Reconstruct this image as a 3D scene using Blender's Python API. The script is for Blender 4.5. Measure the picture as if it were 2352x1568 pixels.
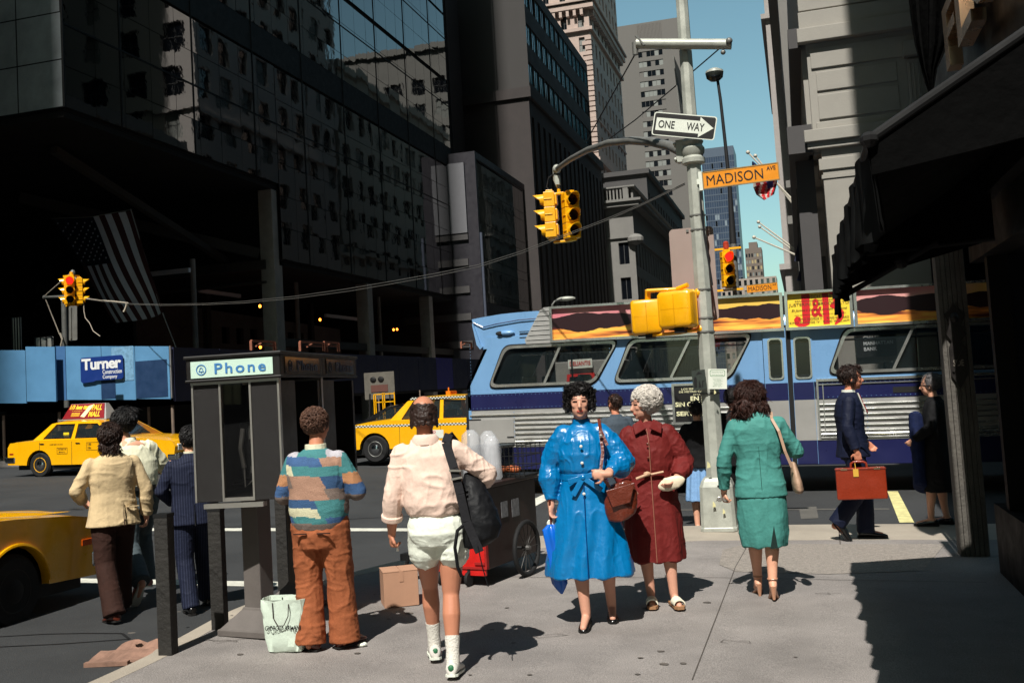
import bpy, bmesh, math, random
import numpy as np
from mathutils import Vector, Matrix
for o in list(bpy.data.objects): bpy.data.objects.remove(o, do_unlink=True)
SC = bpy.context.scene
COL = SC.collection
rnd = random.Random(7)
R = math.radians
# ---------------- camera ----------------
FPX, PITCH, ROLL, YAW, CZ = 2309.8, 0.0671862, 0.0596267, 0.2767529, 1.75
R0 = Vector((math.cos(YAW), math.sin(YAW), 0)); F0 = Vector((-math.sin(YAW), math.cos(YAW), 0)); ZZ = Vector((0, 0, 1))
FW = F0*math.cos(PITCH)+ZZ*math.sin(PITCH); U0 = -F0*math.sin(PITCH)+ZZ*math.cos(PITCH)
RC = R0*math.cos(ROLL)-U0*math.sin(ROLL); UP = R0*math.sin(ROLL)+U0*math.cos(ROLL)
cam = bpy.data.cameras.new('camera'); camo = bpy.data.objects.new('camera', cam); COL.objects.link(camo)
m = Matrix.Identity(4)
for i in range(3): m[i][0] = RC[i]; m[i][1] = UP[i]; m[i][2] = -FW[i]
m[2][3] = CZ
camo.matrix_world = m
cam.sensor_fit = 'HORIZONTAL'; cam.sensor_width = 36; cam.lens = FPX/2352*36; cam.shift_y = -45/2352
cam.clip_start = .05; cam.clip_end = 5000
SC.camera = camo
# ---------------- light ----------------
SUN_EL, SUN_AZ = 53.5, 0.35      # sun behind the camera, shining along +Y (azimuth of travel, degrees toward +X)
wd = bpy.data.worlds.new('World'); SC.world = wd; wd.use_nodes = True
nt = wd.node_tree; bg = nt.nodes['Background']; sky = nt.nodes.new('ShaderNodeTexSky')
sky.sky_type = 'NISHITA'; sky.sun_disc = False; sky.sun_elevation = R(SUN_EL); sky.sun_rotation = R(180+SUN_AZ)
sky.air_density = 1.0; sky.dust_density = 1.6; sky.ozone_density = 0.4
tint = nt.nodes.new('ShaderNodeMix'); tint.data_type = 'RGBA'; tint.blend_type = 'MULTIPLY'; tint.inputs[0].default_value = 1; tint.inputs[7].default_value = (.88, 1.12, .92, 1)
nt.links.new(sky.outputs[0], tint.inputs[6]); nt.links.new(tint.outputs[2], bg.inputs[0]); bg.inputs[1].default_value = 0.105
sl = bpy.data.lights.new('sun', 'SUN'); sl.energy = 5.0; sl.angle = R(.5); sl.color = (1, .965, .90)
so = bpy.data.objects.new('sun', sl); COL.objects.link(so)
sd = Vector((math.sin(R(SUN_AZ))*math.cos(R(SUN_EL)), math.cos(R(SUN_AZ))*math.cos(R(SUN_EL)), -math.sin(R(SUN_EL))))
so.rotation_euler = sd.to_track_quat('-Z', 'Y').to_euler()
SC.view_settings.view_transform = 'Standard'; SC.view_settings.look = 'None'; SC.view_settings.exposure = 0.36; SC.view_settings.gamma = 1
SC.view_settings.use_curve_mapping = False
# ---------------- pixel (2352 wide picture) to world point on a real plane ----------------
CAM = Vector((0, 0, CZ)); SL = 0.02
def ray(x, y): return FW+RC*((x-1176)/FPX)-UP*((y-739)/FPX)
def AY(x, y, Y): d = ray(x, y); return CAM+d*(Y/d.y)
def AX(x, y, X): d = ray(x, y); return CAM+d*(X/d.x)
def G(x, y, z=0.0): d = ray(x, y); return CAM+d*((z-CZ)/(d.z+SL*d.x))
def gz(x, z=0.0): return z-SL*x
# ---------------- materials ----------------
def lin(c): return tuple(((v/255)/12.92 if v/255 <= .04045 else (((v/255)+.055)/1.055)**2.4) for v in c)+(1,)
MATS = {}
def mat(name, col, rough=.6, metal=0, var=.12, vs=3.0, bump=0, bs=40, spec=.5, coat=0, emit=0, trans=0, ior=1.45, fine=0, sheen=0, vdist=0):
    if name in MATS: return MATS[name]
    M = bpy.data.materials.new(name); M.use_nodes = True; t = M.node_tree; b = t.nodes['Principled BSDF']
    c = lin(col); N = t.nodes.new; L = t.links.new
    b.inputs['Roughness'].default_value = rough; b.inputs['Metallic'].default_value = metal
    b.inputs['Specular IOR Level'].default_value = spec; b.inputs['IOR'].default_value = ior
    b.inputs['Coat Weight'].default_value = coat; b.inputs['Coat Roughness'].default_value = .08
    b.inputs['Transmission Weight'].default_value = trans
    if sheen: b.inputs['Sheen Weight'].default_value = sheen
    tc = N('ShaderNodeTexCoord')
    if var > 0:
        n = N('ShaderNodeTexNoise'); n.inputs['Scale'].default_value = vs; n.inputs['Detail'].default_value = 8; n.inputs['Roughness'].default_value = .65
        L(tc.outputs['Object'], n.inputs['Vector'])
        r = N('ShaderNodeMapRange'); r.inputs[1].default_value = .3; r.inputs[2].default_value = .7; r.inputs[3].default_value = 1-var; r.inputs[4].default_value = 1+var*.6
        L(n.outputs['Fac'], r.inputs[0]); last = r.outputs[0]
        if fine:
            n2 = N('ShaderNodeTexNoise'); n2.inputs['Scale'].default_value = 140; n2.inputs['Detail'].default_value = 3
            L(tc.outputs['Object'], n2.inputs['Vector'])
            r2 = N('ShaderNodeMapRange'); r2.inputs[1].default_value = .3; r2.inputs[2].default_value = .7; r2.inputs[3].default_value = 1-fine; r2.inputs[4].default_value = 1+fine
            L(n2.outputs['Fac'], r2.inputs[0]); mu = N('ShaderNodeMath'); mu.operation = 'MULTIPLY'; L(last, mu.inputs[0]); L(r2.outputs[0], mu.inputs[1]); last = mu.outputs[0]
        vm = N('ShaderNodeVectorMath'); vm.operation = 'SCALE'; vm.inputs[0].default_value = c[:3]; L(last, vm.inputs['Scale'])
        L(vm.outputs[0], b.inputs['Base Color'])
        if rough > .15:
            rr = N('ShaderNodeMapRange'); rr.inputs[1].default_value = .3; rr.inputs[2].default_value = .7; rr.inputs[3].default_value = max(.02, rough-.1); rr.inputs[4].default_value = min(1, rough+.1)
            L(n.outputs['Fac'], rr.inputs[0]); L(rr.outputs[0], b.inputs['Roughness'])
    else: b.inputs['Base Color'].default_value = c
    if bump:
        n = N('ShaderNodeTexNoise'); n.inputs['Scale'].default_value = bs; n.inputs['Detail'].default_value = 4; L(tc.outputs['Object'], n.inputs['Vector'])
        bp = N('ShaderNodeBump'); bp.inputs['Strength'].default_value = min(1, bump); bp.inputs['Distance'].default_value = .02 if bs > 10 else .15
        L(n.outputs['Fac'], bp.inputs['Height']); L(bp.outputs[0], b.inputs['Normal'])
    if emit: b.inputs['Emission Color'].default_value = c; b.inputs['Emission Strength'].default_value = emit
    MATS[name] = M; return M
def glass(name, col=(200, 210, 210), alpha=.35, rough=.02):
    if name in MATS: return MATS[name]
    M = bpy.data.materials.new(name); M.use_nodes = True; t = M.node_tree; b = t.nodes['Principled BSDF']
    b.inputs['Base Color'].default_value = lin(col); b.inputs['Roughness'].default_value = rough; b.inputs['Alpha'].default_value = alpha
    b.inputs['Specular IOR Level'].default_value = .8
    MATS[name] = M; return M
# ---------------- mesh builder ----------------
def basis(o, x, y, z=None):
    x = Vector(x).normalized(); y = Vector(y); y = (y-x*y.dot(x)).normalized(); z = x.cross(y) if z is None else Vector(z)
    m = Matrix.Identity(4)
    for i in range(3): m[i][0] = x[i]; m[i][1] = y[i]; m[i][2] = z[i]; m[i][3] = o[i]
    return m
class MB:
    def __init__(s): s.v = []; s.f = []; s.mi = []; s.T = Matrix.Identity(4); s.m = 0
    def add(s, vs, fs):
        o = len(s.v); T = s.T
        s.v += [tuple(T @ Vector(v)) for v in vs]; s.f += [tuple(i+o for i in f) for f in fs]; s.mi += [s.m]*len(fs); return s
    def box(s, x0, x1, y0, y1, z0, z1):
        return s.add([(x0,y0,z0),(x1,y0,z0),(x1,y1,z0),(x0,y1,z0),(x0,y0,z1),(x1,y0,z1),(x1,y1,z1),(x0,y1,z1)],
                     [(0,3,2,1),(4,5,6,7),(0,1,5,4),(1,2,6,5),(2,3,7,6),(3,0,4,7)])
    def cbox(s, c, d): return s.box(c[0]-d[0]/2,c[0]+d[0]/2,c[1]-d[1]/2,c[1]+d[1]/2,c[2]-d[2]/2,c[2]+d[2]/2)
    def quad(s, a, b, c, d): return s.add([a,b,c,d], [(0,1,2,3)])
    def bar(s, p, q, w, h=None, up=(0,0,1)):
        p = Vector(p); q = Vector(q); h = h or w; d = (q-p).normalized(); u = Vector(up)
        if abs(d.dot(u)) > .95: u = Vector((0,1,0))
        r = d.cross(u).normalized()*w/2; u = r.cross(d).normalized()*h/2
        return s.add([p-r-u,p+r-u,p+r+u,p-r+u,q-r-u,q+r-u,q+r+u,q-r+u],[(0,1,2,3),(7,6,5,4),(0,4,5,1),(1,5,6,2),(2,6,7,3),(3,7,4,0)])
    def prism(s, pts, ext):
        n = len(pts); e = Vector(ext); pts = [Vector(p) for p in pts]
        return s.add(pts+[p+e for p in pts], [tuple(range(n)), tuple(range(2*n-1, n-1, -1))]+[(i, i+n, (i+1) % n+n, (i+1) % n) for i in range(n)])
    def ring(s, rings, cap=True, close=True):
        n = len(rings[0]); vs = [p for r in rings for p in r]; fs = []
        for k in range(len(rings)-1):
            for i in range(n if close else n-1):
                a = k*n+i; b = k*n+(i+1) % n; fs.append((a, b, b+n, a+n))
        if cap: fs += [tuple(range(n-1, -1, -1)), tuple(range((len(rings)-1)*n, len(rings)*n))]
        return s.add(vs, fs)
    def tube(s, pts, r, seg=10, cap=True):
        pts = [Vector(p) for p in pts]; n = len(pts); rs = r if isinstance(r, (list, tuple)) else [r]*n; rings = []; u = None
        for i in range(n):
            d = (pts[min(i+1, n-1)]-pts[max(i-1, 0)]).normalized()
            if u is None: u = d.orthogonal().normalized()
            u = (u-d*u.dot(d)).normalized(); w = d.cross(u)
            rings.append([pts[i]+(u*math.cos(a)+w*math.sin(a))*rs[i] for a in [2*math.pi*k/seg for k in range(seg)]])
        return s.ring(rings, cap)
    def lathe(s, prof, o=(0,0,0), seg=16, axis='z'):
        o = Vector(o); rings = []
        for r, h in prof:
            rg = []
            for k in range(seg):
                a = 2*math.pi*k/seg; c, d = r*math.cos(a), r*math.sin(a)
                rg.append(o+Vector({'z': (c, d, h), 'y': (c, h, -d), 'x': (h, c, d)}[axis]))
            rings.append(rg)
        return s.ring(rings)
    def ell(s, c, r, seg=14, rot=None):
        c = Vector(c); rings = []; nr = max(5, seg//2)
        for i in range(nr+1):
            t = math.pi*(.02+.96*i/nr)-math.pi/2; rg = []
            for k in range(seg):
                a = 2*math.pi*k/seg; p = Vector((r[0]*math.cos(t)*math.cos(a), r[1]*math.cos(t)*math.sin(a), r[2]*math.sin(t)))
                if rot is not None: p = rot @ p
                rg.append(c+p)
            rings.append(rg)
        return s.ring(rings)
    def loft(s, secs, seg=20, pw=2.0):   # (z,cx,cy,rx,ry)
        rings = []
        for z, cx, cy, rx, ry in secs:
            rg = []
            for k in range(seg):
                a = 2*math.pi*k/seg; c, d = math.cos(a), math.sin(a)
                rg.append(Vector((cx+rx*math.copysign(abs(c)**(2/pw), c), cy+ry*math.copysign(abs(d)**(2/pw), d), z)))
            rings.append(rg)
        return s.ring(rings)
    def plate(s, outer, holes=(), th=.05, seg=1):
        # flat plate in local XY with holes, thickness along local Z from 0 to th
        cu = bpy.data.curves.new('c', 'CURVE'); cu.dimensions = '2D'; cu.fill_mode = 'BOTH'
        for pts in [outer]+list(holes):
            sp = cu.splines.new('POLY'); sp.points.add(len(pts)-1)
            for i, p in enumerate(pts): sp.points[i].co = (p[0], p[1], 0, 1)
            sp.use_cyclic_u = True
        cu.extrude = th/2
        o = bpy.data.objects.new('c', cu); me = bpy.data.meshes.new_from_object(o)
        s.add([(v.co.x, v.co.y, v.co.z+th/2) for v in me.vertices], [tuple(p.vertices) for p in me.polygons])
        bpy.data.objects.remove(o); bpy.data.curves.remove(cu); bpy.data.meshes.remove(me); return s
    def text(s, body, x0, x1, y0, y1, th=.004, bold=0, shear=0, sp=1.0):
        # text filling the box in local XY
        cu = bpy.data.curves.new('t', 'FONT'); cu.body = body; cu.extrude = th/2; cu.size = 1; cu.resolution_u = 3; cu.space_character = sp
        if bold: cu.offset = bold
        cu.shear = shear
        o = bpy.data.objects.new('t', cu); me = bpy.data.meshes.new_from_object(o)
        vs = [v.co.copy() for v in me.vertices]
        if vs:
            a = min(v.x for v in vs); b = max(v.x for v in vs); c = min(v.y for v in vs); d = max(v.y for v in vs)
            s.add([(x0+(v.x-a)/(b-a)*(x1-x0), y0+(v.y-c)/(d-c)*(y1-y0), v.z+th/2) for v in vs], [tuple(p.vertices) for p in me.polygons])
        bpy.data.objects.remove(o); bpy.data.curves.remove(cu); bpy.data.meshes.remove(me); return s
    def build(s, name, mats, parent=None, smooth=None, bevel=0, bseg=2):
        me = bpy.data.meshes.new(name); me.from_pydata([tuple(v) for v in s.v], [], s.f)
        for mt in (mats if isinstance(mats, (list, tuple)) else [mats]): me.materials.append(mt)
        me.polygons.foreach_set('material_index', s.mi)
        bm = bmesh.new(); bm.from_mesh(me); bmesh.ops.recalc_face_normals(bm, faces=bm.faces); bm.to_mesh(me); bm.free()
        o = bpy.data.objects.new(name, me); COL.objects.link(o)
        if smooth:
            me.shade_smooth()
            if smooth < 180: me.set_sharp_from_angle(angle=R(smooth))
        if bevel:
            b = o.modifiers.new('bevel', 'BEVEL'); b.width = bevel; b.segments = bseg; b.limit_method = 'ANGLE'; b.angle_limit = R(35); b.harden_normals = False
        if parent: o.parent = parent
        return o
def tag(o, label=None, cat=None, group=None, kind=None):
    if label: o['label'] = label
    if cat: o['category'] = cat
    if group: o['group'] = group
    if kind: o['kind'] = kind
    return o
def thing(name, label, cat, loc=(0,0,0), rotz=0, group=None, roty=0):
    o = bpy.data.objects.new(name, None); COL.objects.link(o); o.location = loc; o.rotation_euler = (0, roty, rotz)
    o.empty_display_size = .2
    return tag(o, label, cat, group)
def kids(o): return [c for c in bpy.data.objects if c.parent == o]
def dup(root, loc, rotz, label, rot=None):
    r = root.copy(); COL.objects.link(r); r.location = loc; r.rotation_euler = rot or (root.rotation_euler[0], root.rotation_euler[1], rotz); r['label'] = label
    for ch in kids(root):
        c = ch.copy(); COL.objects.link(c); c.parent = r
        for g in kids(ch):
            d = g.copy(); COL.objects.link(d); d.parent = c
    return r
# ---------------- vectorised value noise ----------------
def vnoise(P, seed=0):
    P = np.asarray(P, float); i = np.floor(P).astype(np.int64); f = P-i; f = f*f*(3-2*f); out = np.zeros(len(P))
    def h(a):
        n = (a[:, 0]*73856093) ^ (a[:, 1]*19349663) ^ (a[:, 2]*83492791) ^ (seed*2654435)
        n = (n ^ (n >> 13))*1274126177; n = n & 0x7fffffff; n = (n ^ (n >> 16)) & 0xffff; return n/65535.0
    for dx in (0, 1):
        for dy in (0, 1):
            for dz in (0, 1):
                w = (f[:, 0] if dx else 1-f[:, 0])*(f[:, 1] if dy else 1-f[:, 1])*(f[:, 2] if dz else 1-f[:, 2])
                out += w*h(i+np.array([dx, dy, dz]))
    return out*2-1
def remesh(mb, vox, it=4, fac=.5, disp=None):
    """union of overlapping closed shapes as ONE continuous surface"""
    me = bpy.data.meshes.new('r'); me.from_pydata([tuple(v) for v in mb.v], [], mb.f)
    bm = bmesh.new(); bm.from_mesh(me)
    bmesh.ops.recalc_face_normals(bm, faces=bm.faces); bm.to_mesh(me); bm.free()
    o = bpy.data.objects.new('r', me); COL.objects.link(o)
    md = o.modifiers.new('r', 'REMESH'); md.mode = 'VOXEL'; md.voxel_size = vox
    if it:
        sm = o.modifiers.new('s', 'SMOOTH'); sm.factor = fac; sm.iterations = it
    dg = bpy.context.evaluated_depsgraph_get(); dg.update()
    nm = bpy.data.meshes.new_from_object(o.evaluated_get(dg)); bpy.data.objects.remove(o); bpy.data.meshes.remove(me)
    n = len(nm.vertices); co = np.empty(n*3); nm.vertices.foreach_get('co', co); co = co.reshape(-1, 3)
    if disp is not None:
        no = np.empty(n*3); nm.vertices.foreach_get('normal', no); no = no.reshape(-1, 3)
        co = co+no*disp(co, no)[:, None]; nm.vertices.foreach_set('co', co.ravel()); nm.update()
    nm.shade_smooth()
    return nm, co
def link(nm, name, mats, parent):
    mi = np.empty(len(nm.polygons), np.int32); nm.polygons.foreach_get('material_index', mi); nm.materials.clear()
    for mt in (mats if isinstance(mats, (list, tuple)) else [mats]): nm.materials.append(mt)
    nm.polygons.foreach_set('material_index', mi); nm.name = name; o = bpy.data.objects.new(name, nm); COL.objects.link(o)
    if parent: o.parent = parent
    return o
def paint(nm, fn):
    n = len(nm.polygons); c = np.empty(n*3); nm.polygons.foreach_get('center', c); mi = fn(c.reshape(-1, 3)).astype(np.int32); nm.polygons.foreach_set('material_index', mi)
# ================= materials used by the setting =================
def M_(n, *a, **k): return mat(n, *a, **k)
asphalt = M_('asphalt', (52, 53, 54), rough=.85, var=.28, vs=.55, bump=.5, bs=120, fine=.35)
concrete = M_('sidewalk concrete', (134, 128, 124), rough=.85, var=.26, vs=1.3, bump=.5, bs=110, fine=.34)
curbm = M_('kerb concrete', (160, 150, 136), rough=.8, var=.16, vs=2.0, bump=.3, bs=90, fine=.12)
aggregate = M_('exposed aggregate', (142, 134, 126), rough=.9, var=.3, vs=26, bump=.8, bs=60, fine=.35)
paintw = M_('road paint', (205, 203, 190), rough=.7, var=.35, vs=5, fine=.1)
painty = M_('worn yellow road paint', (208, 200, 140), rough=.7, var=.35, vs=6, fine=.1)
stone = M_('pale limestone', (148, 144, 136), rough=.8, var=.1, vs=1.2, bump=.15, bs=30)
stone2 = M_('grey limestone', (120, 118, 114), rough=.85, var=.16, vs=.6, bump=.2, bs=20)
stone3 = M_('dark limestone', (74, 72, 72), rough=.85, var=.2, vs=.5)  # darker limestone tone for mouldings, ledges and a lower wing
brickp = M_('pinkish brick', (178, 158, 148), rough=.9, var=.16, vs=1.2)
brickd = M_('dark grey brick', (62, 57, 56), rough=.9, var=.28, vs=.8, bump=.4, bs=14)
greytile = M_('grey panel', (98, 94, 90), rough=.8, var=.1, vs=.4)
darkst = M_('dark building skin', (20, 20, 21), rough=.6, var=.3, vs=1.5)
blackm = M_('black', (6, 6, 7), rough=.8, var=.3)
winm = M_('dark window glass', (14, 17, 22), rough=.05, var=.2, spec=.9, ior=1.6)
winl = M_('window with pale blind', (120, 122, 118), rough=.5, var=.1)
winb = M_('teal window glass', (84, 150, 164), rough=.08, var=.25, spec=.9, ior=1.8)
wint = M_('window with painted warm glint', (170, 150, 110), rough=.4, var=.3)  # warm reflection is put into the flat base colour
framem = M_('window frame grey', (70, 70, 70), rough=.6)
bglass = M_('black curtain wall glass', (6, 7, 8), rough=.02, var=0, ior=2.6, spec=.6, bump=.03, bs=.6)
bglass2 = M_('bronze curtain wall glass', (10, 9, 8), rough=.03, var=0, ior=2.3, spec=.6, bump=.03, bs=.7)
silverg = M_('dusty grey glass panel', (140, 146, 148), rough=.35, var=.35, vs=.7, spec=.6)
# ================= ground =================
def sheet(name, pts, z, m, kind='structure', th=0):
    b = MB(); P = [(p[0], p[1], gz(max(-70, min(70, p[0])), z)) for p in pts]
    if th: b.prism([(x, y, w-th) for x, y, w in P], (0, 0, th))
    else: b.add(P, [tuple(range(len(P)))])
    return tag(b.build(name, m), kind=kind)
b = MB(); xs = [-700, -300, -70, -30, 0, 30, 70, 300, 700]; ys = [-500, -60, 0, 40, 120, 400, 2500]
V = [(x, y, gz(max(-70, min(70, x)), -.15)) for y in ys for x in xs]; n = len(xs)
b.add(V, [(j*n+i, j*n+i+1, (j+1)*n+i+1, (j+1)*n+i) for j in range(len(ys)-1) for i in range(n-1)])
tag(b.build('road', asphalt), kind='structure')
# near sidewalk: rounded corner, outer strip of pale kerb concrete
def curve(pts, n=7):
    out = []; P = [Vector(p) for p in pts]
    for i in range(len(P)-1):
        p0 = P[max(i-1, 0)]; p1 = P[i]; p2 = P[i+1]; p3 = P[min(i+2, len(P)-1)]
        for k in range(n):
            t = k/n; out.append(.5*((2*p1)+(-p0+p2)*t+(2*p0-5*p1+4*p2-p3)*t*t+(-p0+3*p1-3*p2+p3)*t**3))
    return out+[P[-1]]
edge = curve([(-4.42, -3), (-4.42, 5.0), (-4.5, 6.3), (-4.62, 7.6), (-4.3, 9.1), (-3.75, 10.4), (-2.9, 11.45), (-1.6, 12.08), (-.2, 12.22), (1.5, 12.28), (6, 12.3), (30, 12.3)])
def off(pts, d):
    out = []
    for i, p in enumerate(pts):
        t = (pts[min(i+1, len(pts)-1)]-pts[max(i-1, 0)]).normalized(); out.append(p+Vector((t.y, -t.x))*d)
    return out
inner = off(edge, .34)
wid = [.15 if p.x < -4 and p.y < 9.0 else min(1.15, .2+(max(0, p.x+4.3)*.6)) for p in edge]
inner = [p+(q-p).normalized()*w for p, q, w in zip(edge, off(edge, 1), wid)]
b = MB(); rr = [[(e.x, e.y, gz(e.x, -.4)), (e.x, e.y, gz(e.x, -.012)), (e.x+(q.x-e.x)*.04, e.y+(q.y-e.y)*.04, gz(e.x, .0)), (q.x, q.y, gz(q.x, .0)), (q.x, q.y, gz(q.x, -.4))] for e, q in zip(edge, inner)]
b.ring(rr, cap=False); tag(b.build('kerb', curbm, smooth=30), kind='structure')
pts = [(p.x, p.y) for p in inner]+[(30, -3)]
b = MB()
for i in range(len(inner)-1):
    p, q = inner[i], inner[i+1]
    b.quad((p.x, p.y, gz(p.x, -.002)), (q.x, q.y, gz(q.x, -.002)), (max(q.x, 2.0) if q.x > 2 else 2.0, min(q.y, 2.0) if q.x > 2 else q.y, gz(max(2.0, q.x), -.002)), (max(p.x, 2.0) if p.x > 2 else 2.0, min(p.y, 2.0) if p.x > 2 else p.y, gz(max(2.0, p.x), -.002)))
b.quad((1.9, -3, gz(2, -.006)), (30, -3, gz(30, -.006)), (30, 11.2, gz(30, -.006)), (1.9, 11.2, gz(1.9, -.006)))
tag(b.build('sidewalk', concrete), kind='structure')
jm = M_('dirty joint', (78, 72, 67), rough=.9, var=.3, vs=9)
b = MB()
def strip(b, pts, w, z=.003):
    pts = [Vector(p) for p in pts]
    for i in range(len(pts)-1):
        a, c = pts[i], pts[i+1]; d = (c-a).normalized(); nn = Vector((-d.y, d.x))*w/2
        b.quad(*[(q.x, q.y, gz(q.x, z)) for q in (a-nn, c-nn, c+nn, a+nn)])
def gp(x, y, z=0): p = G(x, y, z); return Vector((p.x, p.y))
strip(b, [gp(1590, 1560), gp(1640, 1430), gp(1690, 1300), gp(1712, 1262)], .007)
strip(b, [gp(1712, 1262), gp(1722, 1208)], .014); strip(b, [gp(1206, 1262), gp(1180, 1235)], .014); strip(b, [gp(1930, 1250), gp(1926, 1206)], .012)
strip(b, [(-4.3, 4.6), (-2.6, 4.7), (-.85, 4.65), (1.2, 4.7)], .010); strip(b, [(-3.9, 9.0), (-2.4, 8.9), (-.85, 9.0), (1.3, 8.95)], .009)
for k in range(9):
    x, y = rnd.uniform(400, 2000), rnd.uniform(1330, 1540); p = gp(x, y); q = [p]
    for j in range(6): q.append(q[-1]+Vector((rnd.uniform(-.10, .12), rnd.uniform(-.06, .08))))
    strip(b, q, .005, .0035)
tag(b.build('pavement_joint', jm), kind='structure')
ag = [gp(x, y) for x, y in ((1660, 1262), (1712, 1249), (2170, 1249), (2120, 1310), (1900, 1318), (1690, 1312), (1652, 1296))]
sheet('aggregate_patch', [(p.x, p.y) for p in ag], .002, aggregate)
patchm = M_('asphalt patch', (88, 85, 80), rough=.9, var=.3, vs=3, fine=.3)
stm = M_('gum and oil stain', (92, 86, 80), rough=.8, var=.5, vs=8)
b = MB()
for k in range(30):
    c = gp(rnd.uniform(300, 2050), rnd.uniform(1330, 1560)); r = rnd.choice([.01, .014, .018, .026]); n = 9
    pl = [(c.x+r*math.cos(t)*rnd.uniform(.7, 1.3)*1.3, c.y+r*math.sin(t)*rnd.uniform(.7, 1.3)) for t in [2*math.pi*i/n for i in range(n)]]
    b.add([(x, y, gz(x, .0035)) for x, y in pl], [tuple(range(n))])
tag(b.build('pavement_stain', stm), kind='structure')
# painted lines on the road
def line(pts, m, name='road_marking', z=-.146):
    b = MB()
    P = [gp(x, y, -.15) for x, y in pts]; b.add([(p.x, p.y, gz(p.x, z)) for p in P], [tuple(range(len(P)))])
    return tag(b.build(name, m), kind='structure')
def xline(y, w, x0, x1, m=paintw):
    b = MB(); x = x0
    while x < x1:
        e = min(x+1.5, x1); b.quad(*[(px, py+rnd.uniform(-.006, .006), gz(px, -.146)) for px, py in ((x, y), (e, y), (e, y+w), (x, y+w))]); x = e
    return tag(b.build('road_marking', m), kind='structure')
xline(9.0, .24, -24, -4.9); xline(12.62, .26, -24, -4.3)
line([(1190, 1184), (1200, 1158), (1258, 1131), (1256, 1148)], paintw)
line([(2038, 1128), (2062, 1128), (2100, 1200), (2066, 1200)], painty)
xline(14.6, .12, -3.6, 1.0, patchm)
sheet('asphalt_patch', [(p.x, p.y) for p in (gp(1835, 1166, -.15), gp(1875, 1163, -.15), gp(1880, 1190, -.15), gp(1840, 1192, -.15))], -.1455, patchm)
# tar seams and patches in the asphalt
b = MB()
for k in range(16):
    p = Vector((rnd.uniform(-14, 1), rnd.uniform(5.5, 24)));
    if p.y < 12.6 and p.x > -5.2: continue
    q = [p]
    for j in range(9): q.append(q[-1]+Vector((rnd.uniform(-.5, .9), rnd.uniform(-.25, .3))))
    for i in range(len(q)-1):
        a, c = q[i], q[i+1]; d = (c-a).normalized(); nn = Vector((-d.y, d.x))*.012
        b.quad(*[(w.x, w.y, gz(w.x, -.1462)) for w in (a-nn, c-nn, c+nn, a+nn)])
tag(b.build('tar_seam', M_('tar', (24, 24, 25), rough=.6)), kind='structure')
# far pavement of the avenue
sheet('far_pavement', [(-70, 25.4), (-18.5, 25.4), (-16.5, 27.5), (-16.5, 300), (-70, 300)], 0.0, concrete, th=.3)
sheet('far_pavement', [(-1.8, 300), (-1.8, 27.0), (-.6, 25.2), (70, 25.2), (70, 300)], 0.0, concrete, th=.3)
# ================= building helper =================
def winmesh(w, h, glassm, mull=(1, 1), fw=.05):
    b = MB(); b.m = 0; b.box(0, w, -.02, 0, 0, h); b.m = 1
    nx, nz = mull
    for k in range(nx+1): x = k*w/nx; b.box(max(0, x-fw/2), min(w, x+fw/2), -.06, -.02, 0, h)
    for k in range(nz+1): z = k*h/nz; b.box(0, w, -.055, -.02, max(0, z-fw/2), min(h, z+fw/2))
    me = bpy.data.meshes.new('window'); me.from_pydata(b.v, [], b.f); me.materials.append(glassm); me.materials.append(framem); me.polygons.foreach_set('material_index', b.mi); return me, b
def face_def(side, x0, x1, y0, y1):
    return {'S': (Vector((x0, y0, 0)), Vector((1, 0, 0)), Vector((0, -1, 0)), x1-x0), 'E': (Vector((x1, y0, 0)), Vector((0, 1, 0)), Vector((1, 0, 0)), y1-y0),
            'W': (Vector((x0, y1, 0)), Vector((0, -1, 0)), Vector((-1, 0, 0)), y1-y0)}[side]
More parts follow.
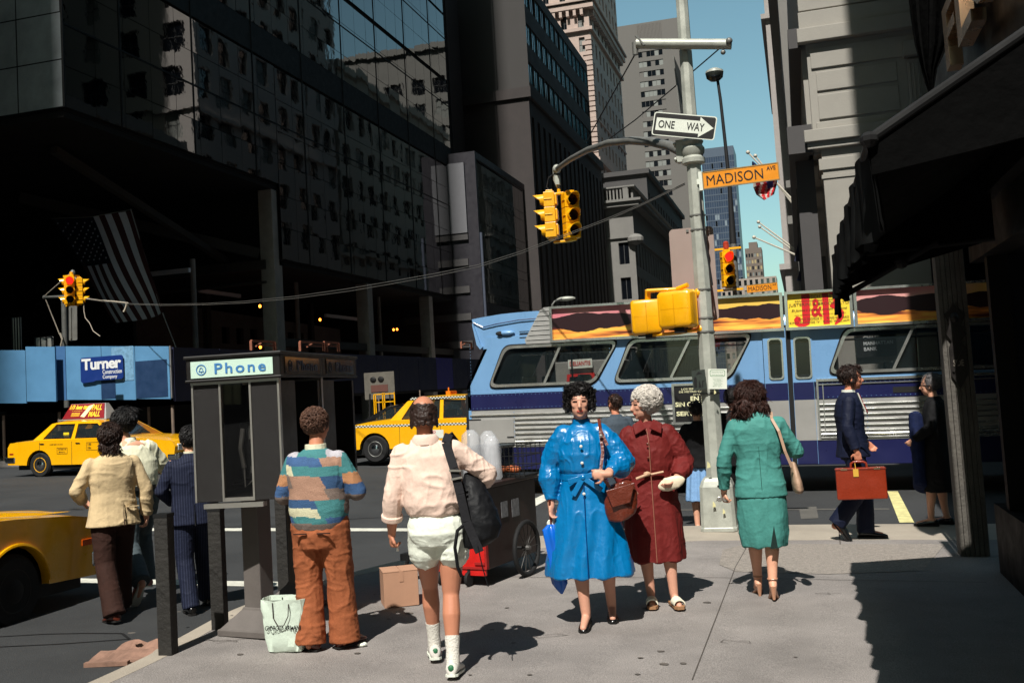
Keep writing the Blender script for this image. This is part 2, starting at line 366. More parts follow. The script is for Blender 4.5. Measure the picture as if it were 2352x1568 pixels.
def block(name, label, cat, x0, x1, y0, y1, z0, z1, wallm, faces=(), group=None, cornice=None, extra=None):
    t = thing(name, label, cat, (x0, y0, 0), 0, group); wb = MB(); O0 = Vector((x0, y0, 0)); done = set(); wins = []
    for fc in faces:
        side = fc['s']; O, u, nn, W = face_def(side, x0, x1, y0, y1); done.add(side)
        a, c = fc.get('u', (0, W)); nx = fc['nx']; frac = fc.get('frac', .5); fh = fc.get('fh', 3.6); wh = fc.get('wh', 2.0); sill = fc.get('sill', .9); zs0 = fc.get('z0', z0); zs1 = fc.get('z1', z1); dp = fc.get('d', .22)
        pitch = (c-a)/nx; ww = pitch*frac; xs = [(a+pitch*(k+.5)-ww/2, a+pitch*(k+.5)+ww/2) for k in range(nx)]
        nz = max(0, int((zs1-zs0)/fh)); zs = [(zs0+fh*k+sill, zs0+fh*k+sill+wh) for k in range(nz)]
        P = lambda s, z, d=0: O-O0+u*s-nn*d+Vector((0, 0, z))
        def q(s0, s1, a0, a1): wb.quad(P(s0, a0), P(s1, a0), P(s1, a1), P(s0, a1))
        pz = z0
        for (a0, a1) in zs:
            q(0, W, pz, a0); ps = 0
            for (s0, s1) in xs:
                q(ps, s0, a0, a1); ps = s1
                for A, B in ((P(s0, a0), P(s1, a0)), (P(s1, a0), P(s1, a1)), (P(s1, a1), P(s0, a1)), (P(s0, a1), P(s0, a0))): wb.quad(A, B, B-nn*dp, A-nn*dp)
                wins.append((P(s0, a0, dp), u, ww, a1-a0, fc, (P(s0, a0)+O0-CAM).length))
            q(ps, W, a0, a1); pz = a1
        q(0, W, pz, z1)
    ws = {}
    for side in 'SEW':
        if side not in done:
            O, u, nn, W = face_def(side, x0, x1, y0, y1); A = O-O0; wb.quad(A+Vector((0, 0, z0)), A+u*W+Vector((0, 0, z0)), A+u*W+Vector((0, 0, z1)), A+Vector((0, 0, z1)))
    w, d = x1-x0, y1-y0
    wb.quad((0, 0, z1), (w, 0, z1), (w, d, z1), (0, d, z1)); wb.quad((0, d, z0), (w, d, z0), (w, d, z1), (0, d, z1))
    if cornice:
        for (cz, ch, cp) in cornice: wb.box(-cp, w+cp, -cp, d+cp, cz, cz+ch)
    if extra: extra(wb)
    wb.build('wall', wallm, t)
    wins.sort(key=lambda a: a[5]); cache = {}; rest = MB(); n = 0
    for (p, u, ww, hh, fc, _) in wins:
        gl = rnd.choices(fc.get('g', [winm, winl]), fc.get('gw', [5, 1]))[0]; key = (round(ww, 3), round(hh, 3), gl.name, fc.get('mull', (2, 2)))
        if key not in cache: cache[key] = winmesh(ww, hh, gl, fc.get('mull', (2, 2)), fc.get('fw', .06))
        me, wbm = cache[key]; ang = math.atan2(u.y, u.x)
        if n < 100:
            o = bpy.data.objects.new('window', me); COL.objects.link(o); o.parent = t; o.location = p; o.rotation_euler = (0, 0, ang)
        else:
            rest.T = Matrix.Translation(p) @ Matrix.Rotation(ang, 4, 'Z'); base = fc.get('g', [winm, winl]).index(gl); mi0 = {0: 0}
            rest.m = RM.setdefault(gl.name, len(RM)); o_ = len(rest.mi); rest.add(wbm.v, wbm.f)
            for i, m_ in enumerate(wbm.mi):
                if m_ == 1: rest.mi[o_+i] = 0
        n += 1
    if rest.v:
        ml = [framem]+[MATS[k] for k in list(RM)[1:]]; r = rest.build('window', ml, t); tag(r, kind='stuff')
    return t
RM = {'window frame grey': 0}
# ---- curtain wall made of single, very slightly tilted panes (reflections break up) ----
def curtain(t, name, O, u, nn, W, z0, rows, pw, glassm, gap=.03, tilt=.25, skip=None, group=False):
    b = MB(); nx = int(round(W/pw)); z = z0
    for h in rows:
        for k in range(nx):
            s0 = k*pw+gap/2; s1 = (k+1)*pw-gap/2; a0 = z+gap/2; a1 = z+h-gap/2
            if skip and skip(s0, a0): continue
            tx, tz = [math.tan(R(rnd.gauss(0, tilt))) for _ in (0, 1)]; cx, cz = (s0+s1)/2, (a0+a1)/2
            b.add([O+u*s+Vector((0, 0, a))+nn*((s-cx)*tx+(a-cz)*tz+.03) for s, a in ((s0, a0), (s1, a0), (s1, a1), (s0, a1))], [(0, 1, 2, 3)])
        z += h
    return b.build(name, glassm, t)
# ---- A: black glass building still open at street level (left corner) ----
XA = -24.0
A = thing('glass_office_building', 'black mirror-glass office building still under construction, open steel ground floors, behind the blue hoarding', 'building', (XA, 29, 0))
OA = Vector((XA, 29, 0))
b = MB()
b.box(-46, -.12, .12, 15, 12.45, 60); b.box(-46, -.12, 15, 41.6, 8.75, 60); b.box(-200, -46, .5, 41, -3, 60)     # dark carcass behind the glass; far box unseen, added to block sky
b.build('wall', darkst, A)
rowsA = [1.48]*4; E_ = Vector((0, 1, 0))
curtain(A, 'glass_panel', Vector((0, 0, 0)), E_, Vector((1, 0, 0)), 15.0, 12.5, [1.48]*4, 1.63*1.02, bglass, tilt=.12)
curtain(A, 'glass_panel', Vector((0, 15.0, 0)), E_, Vector((1, 0, 0)), 26.5, 8.78, [1.6]*6, 1.656, bglass, tilt=.12)
for k, (zz, hs) in enumerate([(20.0, [1.5, 1.9, 1.5]), (25.2, [1.6, 1.9, 1.5]), (30.4, [1.6, 1.9, 1.5]), (35.6, [1.6, 1.9, 1.5]), (40.8, [1.6, 1.9, 1.5]), (46, [1.6, 1.9, 1.5])]):
    curtain(A, 'glass_panel', Vector((0, 0, 0)), E_, Vector((1, 0, 0)), 41.5, zz, hs, 1.66, bglass, tilt=.15)
curtain(A, 'glass_panel', Vector((-45.6, 0, 0)), Vector((1, 0, 0)), Vector((0, -1, 0)), 45.6, 12.5, [1.7]*20, 1.9, silverg, gap=.05, tilt=.15)
b = MB(); b.box(-.2, .02, .02, 41.5, 18.55, 20.0); b.build('recessed_band', blackm, A)
b = MB()
for y in (0, 3.1, 7.9, 12.9, 17.9, 22.9, 27.9, 32.9, 37.9, 41.5): b.box(-.05, .06, y-.03, y+.03, (12.5 if y < 15 else 8.8), 60)
for z in (15.5, 23.2, 28.4, 33.6): b.box(-.05, .055, 0, 41.5, z-.03, z+.03)
b.build('mullion', blackm, A)
steel = M_('fireproofed steel column', (150, 142, 134), rough=.95, var=.2, vs=2, bump=.4, bs=30)
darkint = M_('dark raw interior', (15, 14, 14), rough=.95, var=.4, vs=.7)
pinkc = M_('raw concrete slab edge', (110, 100, 94), rough=.9, var=.25, vs=.8)
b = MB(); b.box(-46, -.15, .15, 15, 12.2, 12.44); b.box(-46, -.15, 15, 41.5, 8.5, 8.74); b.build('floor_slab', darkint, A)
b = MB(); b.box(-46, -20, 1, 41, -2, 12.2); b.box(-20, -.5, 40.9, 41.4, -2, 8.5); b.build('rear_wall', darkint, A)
for (y, w, zt) in ((14.9, .78, 12.2), (25.7, .72, 8.5), (35.9, .7, 8.5)):
    b = MB(); b.box(-.9, -.15, y-w/2, y+w/2, -2, zt) if y > 4 else b.box(-12.9, -12.2, y-w/2, y+w/2, -2, zt); b.build('column', steel, A, bevel=.03)
for (x, y, zt) in ((-2.5, 11.2, 8.6), (-3, 22.0, 8.5), (-3, 33.5, 8.5)):
    b = MB(); b.tube([(x, y, -2), (x, y, zt)], .13); b.build('column', steel, A)
steelb = M_('dark primed beam', (62, 57, 53), rough=.95, var=.2, vs=2)
b = MB(); b.box(-14, -.6, 14.4, 14.7, 8.3, 8.75); b.box(-14, -.6, 14.4, 14.7, 7.6, 7.72); b.bar((-10, 9, 11.9), (-1, 14.6, 9.1), .35, .5); b.bar((-3, 3, 12), (-3, 15, 8.9), .3)
b.box(-.7, -.3, 15.3, 41, 3.9, 4.25); b.box(-.75, -.35, 15.3, 41, 4.55, 4.95)
for y in (20.5, 28, 33): b.box(-8, -7.7, y-.2, y+.2, 3, 8.4)
b.build('beam', steelb, A)
# mezzanine wall with small square openings
b = MB(); b.T = basis((-9, 15.5, 0), (0, 1, 0), (0, 0, 1)); b.plate([(0, 4.9), (24, 4.9), (24, 7.0), (0, 7.6)], [[(x, 5.5), (x+.8, 5.5), (x+.8, 6.5), (x, 6.5)] for x in (8, 9.6, 11.2, 16, 17.4, 18.8)], .2); b.build('mezzanine_wall', pinkc, A)
wl = M_('fluorescent strip, dull', (225, 225, 228), rough=.6, var=0)
for (p, q) in (((-6, 17, 7.9), (-6, 21, 7.9)), ((-5, 29.5, 7.2), (-5, 35, 7.2)), ((-7, 10.5, 8.0), (-2.2, 10.5, 8.0))):
    b = MB(); b.bar(p, q, .16, .2); b.build('strip_light', wl, A)  # white colour stands for lit strips; the bars give no light
bl_on = M_('lit bulb', (255, 130, 40), var=0, emit=7)
for i, (x, y) in enumerate(((597, 703), (735, 734), (904, 757), (912, 756), (598, 797))):
    p = AX(x, y, -27); b = MB(); b.ell((0, 0, 0), (.075, .075, .09), 8); b.m = 1; b.tube([(0, 0, .07), (0, 0, .2)], .02, 6); o = b.build('bulb', [bl_on, blackm], None, smooth=60); o.location = p
    tag(o, ['small lit work bulb left of the big column, upper one', 'small lit work bulb right of the big column', 'left one of a close pair of lit work bulbs', 'right one of a close pair of lit work bulbs', 'small lit work bulb just above the hoarding left of the big column'][i], 'bulb', 'work bulbs strung inside the unfinished building')
# added pale panels standing in for bright daylight openings under the building
shm = M_('pale daylight stand-in', (206, 206, 198), rough=.7, var=.15, vs=3)
for i, (xa, ya, xb, yb, Y_, lb_) in enumerate(((83, 772, 121, 812, 27.9, 'pale daylight stand-in behind the hoarding top, added as a bright opening at the far left'), (31, 728, 47, 812, 27.9, 'thin pale strip of sheeting added as a bright opening left of the pale daylight stand-in'))):
    q0, q1 = AY(xa, yb, Y_), AY(xb, ya, Y_); t_ = thing('daylight_standin', lb_, 'daylight stand-in', q0); b = MB(); w_, h_ = q1.x-q0.x, q1.z-q0.z
    b.add([(w_*k/8, .03*math.sin(k*1.7), z) for z in (0, h_) for k in range(9)]+[(w_*k/8, .03*math.sin(k*1.7)+.01, z) for z in (0, h_) for k in range(9)], [(k, k+1, k+10, k+9) for k in range(8)]+[(k+18, k+19, k+28, k+27) for k in range(8)]); b.build('sheet', shm, t_)
    b = MB(); [b.cbox((w_*k/3, -.04, h_/2), (.03, .03, h_)) for k in range(4)]; b.cbox((w_/2, -.04, h_), (w_, .03, .03)); b.build('batten', darkst, t_)
rustm = M_('rusty scaffold steel', (150, 92, 70), rough=.8, var=.3, vs=6)
for i, (x_, w_) in enumerate(((578, 1.6), (690, 2.2), (745, 1.3), (1060, 1.8))):
    q = AX(x_, 806 if x_ < 1000 else 800, -18.1); t_ = thing('scaffold_frame', ('rusty low scaffold frame on the hoarding above the phone sign', 'long rusty scaffold frame on the hoarding behind the booths', 'short rusty scaffold frame at the rear end of the booths', 'pale rusty scaffold frame just left of the bus tail fin')[i], 'scaffold', q)
    b = MB(); b.bar((0, 0, .35), (.0, w_, .35), .08); b.bar((0, 0, 0), (0, 0, .35), .09); b.bar((0, w_, 0), (0, w_, .35), .09); b.bar((-.3, w_*.5, .2), (.0, w_*.5, .35), .05); b.bar((0, .4, .22), (0, w_, .22), .05); b.build('frame', rustm, t_)
# ---- blue hoarding / sidewalk shed ----
blue1 = M_('light blue plywood', (82, 132, 172), rough=.6, var=.14, vs=1.3, fine=.05); blue2 = M_('mid blue plywood', (58, 100, 146), rough=.6, var=.14, vs=1.3)
blue3 = M_('blue plywood with painted shade', (30, 34, 62), rough=.6, var=.25, vs=1.5); blue4 = M_('dark blue plywood', (28, 54, 88), rough=.5, var=.2); blue5 = M_('bright violet plywood', (56, 52, 128), rough=.6, var=.2)  # the navy one puts the unlit side's shade into its colour
H = thing('construction_hoarding', 'long blue plywood parapet of a sidewalk shed on thin posts round the building site', 'hoarding', (-18, 26, 0))
def panel(x0, x1, ytop, m, y=0.0, zb=None, th=.06):
    b = MB(); b.box(x0, x1, y, y+th, (2.32+.02*(-x0)*.2 if zb is None else zb), ytop); return b.build('panel', m, H)
px = lambda x: AY(x, 850, 26).x+18
segs = [(-60, 98, blue1, -.35), (98, 217, blue1, -.35), (217, 258, blue2, 0), (258, 405-88, blue1, 0), (317, 405-0-22, blue1, 0)]
def hz(x, top): return AY(x, 795 if top else 920, 26).z
def hpanel(a, c, m, y=0, ta=0, bo=0):
    A0, A1 = AY(a, 800, 26+y).x+18, AY(c, 800, 26+y).x+18
    b = MB(); zt0 = AY(a, 796+ta, 26+y).z; zt1 = AY(c, 796+ta, 26+y).z; zb0 = AY(a, 920+bo, 26+y).z; zb1 = AY(c, 920+bo, 26+y).z
    g = .008; b.prism([(A0+g, y, zb0), (A1-g, y, zb1), (A1-g, y, zt1), (A0+g, y, zt0)], (0, .06, 0)); return b.build('panel', m, H)
hpanel(-160, 58, blue1, -.35, 8, 6); hpanel(58, 126, blue1, -.35, 0, 2); hpanel(126, 150, blue2, 0, -1, -1); hpanel(150, 232, blue1, 0, -1, -2); hpanel(232, 309, blue1, 0, -1, -2)
hpanel(309, 388, blue1, 0, -1, -4); hpanel(388, 392, M_('edge angle', (110, 110, 112), rough=.5), -.03, -2, -6)
for (xa, ya, xb, yb, m) in ((232, 874, 266, 914, blue4), (255, 798, 308, 872, M_('pale scuffed blue', (112, 156, 188), var=.4, vs=9)), (311, 830, 386, 910, blue4)):
    q0, q1 = AY(xa, ya, 25.99), AY(xb, yb, 25.99); b = MB(); b.box(q0.x+18, q1.x+18, -.012, -.004, q1.z, q0.z); b.build('panel', m, H)
for k in range(14):
    y0 = .1+k*2.5; zt = 3.62; b = MB(); b.box(-.03, .03, y0, y0+2.47, 2.0, zt); b.build('panel', blue5 if k == 9 else blue3, H)
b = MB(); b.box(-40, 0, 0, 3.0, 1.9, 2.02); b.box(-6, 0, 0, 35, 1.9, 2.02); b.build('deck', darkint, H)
postm = M_('weathered pipe post', (120, 104, 92), rough=.8, var=.3, vs=4)
for x in (0, 225, 397, 5):
    pass
for X, Y in ((AY(8, 960, 26.1).x, 0.1), (AY(136, 960, 26.1).x, .1), (AY(397, 960, 26.1).x, .1), (AY(262, 960, 26.1).x, 1.8), (-17.95, 5), (-17.95, 10), (-17.95, 15), (-17.95, 20)):
    b = MB(); b.tube([(X+18, Y, .2), (X+18, Y, 2.0)], .045, 8); b.build('post', postm, H)
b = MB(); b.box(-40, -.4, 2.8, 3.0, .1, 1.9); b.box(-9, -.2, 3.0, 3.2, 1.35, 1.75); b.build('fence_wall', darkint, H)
sg = MB(); o = AY(187, 880, 25.93); sx = AY(283, 822, 25.93); w, h = sx.x-o.x, 1.0*(AY(187, 822, 25.93).z-o.z)
sb = M_('royal blue sign', (26, 52, 118), rough=.35, var=.1, spec=.6); whitep = M_('white lettering', (220, 222, 222), rough=.5, var=.05)
S = thing('company_sign', 'dark blue sign with white lettering on the light blue hoarding', 'sign', o)
b = MB(); b.T = basis((0, 0, 0), (1, 0, 0), (0, 0, 1)); b.plate([(0, .06), (.06, 0), (w*.3, .02), (w*.35, .05), (w-.06, .05), (w, .1), (w, h-.05), (w-.05, h), (.05, h), (0, h-.05)], (), .02); b.build('board', sb, S)
b = MB(); b.T = basis((0, -.02, 0), (1, 0, 0), (0, 0, 1)); b.text('Turner', .03*w, .96*w, .50*h, .95*h, .006, bold=.035, sp=.92); b.text('Construction', .52*w, .97*w, .30*h, .47*h, .006, bold=.01); b.text('Company', .52*w, .86*w, .08*h, .26*h, .006, bold=.01); b.build('lettering', whitep, S)
# ---- C: low glass building, D: brick building with fins, E: towers ... left side of the cross street ----
Cb = thing('glass_commercial_building', 'low bronze-glass commercial building with a grey side box, next to the black office building', 'building', (-22, 69.9, 0))
b = MB(); b.box(-12, -.06, .05, 26, 8.2, 18.9); b.box(-12, -.06, .05, 26, -3, 7.4); b.build('wall', darkst, Cb)
b = MB(); b.box(-12, .12, -.25, .05, -3, 19.4); b.box(-.05, .12, .05, 26, 18.9, 19.4); b.box(-12, .1, -.05, 26, 7.3, 8.25); b.build('frame', M_('dark metal trim', (40, 38, 44), rough=.5), Cb)
curtain(Cb, 'glass_panel', Vector((0, .2, 0)), E_, Vector((1, 0, 0)), 25.6, 8.3, [.7, 1.9, .7, 1.9, .7, 1.9, .7, 1.9], 1.28, bglass2, tilt=.12)
b = MB(); b.box(-5.2, -.7, -.5, -.26, 13.4, 18.6); b.build('grey_box', M_('grey ribbed panel', (104, 104, 108), rough=.8, var=.1), Cb)
b = MB(); b.box(-6, -.7, -.45, -.26, 12.9, 13.3); [b.box(-6, -.8, -.4, -.26, z, z+.5) for z in (3, 5, 7, 9, 11)]; b.build('ledge', stone3, Cb)
b = MB(); b.tube([(.3, -.4, -2), (.3, -.4, 13.3)], .1, 8); b.build('drain_pipe', M_('blue grey pipe', (70, 76, 90), rough=.6), Cb)
Db = block('office_building', 'tall dark brick office building with blank party wall and bands of teal windows high up', 'building', -40, -21, 83.5, 116.5, -3, 27.5, brickd,
    [dict(s='E', nx=16, frac=.42, fh=24, wh=22.5, sill=1.0, z0=2, z1=27.5, d=.9, g=[winm], gw=[1], mull=(1, 8))], cornice=[(27.0, .9, .25)])
def exD(w): pass
Db2 = block('office_building', 'upper set-back grey office block with three bands of teal ribbon windows', 'building', -33, -21.05, 84.2, 112, 27.5, 38.5, M_('dark grey panel', (62, 60, 59), rough=.85, var=.15, vs=.5),
    [dict(s='E', nx=14, frac=.93, fh=3.5, wh=1.9, sill=1.0, z0=27.6, z1=38.4, d=.15, g=[winb, winm], gw=[5, 1], mull=(2, 1))])
Db3 = block('party_wall_building', 'windowless dark brick party wall, left of the teal windows', 'building', -42, -27.0, 80, 83.4, -3, 37.5, brickd)
# stone building with balustrade
Gb = block('stone_office_building', 'grey stone office building with balustrade and deep cornice, many tall narrow windows', 'building', -34, -17.85, 118, 190, -3, 23.0, stone2,
    [dict(s='S', nx=6, frac=.45, fh=4.2, wh=2.6, sill=1.0, z0=-2, z1=22, d=.3, g=[winm, winl], gw=[5, 1], mull=(2, 1)),
     dict(s='E', nx=30, frac=.5, fh=4.2, wh=2.9, sill=.8, z0=-2, z1=22, d=.3, g=[winm], gw=[1], mull=(1, 1))],
    cornice=[(22.6, .5, .9), (23.1, .3, 1.2), (18.9, .25, .25), (24.9, .18, .5)],
    extra=lambda w: ([w.box(-.3+k*.42, -.3+k*.42+.2, -.35, -.15, 23.4, 24.9) for k in range(39)], [w.box(16.1, 16.35, k*.9, k*.9+.3, 23.4, 24.9) for k in range(60)], [w.box(-.4+k*5.2, .2+k*5.2, -.45, -.05, 23.4, 25.0) for k in range(4)], w.ell((16.3, -.2, 18.6), (1.0, .8, .7), 10)))
Pb = block('penthouse_block', 'pale pink plastered rooftop block behind the balustraded stone building', 'building', AY(1446, 440, 192).x, AY(1524, 450, 192).x, 192, 215, 20, AY(1490, 446, 192).z, M_('pink plaster', (176, 158, 148), rough=.9, var=.12), cornice=[(AY(1490, 446, 192).z-.7, .7, .4)])
# tall ornate hotel-like tower
Tb = block('brick_tower', 'tall ornate pink brick tower with stone quoins and projecting cornices', 'building', -46, -27.4, 150, 178, -3, 74, brickp,
    [dict(s='S', nx=7, frac=.34, fh=3.7, wh=2.3, sill=.8, z0=30, z1=74, d=.3, g=[winm, winl, winb, wint], gw=[5, 2, 1, .3], mull=(2, 2)),
     dict(s='E', nx=9, frac=.4, fh=3.7, wh=2.3, sill=.8, z0=30, z1=74, d=.3, g=[winm], gw=[1], mull=(2, 2))], cornice=[(56.2, .5, .5), (59.6, .8, .9), (60.6, .3, 1.2), (42.6, .3, .15), (35.8, .5, .4)],
    extra=lambda w: [w.box(17.8 if k % 2 else 17.3, 18.75, -.12, .8, 30+k*.8, 30.6+k*.8) for k in range(32)]+[w.box(-.2+k*1.1, .25+k*1.1, -.8, 0, 58.6, 59.6) for k in range(17)]+[w.box(18.5, 19.3, .4+k*1.1, .9+k*1.1, 58.6, 59.6) for k in range(25)])
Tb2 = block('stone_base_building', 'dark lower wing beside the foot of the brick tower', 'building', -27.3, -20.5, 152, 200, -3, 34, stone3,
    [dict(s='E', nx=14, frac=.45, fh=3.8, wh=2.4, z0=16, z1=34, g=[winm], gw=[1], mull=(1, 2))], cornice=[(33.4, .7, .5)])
Mb = block('modern_tower', 'tall grey modern tower with a central strip of horizontal windows', 'building', -35.5, -21.0, 230, 255, -3, 85, greytile,
    [dict(s='S', u=(4.5, 10.2), nx=6, frac=.97, fh=2.35, wh=1.35, sill=.7, z0=8, z1=79.5, d=.15, g=[winm, winl, greytile], gw=[5, 4, 1], mull=(1, 1))],
    extra=lambda w: [w.box(4.6+.32*k, 4.75+.32*k, -.25, -.0, 79.8, 84.6) for k in range(18)])
Mb2 = block('modern_tower', 'lower left wing of the grey modern tower with a thin window strip', 'building', -44, -35.6, 232, 250, -3, 76, darkst,
    [dict(s='S', u=(3.2, 8.2), nx=3, frac=.9, fh=2.35, wh=1.2, sill=.7, z0=10, z1=70, d=.15, g=[winm, winl], gw=[3, 2], mull=(1, 1))])
Kb = block('glass_tower', 'distant blue-grey glass slab tower with a fine grid facade', 'building', -26.2, -15.8, 330, 345, -3, 76.3, M_('blue grey curtain wall', (74, 84, 98), rough=.4, var=.1),
    [dict(s='S', nx=14, frac=.86, fh=2.1, wh=1.75, sill=.2, z0=2, z1=75, d=.08, g=[M_('mid blue glass', (54, 66, 84), rough=.2, var=.2, vs=.3), M_('light grey glass', (120, 130, 138), rough=.3), winm], gw=[9, .6, 1], mull=(1, 1), fw=.04)])
Lb = block('apartment_tower', 'farthest small apartment tower with some windows coloured like warm glints', 'building', -18.6, -12.0, 420, 432, -3, 53.5, M_('brown grey brick', (104, 92, 84), rough=.9),
    [dict(s='S', nx=6, frac=.6, fh=2.6, wh=1.5, sill=.6, z0=18, z1=53, d=.1, g=[winm, wint, winl], gw=[3, 2, 2], mull=(2, 1), fw=.05)], cornice=[(53.5, 2.6, -1.6)])
Nb = block('low_building', 'pale low buildings far down the street between the poles', 'building', -21, -5, 300, 312, -3, 30, M_('pale grey render', (150, 138, 128), rough=.9), [dict(s='S', nx=10, frac=.5, fh=3, wh=1.6, z0=3, z1=30, g=[winm, winl], gw=[3, 1], mull=(1, 1))])
# ---- right side row ----
RB = thing('bank_building', 'pale limestone bank building on the far right corner, sharply lit left edge', 'building', (.6, 26, 0))
b = MB(); b.box(0, 34, .35, 24, 7.2, 18); b.box(.9, 34, 1.2, 24, -3, 7.2); b.box(0, 34, 0, .35, 10.2, 18)
# upper wall with real window openings between the belt courses
b.T = basis((0, .35, 0), (1, 0, 0), (0, 0, 1)); b.plate([(.12, 7.6), (34, 7.6), (34, 10.0), (.12, 10.0)], [[(3.05+4.4*k, 7.95), (4.75+4.4*k, 7.95), (4.75+4.4*k, 9.75), (3.05+4.4*k, 9.75)] for k in range(7)], .35)
b.T = basis((0, .35, 0), (1, 0, 0), (0, 0, 1)); b.T = Matrix.Identity(4); b.build('wall', stone, RB)
b = MB()
b.box(-.08, 34, -.25, 0, 9.95, 10.3); b.box(-.02, 34, -.12, 0, 10.3, 10.75); [b.box(0, 34, -.05, 0, 10.8+.42*k, 11.16+.42*k) for k in range(12)]
b.box(-.1, 34, -.28, .3, 7.42, 7.72); b.box(-.04, 34, -.18, .3, 7.25, 7.42)
for k in range(7):
    x = 4.4*k
    b.box(.3+x, 2.2+x, -.045, 0, 8.0, 8.62); b.box(.3+x, 2.2+x, -.045, 0, 8.72, 9.2); b.box(.2+x, 2.75+x, -.05, 0, 9.3, 9.82); b.box(.22+x, 2.75+x, -.06, 0, 7.75, 7.93)
    b.box(2.42+x, 2.72+x, -.10, 0, 8.0, 9.2)      # fluted pilaster with console
    for j in range(3): b.box(2.46+x+.09*j, 2.5+x+.09*j, -.13, -.1, 8.05, 9.1)
    b.box(2.36+x, 2.78+x, -.25, 0, 9.25, 9.62); b.box(2.9+x, 3.04+x, -.09, 0, 7.9, 9.8); b.box(4.76+x, 4.9+x, -.09, 0, 7.9, 9.8); b.box(2.9+x, 4.9+x, -.08, 0, 9.76, 9.9)
b.build('moulding', stone, RB, bevel=.015)
for k in range(8):
    x0 = .28+4.4*k; b = MB(); b.box(x0, x0+2.3, -.02, 1.2, -3, 6.5); b.box(x0-.08, x0+2.38, -.08, 1.2, 6.72, 7.0); b.box(x0-.04, x0+2.34, -.05, 1.2, 6.5, 6.6); b.box(x0, x0+2.3, -.03, 1.2, 6.6, 7.25); b.build('pier', stone, RB, bevel=.01)
for k in range(7):
    b = MB(); b.box(3.05+4.4*k, 4.75+4.4*k, .2, .25, 7.95, 9.75); b.m = 1; b.box(3.88+4.4*k, 3.94+4.4*k, .14, .2, 7.95, 9.75); b.build('window', [winm, framem], RB)
    b = MB(); b.box(2.65+4.4*k, 4.65+4.4*k, .9, .96, .2, 6.9); b.m = 1; [b.box(2.65+4.4*k, 4.65+4.4*k, .84, .9, z, z+.08) for z in (.3, 2.6, 4.8)]; b.build('window', [winm, framem], RB)
# its side towards the cross street: dark piers with deep mouldings
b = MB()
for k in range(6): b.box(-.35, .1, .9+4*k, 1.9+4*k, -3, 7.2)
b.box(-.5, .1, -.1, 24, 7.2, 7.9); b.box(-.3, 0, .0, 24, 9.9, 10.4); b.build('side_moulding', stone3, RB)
o = AY(1966, 822, 25.86); S = thing('bank_sign', 'black bank sign with white letters on the pale pier, seen through the bus windscreen-side window', 'sign', o)
b = MB(); b.box(0, .95, 0, .05, 0, .72); b.build('board', blackm, S)
b = MB(); b.T = basis((0, -.01, 0), (1, 0, 0), (0, 0, 1))
for i, s in enumerate(('THE', 'CHASE', 'MANHATTAN', 'BANK')): b.text(s, .2, .2+.075*len(s), .56-.135*i, .65-.135*i, .008, bold=.02)
b.build('lettering', whitep, S)
defR = [('stone_shop_building', 'narrow limestone building next to the bank', .25, 30, 51, 72, 24, stone2, 'right'), ('pink_brick_building', 'slim pink brick building, its sunlit end rising over the bank', -.6, 32, 73, 100, 60, M_('rosy brick', (158, 152, 148), rough=.9, var=.1), 'r'),
        ('stone_row_building', 'cream stone row building with stepped ledges along the right side of the street', -.2, 30, 102, 140, 40, stone, 'r'), ('stone_row_building', 'grey stone row building at the right end of the street, farthest one', -.7, 30, 142, 230, 55, stone2, 'r'), ('brick_row_building', 'brown brick building closing the right side of the street', -.5, 30, 232, 400, 36, M_('brown grey brick', (104, 92, 84)), 'r')]
for (nm, lb, x0, x1, y0, y1, h, wm, _) in defR:
    block(nm, lb, 'building', x0, x1, y0, y1, -3, h, wm, [dict(s='W', nx=int((y1-y0)/3.2), frac=.5, fh=3.8, wh=2.4, sill=.8, z0=1, z1=h-1.5, d=.35, g=[winm, winl], gw=[4, 1], mull=(2, 2)), dict(s='S', nx=8, frac=.45, fh=3.8, wh=2.4, sill=.8, z0=20, z1=h-1, d=.3, g=[winm, winl], gw=[4, 1], mull=(2, 2))],
          cornice=[(h-.9, .9, .5), (9.0, .4, .35), (h*.45, .35, .3)])
# ---- near left block behind the camera (only its shade and its mirror image matter) and near right block, both raised to cut sky light ----
block('corner_building', 'unseen pale office building, raised tall for its shade, behind the photographer, on the near left corner', 'building', -260, -24.4, -160, 3, -3, 200, stone2, [dict(s='E', nx=12, frac=.5, fh=3.8, wh=2.2, z0=1, z1=30, g=[winm], gw=[1])])
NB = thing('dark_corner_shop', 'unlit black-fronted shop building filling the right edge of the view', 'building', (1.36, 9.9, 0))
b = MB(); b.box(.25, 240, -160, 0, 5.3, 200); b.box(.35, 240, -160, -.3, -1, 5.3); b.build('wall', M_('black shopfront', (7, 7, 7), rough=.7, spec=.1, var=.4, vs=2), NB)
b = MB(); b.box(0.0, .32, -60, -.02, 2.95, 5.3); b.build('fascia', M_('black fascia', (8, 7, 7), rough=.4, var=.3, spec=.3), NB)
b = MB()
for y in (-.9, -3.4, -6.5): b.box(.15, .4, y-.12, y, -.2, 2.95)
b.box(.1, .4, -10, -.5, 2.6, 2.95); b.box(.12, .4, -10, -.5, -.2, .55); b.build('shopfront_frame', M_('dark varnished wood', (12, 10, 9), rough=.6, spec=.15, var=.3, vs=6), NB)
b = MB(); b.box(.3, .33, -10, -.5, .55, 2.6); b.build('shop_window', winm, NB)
brass = M_('polished brass', (176, 146, 116), rough=.3, metal=.8, var=.1)
lz = AX(2252, 120, 1.34).z; b = MB(); b.T = basis((-.09, AX(2200, 100, 1.27).y-9.9, lz), (0, -1, 0), (0, 0, 1))
b.text('FLOWERS', 0, 5.2, 0, .46, .09, bold=.02); b.build('lettering', brass, NB)
